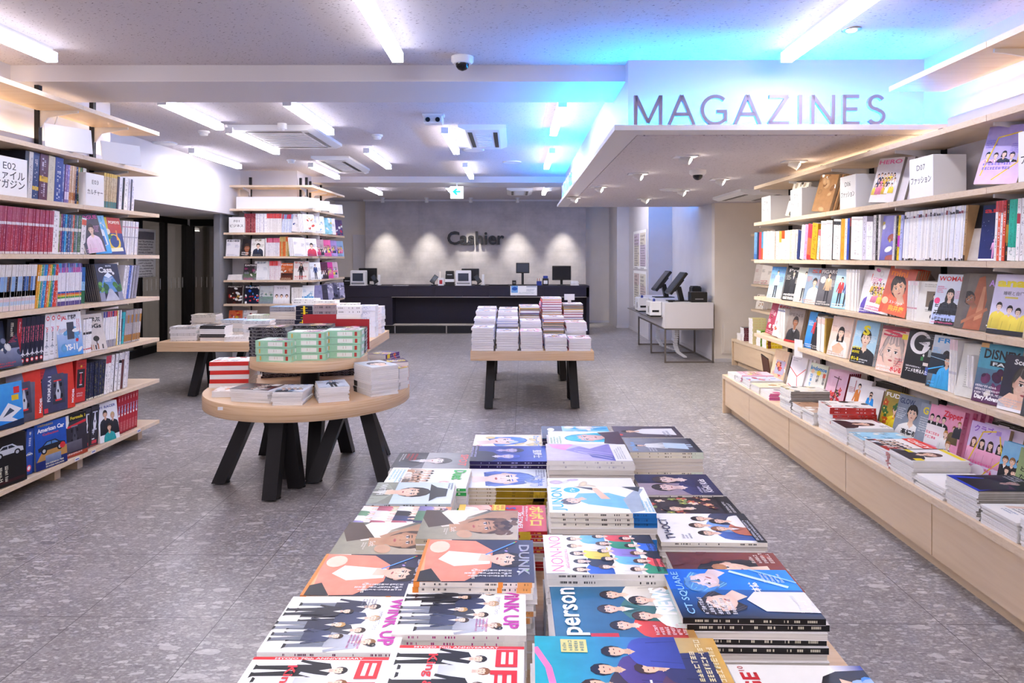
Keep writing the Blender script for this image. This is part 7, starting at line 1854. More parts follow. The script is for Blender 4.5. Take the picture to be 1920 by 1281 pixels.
# things on the recess shelves and bench
def qp(px, z, a, n, t, desc, **k):
    face_out(QS, px, z, a, k.pop('w', .2), k.pop('h', .28), n, t, desc, 12, 20, 0, .04, .0, 'magazine', 'magazine', 'L', **k)
qp(1412, 1.15 + .0, a_gen('#d9cfc6', 'none', None, None, None, seed=200, blurb='#a8383a'), 2, .01, 'beige magazine with red copy on the recess shelf')
qp(1424, 1.15, a_gen('#e9e2da', 'none', None, None, None, seed=201, blurb='#3a2a28', big=True, bigc='#b83a40'), 2, .01, 'white magazine with red and black copy on the recess shelf')
for z, i in ((.80, 0), (1.50, 1)):
    qp(1416, z, a_gen('#e6ded2', 'blobs', '#6a4a34', '#b8906a', None, seed=202 + i, blurb=None), 3, .02, 'brown and white book on the %s recess shelf' % ('lower' if i == 0 else 'upper'), w=.15, h=.2)
def qbench(y, x, n, h, col, desc, top, w=.15, L=.2, sc=None, sa=None, pages='pages_white', deg=-90):
    a = Art(L / w, top); a.blobs(5, [col, '#ffffff'], .1, .1, .9, 1.2, .06, .12, n)
    pile('book', 'book', desc, a, x, y, math.radians(deg), w, L, .375, .375 + h, n, 99, None, int(y * 10), .002, .6, None, 'R', sc or col, sa, pages, split=False, slot='pile')
qbench(9.36, 3.28, 7, .18, '#6a2a3a', 'dark maroon boxed book in the recess corner', '#3a3a44', sa=SB(210, '#e9a8b8'))
qbench(9.44, 3.27 - .05, 5, .09, '#eceaf0', 'white booklet by the maroon boxes', '#f0eef4', L=.12)
qbench(9.02, 3.27, 10, .34, '#ece2a8', 'cream yellow booklet on the tall recess pile', '#f0e79a', sa=SB(211, '#e0a0a0'), L=.18)
qbench(8.80, 3.30, 5, .2, '#7aa83a', 'green booklet in the recess', '#9ac84a', sa=SB(212, '#e9f2d0', ((.1, .3, '#4a7a2a'),)))
qbench(8.60, 3.30, 5, .19, '#d8bc2a', 'yellow booklet in the recess, nearer the shelves', '#e9d24a', sa=SB(213, '#7a5a1a', ((.1, .3, '#6a3a2a'),)))
t = thing('shelf_card', 'small white card clipped to a shelf edge on the right wall', 'card')
s = RF.along(1490, -.01); o = RF.p(s, -.012, .72)
obj('card', MB().box((0, 0, 0), (.09, .002, .14), 'white_plastic'), t, T(*o) @ Rz(math.radians(-72)))
obj('clip', MB().box((.035, .002, .07), (.055, .012, .1), 'white_metal'), t, T(*o) @ Rz(math.radians(-72)))
# ------------------------------------------------------------------ left wall shelves
za_, zb_, zc_, zd_, ze_, zf_, zg_ = LZ[5], LZ[4], LZ[3], LZ[2], LZ[1], LZ[0], LZ[6]
def lc(px, z, art, n, t, desc, w=W4, h=H4, lean=12, yaw=9, roll=0.0, d=.035, spine='R', sc='#e9e6e2', sa=None, pages='pages_white', fan=0.0, kind='magazine', cat='magazine', split=True, gap=.0015):
    if abs(art.A - h / w) > .01:
        k = (h / w) / art.A
        art.P = [([(p[0], p[1] * k) for p in pts], l, c) for pts, l, c in art.P]; art.A = h / w
    face_out(LF, px, z, art, w, h, n, t, desc, lean, yaw, roll, d, fan, kind, cat, spine, sc, sa, pages, 99, '', split, gap)
sign_box(-18, za_, 'E02', '', 'white sign block E02 at the left picture edge', .30, .235, .18, LF, ['ファイル', 'マガジン'])
sign_box(161, za_, 'E03', 'カルチャー', 'white sign block E03 on the left wall shelves', .215, .235, .12, LF)
spines(LF, 44, 118, za_, [S_(.7, '#2a2a34'), S_(.8, '#d9d6d2'), S_(1.2, '#263a6a', [(.2, .28, '#e0b83a')], '#e9e6f0'), S_(1.7, '#5a1f34', [(.4, .52, '#e0b02a')], '#f0dfe6'), S_(1.4, '#d8cfb4', None, '#b9b09a'), S_(1.7, '#27408f', None, '#f0f2f8')], 'outdoor binders, navy and maroon', kind='binder', cat='binder', d=.06, lean=-4, w=.24, h0=.305)
spines(LF, 116, 160, za_, [S_(1, c, [(.1, .3, b)], '#fff') for c, b in (('#7f8ec0', '#3a4a8a'), ('#8a6aa0', '#d9c9e6'), ('#8f7fc0', '#e9e0f4'), ('#d9b08a', '#b8703a'), ('#e6c9a8', '#d08a4a'), ('#d0a888', '#9a5a3a'), ('#3a4a7a', '#1f2a4a'), ('#c9a040', '#3a5a3a'), ('#5a7a4a', '#c89a3a'), ('#c9c2b4', '#e9e4da'), ('#dcd6cc', '#c0b8aa'))], 'thin coloured partworks', cat='magazine', d=.06, lean=-5, w=.22, h0=.27)
spines(LF, 193, 224, za_, [S_(1, '#cbb28a', [(0, .2, '#4a7a7a'), (.9, 1, '#d8b04a')], '#7a5a3a') for _ in range(12)], 'tan edged magazines beside the E03 sign', cat='magazine', d=.06, lean=-5, w=.22, h0=.27)
spines(LF, 219, 252, za_, [S_(.6, '#4a4058'), S_(1, '#e9e6ee'), S_(.6, '#2a2a34'), S_(1.2, '#f2f0f4'), S_(.8, '#c9c6d4'), S_(.5, '#3a3648'), S_(1, '#e6e3ec')], 'white magazines after the tan ones', cat='magazine', d=.06, lean=-5, w=.22, h0=.26)
# red run
spines(LF, -6, 98, zb_, [S_(rn.uniform(.8, 1.2), rn.choice(['#a83446', '#b03a48', '#98304a', '#b8404e', '#a03a52']), [(0, .05, '#e6ddd8'), (.62, .68, '#efe6ea'), (.68, 1, rn.choice(['#c06070', '#b85a6c', '#b04a62']))], rn.choice(['#d8a0a8', '#c97a86'])) for _ in range(30)], 'crimson magazines', cat='magazine', d=.05, lean=-5, h0=.29)
spines(LF, 96, 110, zb_, [S_(1, '#f4f2f4', None, '#8a8690')], 'thick white slipcase', d=.05, lean=-4, h0=.29)
spines(LF, 108, 152, zb_, [S_(1, c, [(0, .05, '#eeeaea'), (.58, .66, '#e6e2da')], '#e9e6e0') for c in ('#7f8a4a', '#8a4a6a', '#2a4f9a', '#2a9ad0', '#3a4a6a', '#3f5f9a', '#6a7a8a', '#d8664a', '#4a6a5a', '#7a8a94', '#5a7a5a', '#3f5a4a')], 'many coloured magazines with a white band', cat='magazine', d=.05, lean=-5, h0=.275)
spines(LF, 151, 160, zb_, [S_(1, '#f2eff0', [(.8, .95, '#e0684a')])], 'white book with an orange head', d=.05, lean=-5, h0=.26)
a = a_gen('#4a4450', 'bust', '#3a2a2a', '#f0d0e0', 'VOGUE', '#e85ab0', seed=220, k=.34, blurb='#e0a0c8'); lc(163, zb_, a, 3, .01, 'dark magazine with pink title letters on the left wall', roll=-7, w=.2)
a = Art(1.3, '#2a9ae0', '#8fd0f4'); a.poly([(.3, .2), (.9, .3), (.8, .8), (.5, .9)], '#dfe9f2'); a.poly([(.4, .25), (.8, .3), (.75, .6), (.5, .6)], '#2a6ab8'); a.blobs(5, ['#ffffff', '#5fbaf0'], 0, .8, 1, 1.3, .05, .12, 4); lc(181, zb_, a, 1, .01, 'bright blue magazine before the red comic style one', w=.16, roll=-4)
a = Art(1.3, '#2e3a78', '#34407f'); a.rect(.0, .62, .38, 1.3, '#d8b82a'); a.rect(.38, .75, 1, 1.3, '#c83a2a'); a.text('POPEYE', .45, 1.08, .14, '#f6ead8', .03, w=.5); a.ell(.55, .42, .3, .3, '#e6c23a'); a.ell(.58, .46, .2, .22, '#27407f'); a.poly([(.1, .2), (.9, .25), (.92, .12), (.1, .08)], '#e9e0c0'); a.rect(.7, .5, .76, .85, '#e9903a'); a.ell(.35, .8, .1, .1, '#f0e2c8'); a.rect(.15, .85, .25, .95, '#3a2f28'); a.poly([(.3, .5), (.5, .6), (.45, .7), (.3, .68)], '#3a7a4a')
lc(196, zb_, a, 1, .01, 'red, yellow and blue comic style magazine on the left wall', w=.225)
spines(LF, 228, 258, zb_, [S_(1, rn.choice(['#efedf2', '#f6f4f8', '#e2dfe8']), [(.5, .54, '#b9b6c6'), (.8, .84, '#c89ab0')], '#b9b6c6') for _ in range(13)], 'white edged magazines at the shelf end', cat='magazine', d=.05, lean=-6, h0=.27)
# building-pictured spines
spines(LF, -8, 66, zc_, [S_(1, '#e6e3e2', [(0, .1, '#e9d9d6'), (.12, .2, '#b9cfe6'), (.2, .26, '#e0c9d0'), (.3, .74, rn.choice(['#5a86c8', '#26304a', '#8fb4e0', '#6a4a3a', '#3f6ab0', '#a9c4e6'])), (.3, .42, rn.choice(['#2a2a34', '#8a8a94', '#d0a890']))], '#c9c4c4') for _ in range(18)], 'spines that join into a city picture', cat='magazine', d=.05, lean=-6, h0=.285)
spines(LF, 66, 106, zc_, [S_(1, c, [(.62, .74, '#f1eff0')], '#fff') for c in ('#e8a03a', '#e0b84a', '#2f9a8a', '#8f9aa0', '#2f7fd0', '#3aa0d8', '#d8583a', '#e08a3a', '#e6c04a', '#2a9a7a', '#3f7fc0', '#d04a3a', '#d84434', '#d84434')], 'rainbow spines with a white band', cat='magazine', d=.05, lean=-9, h0=.285)
spines(LF, 99, 106, zc_ , [S_(1, '#3a2a4a')], 'dark purple book beside the rainbow spines', d=.1, lean=-6, h0=.30)
spines(LF, 108, 152, zc_, [S_(1, '#eceaf4', [(0, .1, '#5a4a8a'), (.13, .17, '#f2f0f4'), (.17, .21, '#4a9a4a'), (.21, .25, '#e8b83a'), (.25, .29, '#d8523a'), (.29, .33, '#2a5ab0'), (.78, .9, rn.choice(['#c05aa0', '#8a6ac0', '#6a9ad8'])), (.9, 1, rn.choice(['#5a4a8a', '#8f7fc0', '#3f9ad0']))], '#c9c6da') for _ in range(15)], 'white spines with rainbow stripes', cat='magazine', d=.05, lean=-3, h0=.29)
spines(LF, 152, 160, zc_, [S_(1, '#2a6ab0', [(0, .35, '#2a6a4a'), (.35, .6, '#8fc0e6')])], 'blue and green book beside the grey pack', d=.06, lean=-3, h0=.26)
a = Art(1.3, '#241f33', '#2a2438'); a.poly([(.0, .3), (.3, .85), (.5, 1.0), (.7, .85), (1, .3)], '#5f8fc4'); a.poly([(.32, .88), (.5, 1.0), (.68, .88), (.5, .8)], '#e9f0fa'); a.blobs(10, ['#2f5a2a', '#4a8a34', '#3f7a30', '#74a84a'], .0, .3, .36, .62, .08, .14, 4); a.blobs(10, ['#2f5a2a', '#4a8a34', '#3f7a30'], .64, .3, 1, .62, .08, .14, 6); a.poly([(.2, 0), (.45, .42), (.55, .42), (.85, 0)], '#b9bac8'); a.rect(.0, .0, .22, .3, '#8f90a0'); a.rect(.8, 0, 1, .3, '#8f90a0'); a.text('Casa', .12, 1.0, .26, '#f4f3f6', .035, w=.6); a.text('BRUTUS', .45, 1.2, .07, '#f4f3f6', .02, w=.24); a.ell(.74, .96, .05, .05, '#f4f3f6'); a.blurb(.3, .78, .4, 3, .035, '#eef0f6', 3)
lc(190, zc_, a, 9, .014, 'dark magazine with white script title and tree avenue', w=.232, h=.285, pages='pages_dark')
spines(LF, 229, 256, zc_, [S_(1, '#eceaf0'), S_(1, '#dcd9e2'), S_(1, '#4a6ac0', None, '#dfe4f4'), S_(.8, '#b9bfe0'), S_(.8, '#6a6a74'), S_(.8, '#b0adba'), S_(.8, '#8a8792'), S_(.8, '#a4a1ac')], 'blue and grey leaning magazines', cat='magazine', d=.05, lean=-12, h0=.27)
# aviation boxes
def lbox(px0, px1, z, n, col, bands, marks, desc, h0=.3, d=.05, lean=-4, draw=None, w=.2):
    s0, s1 = LF.along(px0, d), LF.along(px1, d)
    t = abs(s1 - s0) / n
    for j in range(n):
        mb = MB(); mb.box((0, 0, 0), (w, t * .96, h0), 'print', hx(col))
        a = Art(h0 / (t * .96), col)
        for v0, v1, c in bands: a.rect(0, v0 * a.A, 1, v1 * a.A, c)
        if draw: draw(a)
        if marks: a.blurb(.35, a.A * .92, .3 * a.A, 1, .3, marks, j, True)
        a.put(mb, (w + 4e-4, 0, 0), (0, 1, 0), (0, 0, 1), (1, 0, 0), t * .96)
        M = T(*LF.p(s0 - j * t, d, z + .001 + t * abs(math.sin(math.radians(lean))))) @ Rx(math.radians(lean)) @ T(-w, 0, 0)
        put('boxed_kit', (mb.mesh('boxed_kit'),), M, ('%s of the ' % first(j) + desc) if n > 1 else desc, 'boxed kit', desc)
lc(-12, zd_, a_gen('#23283c', 'scene', '#8a90a8', '#343a52', None, seed=230, blurb='#d8343a'), 1, .06, 'dark blue kit box at the left picture edge', kind='boxed_kit', cat='boxed kit', split=False, pages='pages_dark', w=.2)
lbox(9, 30, zd_, 1, '#17151a', ((0, .08, '#cfc6a8'),), '#d8d2c0', 'black book with gold lettering on the left wall', h0=.30)
lbox(29, 39, zd_, 1, '#a8202a', ((0, .1, '#cfc6a8'),), '#f2d0d0', 'red book spine beside the jet boxes', h0=.30)
def jet(a): a.plane(.5, a.A * .26, 1.1, '#d8dbe6'); a.blurb(.4, a.A * .8, .35 * a.A, 2, .36, '#f0708a', 3, True); a.ell(.5, a.A * .1, .34, .34, '#d8303a'); a.ell(.5, a.A * .1, .2, .2, '#f6f0f0')
lbox(37, 81, zd_, 5, '#1f2136', ((0, .04, '#14151f'),), None, 'navy jet fighter boxes with pink lettering', h0=.302, draw=jet)
def jal(a): a.ell(.5, a.A * .9, .3, .3, '#d83a4a'); a.ell(.5, a.A * .9, .18, .18, '#f2f2f6'); a.text('JAL', .3, a.A * .72, .5, '#d8404e', .03, rot=-90); a.blurb(.35, a.A * .6, .2 * a.A, 1, .4, '#3a3a44', 4, True); a.plane(.5, a.A * .33, .8, '#9aa0b0'); a.blurb(.2, a.A * .16, .6, 2, .2, '#8a8a94', 5)
lbox(81, 112, zd_, 3, '#eeeff6', ((0, .03, '#d9dbe6'),), None, 'white airliner boxes with red lettering', h0=.305, draw=jal)
a = Art(1.45, '#3f93dc', '#e9eef8'); a.rect(0, .75, 1, 1.45, '#dfe8f6', '#f2f4fa'); a.blobs(8, ['#ffffff', '#6fb4ec', '#cfe2f6'], 0, .1, 1, .9, .08, .18, 3); a.rect(.4, .55, .68, 1.12, '#4a4e5a'); a.ell(.24, .86, .16, .06, '#cfc9d6', 10, .2); a.ell(.8, .84, .2, .07, '#f4f4f8', 10, .1); a.text('JAL', .2, 1.22, .17, '#d83a4a', .04, w=.22); a.text('旅客機', .46, 1.22, .17, '#3a3a44', .03, w=.34); a.ell(.12, 1.28, .05, .05, '#d83a4a'); a.text('YS-11', .28, .2, .26, '#f6f8fc', .05, w=.5); a.ell(.78, .5, .06, .06, '#d83a4a'); a.blurb(.88, 1.2, .5, 2, .05, '#d86a7a', 3, True)
lc(110, zd_, a, 1, .05, 'white and blue airliner kit box with a window', w=.215, h=.30, kind='boxed_kit', cat='boxed kit', split=False, pages='pages_white', lean=5)
lbox(147, 158, zd_, 1, '#3a3a40', ((0, .1, '#e6e0d2'), (.6, 1, '#dcd8d4')), None, 'dark grey block for the shaded gap beside the airliner kit', h0=.3, d=.1)  # fills an open gap; the gap's shade is painted as dark grey
a = Art(1.3, '#d6cdc4', '#cfc5bb'); a.text('で学ぶ', .2, 1.02, .2, '#2a2828', .04, w=.7); a.text('SDGs', .2, .8, .2, '#2a2828', .04, w=.7); a.ell(.6, .42, .13, .1, '#3a3632'); a.rect(.58, .2, .62, .4, '#3a3632')
for i in range(6): a.rect(.3 + i * .1, .04, .36 + i * .1, .24 - .02 * (i % 3), ['#8a5a40', '#c9a48a', '#3a3634', '#a86a4a', '#e2d6ca', '#55504c'][i])
lc(158, zd_, a, 2, .012, 'beige magazine with handwritten black title on the left wall', w=.21, h=.27, yaw=12)
spines(LF, 156, 172, zd_, [S_(1, '#f0eef0', [(.55, .62, '#3a3a40'), (.1, .14, '#d86a6a')], '#a8a4a8') for _ in range(4)], 'white slips in front of the beige magazine', cat='magazine', d=.012, lean=-3, h0=.24, w=.02)
spines(LF, 193, 226, zd_, [S_(1, '#f3f1f4', [(0, .2, '#9a98a4'), (.84, 1, rn.choice(['#d83a4a', '#4a4a9a', '#c8405a']))], '#cfccd6') for _ in range(8)] + [S_(.6, '#e9c83a'), S_(.6, '#f6f4f4'), S_(.7, '#3a4a7a'), S_(.7, '#f4f2f6')], 'white magazines with red heads', cat='magazine', d=.05, lean=-4, h0=.27)
spines(LF, 223, 233, zd_, [S_(1, '#2a8fa0', [(.1, .8, '#3a4a5a')]), S_(1, '#2fb4c0')], 'teal magazines', cat='magazine', d=.05, lean=-7, h0=.25)
spines(LF, 232, 262, zd_, [S_(1, rn.choice(['#b9b2ae', '#a9a2a6', '#c4bcc0']), [(.05, .25, '#a8743a'), (.6, .85, '#b8803f' if q % 2 else '#8f8890')], '#8a8488') for q in range(8)], 'grey magazines with brown panels', cat='magazine', d=.05, lean=-9, h0=.26)
# racing boxes
def f1cover(bg, frame, bg2=None):
    a = Art(1.25, bg, bg2); a.poly([(.45, 1.25), (1, 1.25), (1, .0), (.75, 0), (.82, .95), (.5, 1.0)], frame); a.rect(.3, .2, .68, 1.0, '#3a3a46', '#55556a'); a.racer(.48, .55, .5, '#c9ccd6', '#e2353a'); a.text('FORMULA 1', .22, .3, .13, '#f2f2f6', .03, rot=84, w=.66); a.rect(.02, .02, .14, .14, '#e03a40'); a.text('MODEL', .95, .12, .09, '#f6f6f8', .03, rot=82, w=.4); return a
a = Art(1.35, '#2a7fd0', '#4aa4ea'); a.poly([(.1, .3), (.5, .75), (.95, .5), (.6, .3), (.95, .1), (.5, .2)], '#e2e6ee'); a.poly([(.3, .35), (.55, .6), (.7, .48)], '#39485a'); a.rect(.7, 1.0, .9, 1.2, '#d8343a'); a.rect(.62, .8, .86, .96, '#e6c02a'); a.poly([(0, 0), (1, 0), (1, .2), (0, .12)], '#23304a'); lc(-10, ze_, a, 1, .06, 'blue spaceship kit box at the left picture edge', kind='boxed_kit', cat='boxed kit', split=False, pages='pages_dark', w=.2, h=.27, lean=4, d=.02)
lc(16, ze_, f1cover('#4a4a58', '#d83c2c', '#7a7688'), 1, .07, 'grey and red racing kit box behind the blue one', w=.25, h=.31, kind='boxed_kit', cat='boxed kit', split=False, pages='pages_dark', lean=4)
def redcar(a):
    a.rect(.12, a.A * .34, .88, a.A * .78, '#26222a'); a.racer(.5, a.A * .55, .72, '#d8303a'); a.blurb(.15, a.A * .9, .7, 2, .1, '#8a1a20', 3); a.blurb(.15, a.A * .2, .7, 2, .1, '#f2d9d6', 4); a.rect(.42, a.A * .82, .58, a.A * .87, '#e9b83a')
lbox(56, 84, ze_, 1, '#c92f2c', ((0, .02, '#8a1a1c'),), None, 'red box with a racing car in its window', h0=.30, draw=redcar)
lc(82, ze_, f1cover('#3f4058', '#d83c2c', '#55567a'), 1, .07, 'dark blue and red racing kit box on the left wall', w=.26, h=.31, kind='boxed_kit', cat='boxed kit', split=False, pages='pages_dark', lean=4)
def f1sp(a): a.racer(.5, a.A * .62, 1.3, '#e6e8f0', '#c9ccd8'); a.blurb(.2, a.A * .4, .25 * a.A, 1, .5, '#dfe2ea', 3, True); a.rect(.2, a.A * .06, .8, a.A * .14, '#d8384a')
lbox(121, 133, ze_, 1, '#23212a', ((.9, 1, '#3a3846'),), None, 'black racing kit spine on the left wall', h0=.3, draw=f1sp)
lbox(140, 160, ze_, 1, '#c92f2c', ((0, .02, '#8a1a1c'),), None, 'narrow red box with a racing car', h0=.30, draw=redcar)
spines(LF, 158, 206, ze_, [S_(1.4, '#1f2138', [(.66, .9, '#2a2c44')], '#d9c93a')] + [S_(1, '#23263f', [(.0, .04, '#e6e0c8')], rn.choice(['#b9b43a', '#6a70a8', '#8f8a3a'])) for _ in range(12)] + [S_(1.6, '#1f2138', [(.82, .95, '#c9b42a')], '#e0d23a')], 'navy books with yellow lettering', d=.05, lean=-4, h0=.265)
spines(LF, 195, 240, ze_, [S_(1.2, '#f0eef0', [(.8, 1, '#c8485a')]), S_(1.2, '#f4f2f4', [(.8, 1, '#c8485a')]), S_(1.4, '#eeecf0'), S_(.3, '#26242c'), S_(1.4, '#f2f0f2'), S_(.3, '#2a2a34'), S_(1.3, '#f0eeee', [(.72, .8, '#2a2830')]), S_(1.2, '#6a3a3c', [(.8, 1, '#e2dfe2')]), S_(1.2, '#e9e6ea'), S_(1, '#d6d3dc')], 'white binders with dark rims', kind='binder', cat='binder', d=.05, lean=-7, h0=.285)
# bottom shelf
def carside(a): a.rect(.06, a.A * .06, .94, a.A * .12, '#3a1a1c'); a.car(.52, a.A * .62, .8, '#c9ccd2'); a.blurb(.4, a.A * .4, .26 * a.A, 2, .1, '#d8d4c0', 3, True)
lc(-18, zf_, (lambda a: (carside(a), a)[1])(Art(1.3, '#1b191a', '#232021')), 1, .08, 'black kit box with a silver car at the left picture edge', w=.25, h=.30, kind='boxed_kit', cat='boxed kit', split=False, pages='pages_dark', lean=3)
lbox(28, 52, zf_, 1, '#2f3350', ((.02, .06, '#3a3e5c'),), '#a8905a', 'slate blue box spine with gold script', h0=.28)
def blsp(a): a.rect(.16, a.A * .6, .84, a.A * .94, '#2a55b0'); a.blurb(.34, a.A * .92, .3 * a.A, 1, .42, '#f2f4fa', 3, True); a.car(.5, a.A * .42, .8, '#e2e6ee'); a.ell(.5, a.A * .14, .3, .3, '#d84a52'); a.ell(.5, a.A * .14, .18, .18, '#f4f2f4')
lbox(46, 76, zf_, 2, '#1f459a', ((0, .02, '#16357a'),), None, 'blue car kit spines with white lettering', h0=.29, draw=blsp)
a = Art(1.3, '#1d4598', '#2a5ab8'); a.poly([(0, .2), (.3, .62), (1, .5), (1, .2)], '#b98a4a'); a.car(.52, .5, .84, '#23242c', '#5a86b8'); a.rect(0, 0, 1, .24, '#1b2a6a'); a.rect(.3, .12, .8, .36, '#5a6a90', '#8a98b8'); a.blurb(.3, .1, .6, 2, .05, '#f0e9c8', 3); a.ell(.86, .52, .09, .09, '#d8343a'); a.text('American Car', .08, 1.04, .16, '#f4f2f6', .04, w=.86); a.text('Collection', .24, .93, .09, '#e2483a', .02, w=.5); a.blurb(.1, 1.2, .6, 1, .06, '#e0b83a', 5)
lc(68, zf_, a, 1, .06, 'blue kit box with a black vintage car', w=.25, h=.30, kind='boxed_kit', cat='boxed kit', split=False, pages='pages_dark', lean=3)
a = Art(1.25, '#2b2830', '#3a3742'); a.poly([(0, .95), (0, 1.25), (.45, 1.25), (.3, .88)], '#f0eff2'); a.rect(.06, 1.1, .26, 1.16, '#d8303a'); a.rect(.36, 1.05, 1, 1.25, '#1d1b21'); a.text('Formula 1', .42, 1.1, .12, '#f0d83a', .03, w=.54); a.poly([(.3, .92), (.98, 1.02), (.98, .94), (.3, .86)], '#d8303a'); a.racer(.55, .62, .5, '#4a4a54', '#8a8a94'); a.rect(.15, .16, .8, .46, '#4a4652', '#6a6672'); a.rect(0, 0, 1, .12, '#a8442a'); a.blurb(.2, .07, .6, 1, .05, '#f4e6d8', 3)
lc(113, zf_, a, 1, .07, 'black racing kit box with a white corner', w=.24, h=.29, kind='boxed_kit', cat='boxed kit', split=False, pages='pages_dark', lean=3)
lbox(152, 184, zf_, 2, '#26232c', ((.9, 1, '#3c3a48'), (.0, .03, '#8a2a34')), None, 'black racing kit spines with white cars', h0=.29, draw=f1sp)
lbox(176, 190, zf_, 1, '#cfc6b0', (), None, 'cream box edge on the bottom left shelf', h0=.28, d=.09)
a = Art(1.45, '#f0f1f5'); a.bust(.36, 1.02, .26, SK2, '#2a2222', '#23242c'); a.bust(.72, .9, .24, SK2, '#c9a878', '#26272f'); a.bust(.5, .5, .26, SK2, '#3a2a24', '#2a9a98'); a.text('F1 RACER', .1, 1.24, .13, '#4a5aa0', .02, w=.8); a.rect(.2, 0, .8, .1, '#2a9a98')
lc(188, zf_, a, 4, .014, 'white magazine with three racing drivers', w=.2, h=.29, lean=6)
def redsp(a): a.blurb(.3, a.A * .95, .1 * a.A, 1, .3, '#f2c9c9', 2, True); a.racer(.5, a.A * .62, 1.4, '#b9bfe0', '#8a90c0'); a.ell(.5, a.A * .48, .25, .25, '#f4f2f4'); a.blurb(.4, a.A * .3, .26 * a.A, 2, .3, '#e8a0a0', 4, True)
lbox(219, 257, zf_, 7, '#b3202c', ((0, .03, '#7a141c'),), None, 'red racing kit spines at the shelf end', h0=.302, draw=redsp)
# pale display boards standing on the upper shelf
def board(fx, px, z, w, h, label, d=.05, yaw=20, lean=8):
    th = {'R': math.radians(-90), 'L': math.radians(90), 'F': 0}[fx.facing]
    yw = math.radians(-yaw if fx.facing == 'L' else yaw)
    M = T(*fx.p(fx.along(px, d), d, z + .001)) @ Rz(th + yw) @ Rx(math.radians(-lean))
    t = thing('display_board', label, 'board', (0, 0, 0), 0, 'blank white display boards')
    obj('panel', MB().box((0, 0, 0), (w, .008, h), 'white_plastic'), t, M)
    obj('strut', MB().box((w * .4, .008, 0), (w * .6, .05, .006), 'white_plastic'), t, M)
board(LF, 86, zg_, .3, .17, 'blank white board on the upper left shelf near the bracket', .06, 30)
board(LF, 192, zg_, .3, .16, 'blank white board at the end of the upper left shelf', .06, 30)
t = thing('hanging_cable', 'thin white cable hanging from the top shelf on the left wall', 'cable')
o = LF.p(LF.along(90, .3), .29, 2.56)
obj('wire', MB().tube([(o.x + .1, o.y, o.z), (o.x + .06, o.y, o.z - .03), (o.x + .02, o.y, o.z - .14), (o.x + .03, o.y, o.z - .32)], .004, 'white_plastic', 6), t)
obj('plug', MB().box((o.x + .02, o.y - .01, o.z - .34), (o.x + .04, o.y + .01, o.z - .31), 'white_plastic'), t)
for i, px in enumerate((140, 171, 257)):
    t = thing('price_tag', 'small white price tag on the bottom left shelf edge, %s from the camera' % first(i), 'price tag', (0, 0, 0), 0, 'shelf edge price tags')
    o = LF.p(LF.along(px, 0), -.001, LZ[0] - .024)
    M = T(*o) @ Rz(math.radians(90))
    obj('tag', MB().box((0, -.001, 0), (.05, 0, .02), 'white_plastic'), t, M); obj('print', MB().box((.006, -.0014, .006), (.044, -.0011, .013), 'blue_plastic'), t, M)

# ------------------------------------------------------------------ corner bookshelf contents
FZT = {'a': 1.89, 'b': 1.54, 'c': 1.19, 'd': .84, 'e': .49}
def fc(px, z, art, n, t, desc, w=.2, h=.27, fan=0.0, lean=8, yaw=0, fx=FF, roll=0, sc='#e9e6e2', pages='pages_white', d=.05, spine='R'):
    if abs(art.A - h / w) > .01:
        k = (h / w) / art.A
        art.P = [([(p[0], p[1] * k) for p in pts], l, c) for pts, l, c in art.P]; art.A = h / w
    face_out(fx, px, z, art, w, h, n, t, desc, lean, yaw, roll, d, fan, 'journal', 'magazine', spine, sc, None, pages, 99, '', False)
CB = ' on the corner bookshelf'
sign_box(429, FZT['a'], 'F01', 'ビジネス', 'white sign block F01 on the corner bookshelf', .23, .225, .1, FF)
def band_run(n, cols, band, bc): return [S_(1, rn.choice(cols), [(.75, 1, rn.choice(band))] if band else None, bc) for _ in range(n)]
spines(FF, 458, 479, FZT['a'], band_run(8, ['#8a3a44', '#6a3038', '#a04a50'], ['#7a2a34'], '#d8b0b0'), 'dark red journals' + CB, cat='magazine', kind='journal', h0=.28)
spines(FF, 478, 500, FZT['a'], band_run(9, ['#eceaf0', '#dfdce6', '#f4f2f4'], None, '#8a88a0'), 'white journals' + CB, cat='magazine', kind='journal', h0=.28)
spines(FF, 500, 528, FZT['a'], band_run(11, ['#efecec', '#e6e2e2'], ['#d84a4a', '#c8404a'], '#b9b4b4'), 'white journals with red heads' + CB, cat='magazine', kind='journal', h0=.28)
spines(FF, 527, 546, FZT['a'], band_run(7, ['#dfe6f2', '#cfd8ee'], ['#8a9ac8', '#c8405a'], '#8a90b0'), 'pale blue journals' + CB, cat='magazine', kind='journal', h0=.27, lean=5)
fc(547, FZT['a'], a_gen('#f4f2f4', 'blobs', '#c8404a', '#3a5aa8', None, seed=300, blurb=None), 3, .012, 'white magazine leaning at the corner post', .16, .27, roll=6, yaw=30)
fc(423, FZT['b'], a_gen('#eceaf0', 'none', None, None, '最高の瞑想', '#2a2a34', seed=301, blurb='#9aa0c0'), 2, .01, 'white book with black Japanese title' + CB, .2, .25)
fc(451, FZT['b'], a_gen('#2a2528', 'face', '#3a2a24', '#c87a5a', None, seed=302, skin='#a86a4a', blurb=None, big=True), 2, .01, 'black book with a warm lit picture' + CB, .15, .25, lean=10, roll=5)
a = a_gen('#f2efe9', 'bust', '#23201f', '#2a2f44', '経済', '#8a6a3a', seed=303, k=.34, shirt='#f4f4f6', tie='#4a6a9a', blurb='#8a8578'); fc(470, FZT['b'], a, 3, .01, 'white magazine with a man in a suit' + CB, .2, .26)
spines(FF, 497, 524, FZT['b'], band_run(10, ['#ebe8f0', '#e2dfea'], ['#b83a5a', '#f2efee', '#d86a8a'], '#9a98b0'), 'white and pink journals' + CB, cat='magazine', kind='journal', h0=.27)
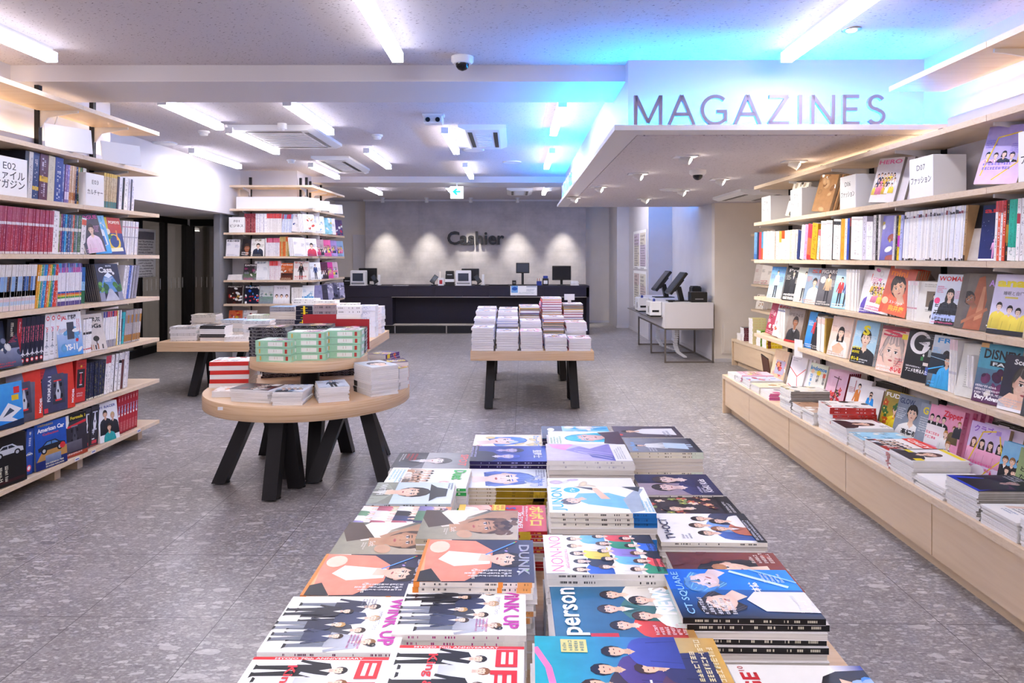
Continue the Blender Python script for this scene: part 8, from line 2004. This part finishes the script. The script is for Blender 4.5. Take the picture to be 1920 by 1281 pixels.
spines(FF, 524, 541, FZT['b'], band_run(6, ['#d8c08a', '#c9a86a', '#e0743a'], ['#c9b070', '#d86a3a'], '#7a5a2a'), 'tan and orange journals' + CB, cat='magazine', kind='journal', h0=.29)
spines(FF, 540, 551, FZT['b'], band_run(4, ['#3a7a4a', '#4a8a5a'], ['#8ab07a'], '#d9e6c8'), 'green journals' + CB, cat='magazine', kind='journal', h0=.28)
fc(456, FZT['c'], a_gen('#3a3338', 'scene', '#4a6a3a', '#7a7a80', 'ZAITEN', '#f4f2f2', seed=310, blurb='#e0449a'), 3, .01, 'dark magazine with pink copy' + CB, .19, .24)
fc(476, FZT['c'], a_gen('#eef0f4', 'none', None, None, '東京時', '#8a9ab0', seed=311, blurb='#b0b8c8'), 4, .01, 'plain white magazine with grey title' + CB, .2, .28, fan=.02)
spines(FF, 505, 526, FZT['c'], band_run(8, ['#f0e9ec', '#e9e0e6'], ['#d84a4e', '#e0a0b0'], '#c8808a'), 'pink and white journals' + CB, cat='magazine', kind='journal', h0=.28)
a = a_gen('#5a3428', 'scene', '#2a2020', '#7a3a24', 'Forbes', '#f6f2ee', seed=312, bg2='#e8743a', blurb='#f2d8b8'); fc(525, FZT['c'], a, 2, .01, 'sunset orange magazine' + CB, .185, .25)
a = a_gen('#f2ece8', 'full', '#3a2622', '#2a1f20', 'サイゾー', '#d8342e', seed=313, blurb='#d8605a', long=1.0); a.blurb(.08, .2, .84, 1, .13, '#d8342e', 3); fc(550, FZT['c'], a, 3, .01, 'white magazine with red title and a girl in black' + CB, .215, .28)
t = thing('paper_pad', 'low pile of white booklets on the corner bookshelf', 'booklets', (0, 0, 0))
for i in range(4):
    obj('booklet', MB().box((-4.20 + .005 * i, 9.99, 1.191 + i * .02), (-3.99, 10.2, 1.209 + i * .02), 'pages_white'), t)
a = a_gen('#2a1c1c', 'blobs', '#b8342e', '#5a2a24', 'PRESIDENT', '#f0ece6', seed=320, blurb=None, tsize=.14); a.blobs(8, ['#d8a84a', '#f2e6d0', '#c83a30'], .2, .2, .8, .8, .03, .1, 4); fc(425, FZT['d'], a, 3, .01, 'dark red magazine with a banquet picture' + CB, .225, .27)
a = a_gen('#151a30', 'blobs', '#2a6ae0', '#5fb0f4', 'English', '#f2f2f6', seed=321, blurb=None); a.blobs(8, ['#d83a4a', '#3a8af0'], .05, .2, .95, .8, .06, .12, 7); fc(458, FZT['d'], a, 3, .01, 'black and electric blue magazine' + CB, .21, .27)
fc(486, FZT['d'], a_gen('#c9cfd2', 'scene', '#7a9a8a', '#8a94a0', None, seed=322, blurb='#6a7078'), 2, .01, 'grey green city magazine' + CB, .2, .26)
a = Art(1.3, '#e6e4ee'); [a.bust(x, .55, .2, SK, '#231c1d', '#eceaf2', .3) for x in (.2, .5, .82)]; a.text('うつくし', .2, 1.05, .15, '#5a5870', .01, w=.6); fc(512, FZT['d'], a, 3, .01, 'pale magazine with three heads' + CB, .24, .27)
spines(FF, 546, 566, FZT['d'], band_run(5, ['#efecea', '#e6e2de', '#f4f2f0'], None, '#b9b4b0'), 'cream journals' + CB, cat='magazine', kind='journal', h0=.24)
fc(566, FZT['d'], a_gen('#eef3f8', 'scene', '#4a9ad8', '#8fc4ea', None, seed=324, blurb='#5a9ac8'), 2, .01, 'white magazine with a blue sea picture' + CB, .17, .27)
fc(428, FZT['e'], a_gen('#d8643a', 'blobs', '#e9b83a', '#c83a2a', None, seed=325), 2, .01, 'orange magazine on the low shelf' + CB, .2, .25)
fc(455, FZT['e'], a_gen('#e9e2e0', 'blobs', '#c83a3a', '#3a3a44', None, seed=326), 2, .01, 'white and red magazine on the low shelf' + CB, .2, .25)
# side run: covers face the aisle, seen at a slant
def sc_(px, z, a, n, t, desc, w=.2, h=.26, yaw=35, **k):
    fc(px, z, a, n, t, desc, w, h, 0.0, 9, yaw, FS, **k)
for z, lst in ((FZT['a'], ((570, '#f2f0f4', 'blobs', '#c84a3a', '#f0c9a0', 'white magazine with a red sketch'), (590, '#eef2f6', 'blobs', '#8fc4ea', '#f0f4f8', 'white magazine with pale blue blots'), (605, '#8fd0e0', 'blobs', '#e9d24a', '#f0f6f8', 'turquoise magazine'), (612, '#eceaf4', 'none', None, None, 'plain lilac white magazine'), (626, '#5a4a7a', 'blobs', '#c83a5a', '#2a2a44', 'dark purple magazine'))),
               (FZT['b'], ((552, '#e6e3ea', 'none', None, None, 'plain grey white magazine'), (575, '#f2eff2', 'bust', '#2a2222', '#c83a4a', 'white magazine with a small portrait'), (589, '#b8a0a8', 'group', '#3a2a2a', '#c83a6a', 'mauve magazine with heads'), (603, '#e2649a', 'crowd', '#8a5ac0', '#f2d24a', 'hot pink magazine'), (615, '#b9a0e0', 'crowd', '#e0609a', '#6a5ac0', 'violet magazine'), (628, '#8fb0d8', 'crowd', '#e2b83a', '#d84a8a', 'blue magazine with bright figures'))),
               (FZT['c'], ((583, '#eef0f4', 'full', '#2a2222', '#3a4a7a', 'white magazine with a standing figure'), (597, '#5a2a3a', 'group', '#c83a5a', '#3a2a2a', 'wine red magazine'), (607, '#e04a9a', 'crowd', '#5ac05a', '#f2e24a', 'magenta magazine'), (617, '#d8b8c8', 'crowd', '#d85a7a', '#7ab0d8', 'pale rose magazine'))),
               (FZT['d'], ((586, '#8a86a8', 'none', None, None, 'violet grey magazine'), (597, '#3a3848', 'none', None, None, 'slate magazine'), (608, '#9a96b0', 'blobs', '#4a4660', '#c9c6d8', 'grey lilac magazine'), (620, '#55536a', 'blobs', '#8a88a0', '#2a2a38', 'dark grey magazine'), (630, '#a8a4c0', 'blobs', '#d8d4e6', '#6a6880', 'silver violet magazine')))):
    for i, (px, bg, fig, h_, c_, l) in enumerate(lst):
        sc_(px, z, a_gen(bg, fig, h_ or '#2a2122', c_ or '#888', None, seed=int(z * 100) + i), 4, .014, l + ' on the side of the corner bookshelf')
# blank boards on its upper shelf
t = thing('display_board', 'long blank white board on the corner bookshelf front', 'board', (0, 0, 0), 0, 'blank white display boards')
obj('panel', MB().box((-4.08, 10.02, 2.241), (-3.02, 10.03, 2.42), 'white_plastic'), t); obj('strut', MB().box((-3.7, 10.03, 2.241), (-3.4, 10.1, 2.247), 'white_plastic'), t)
for i, px in enumerate((571, 592, 618)):
    board(FS, px, 2.24, .26, .15, 'small blank white board on the corner bookshelf side, %s from the post' % first(i), .05, 40)
flush_stuff()
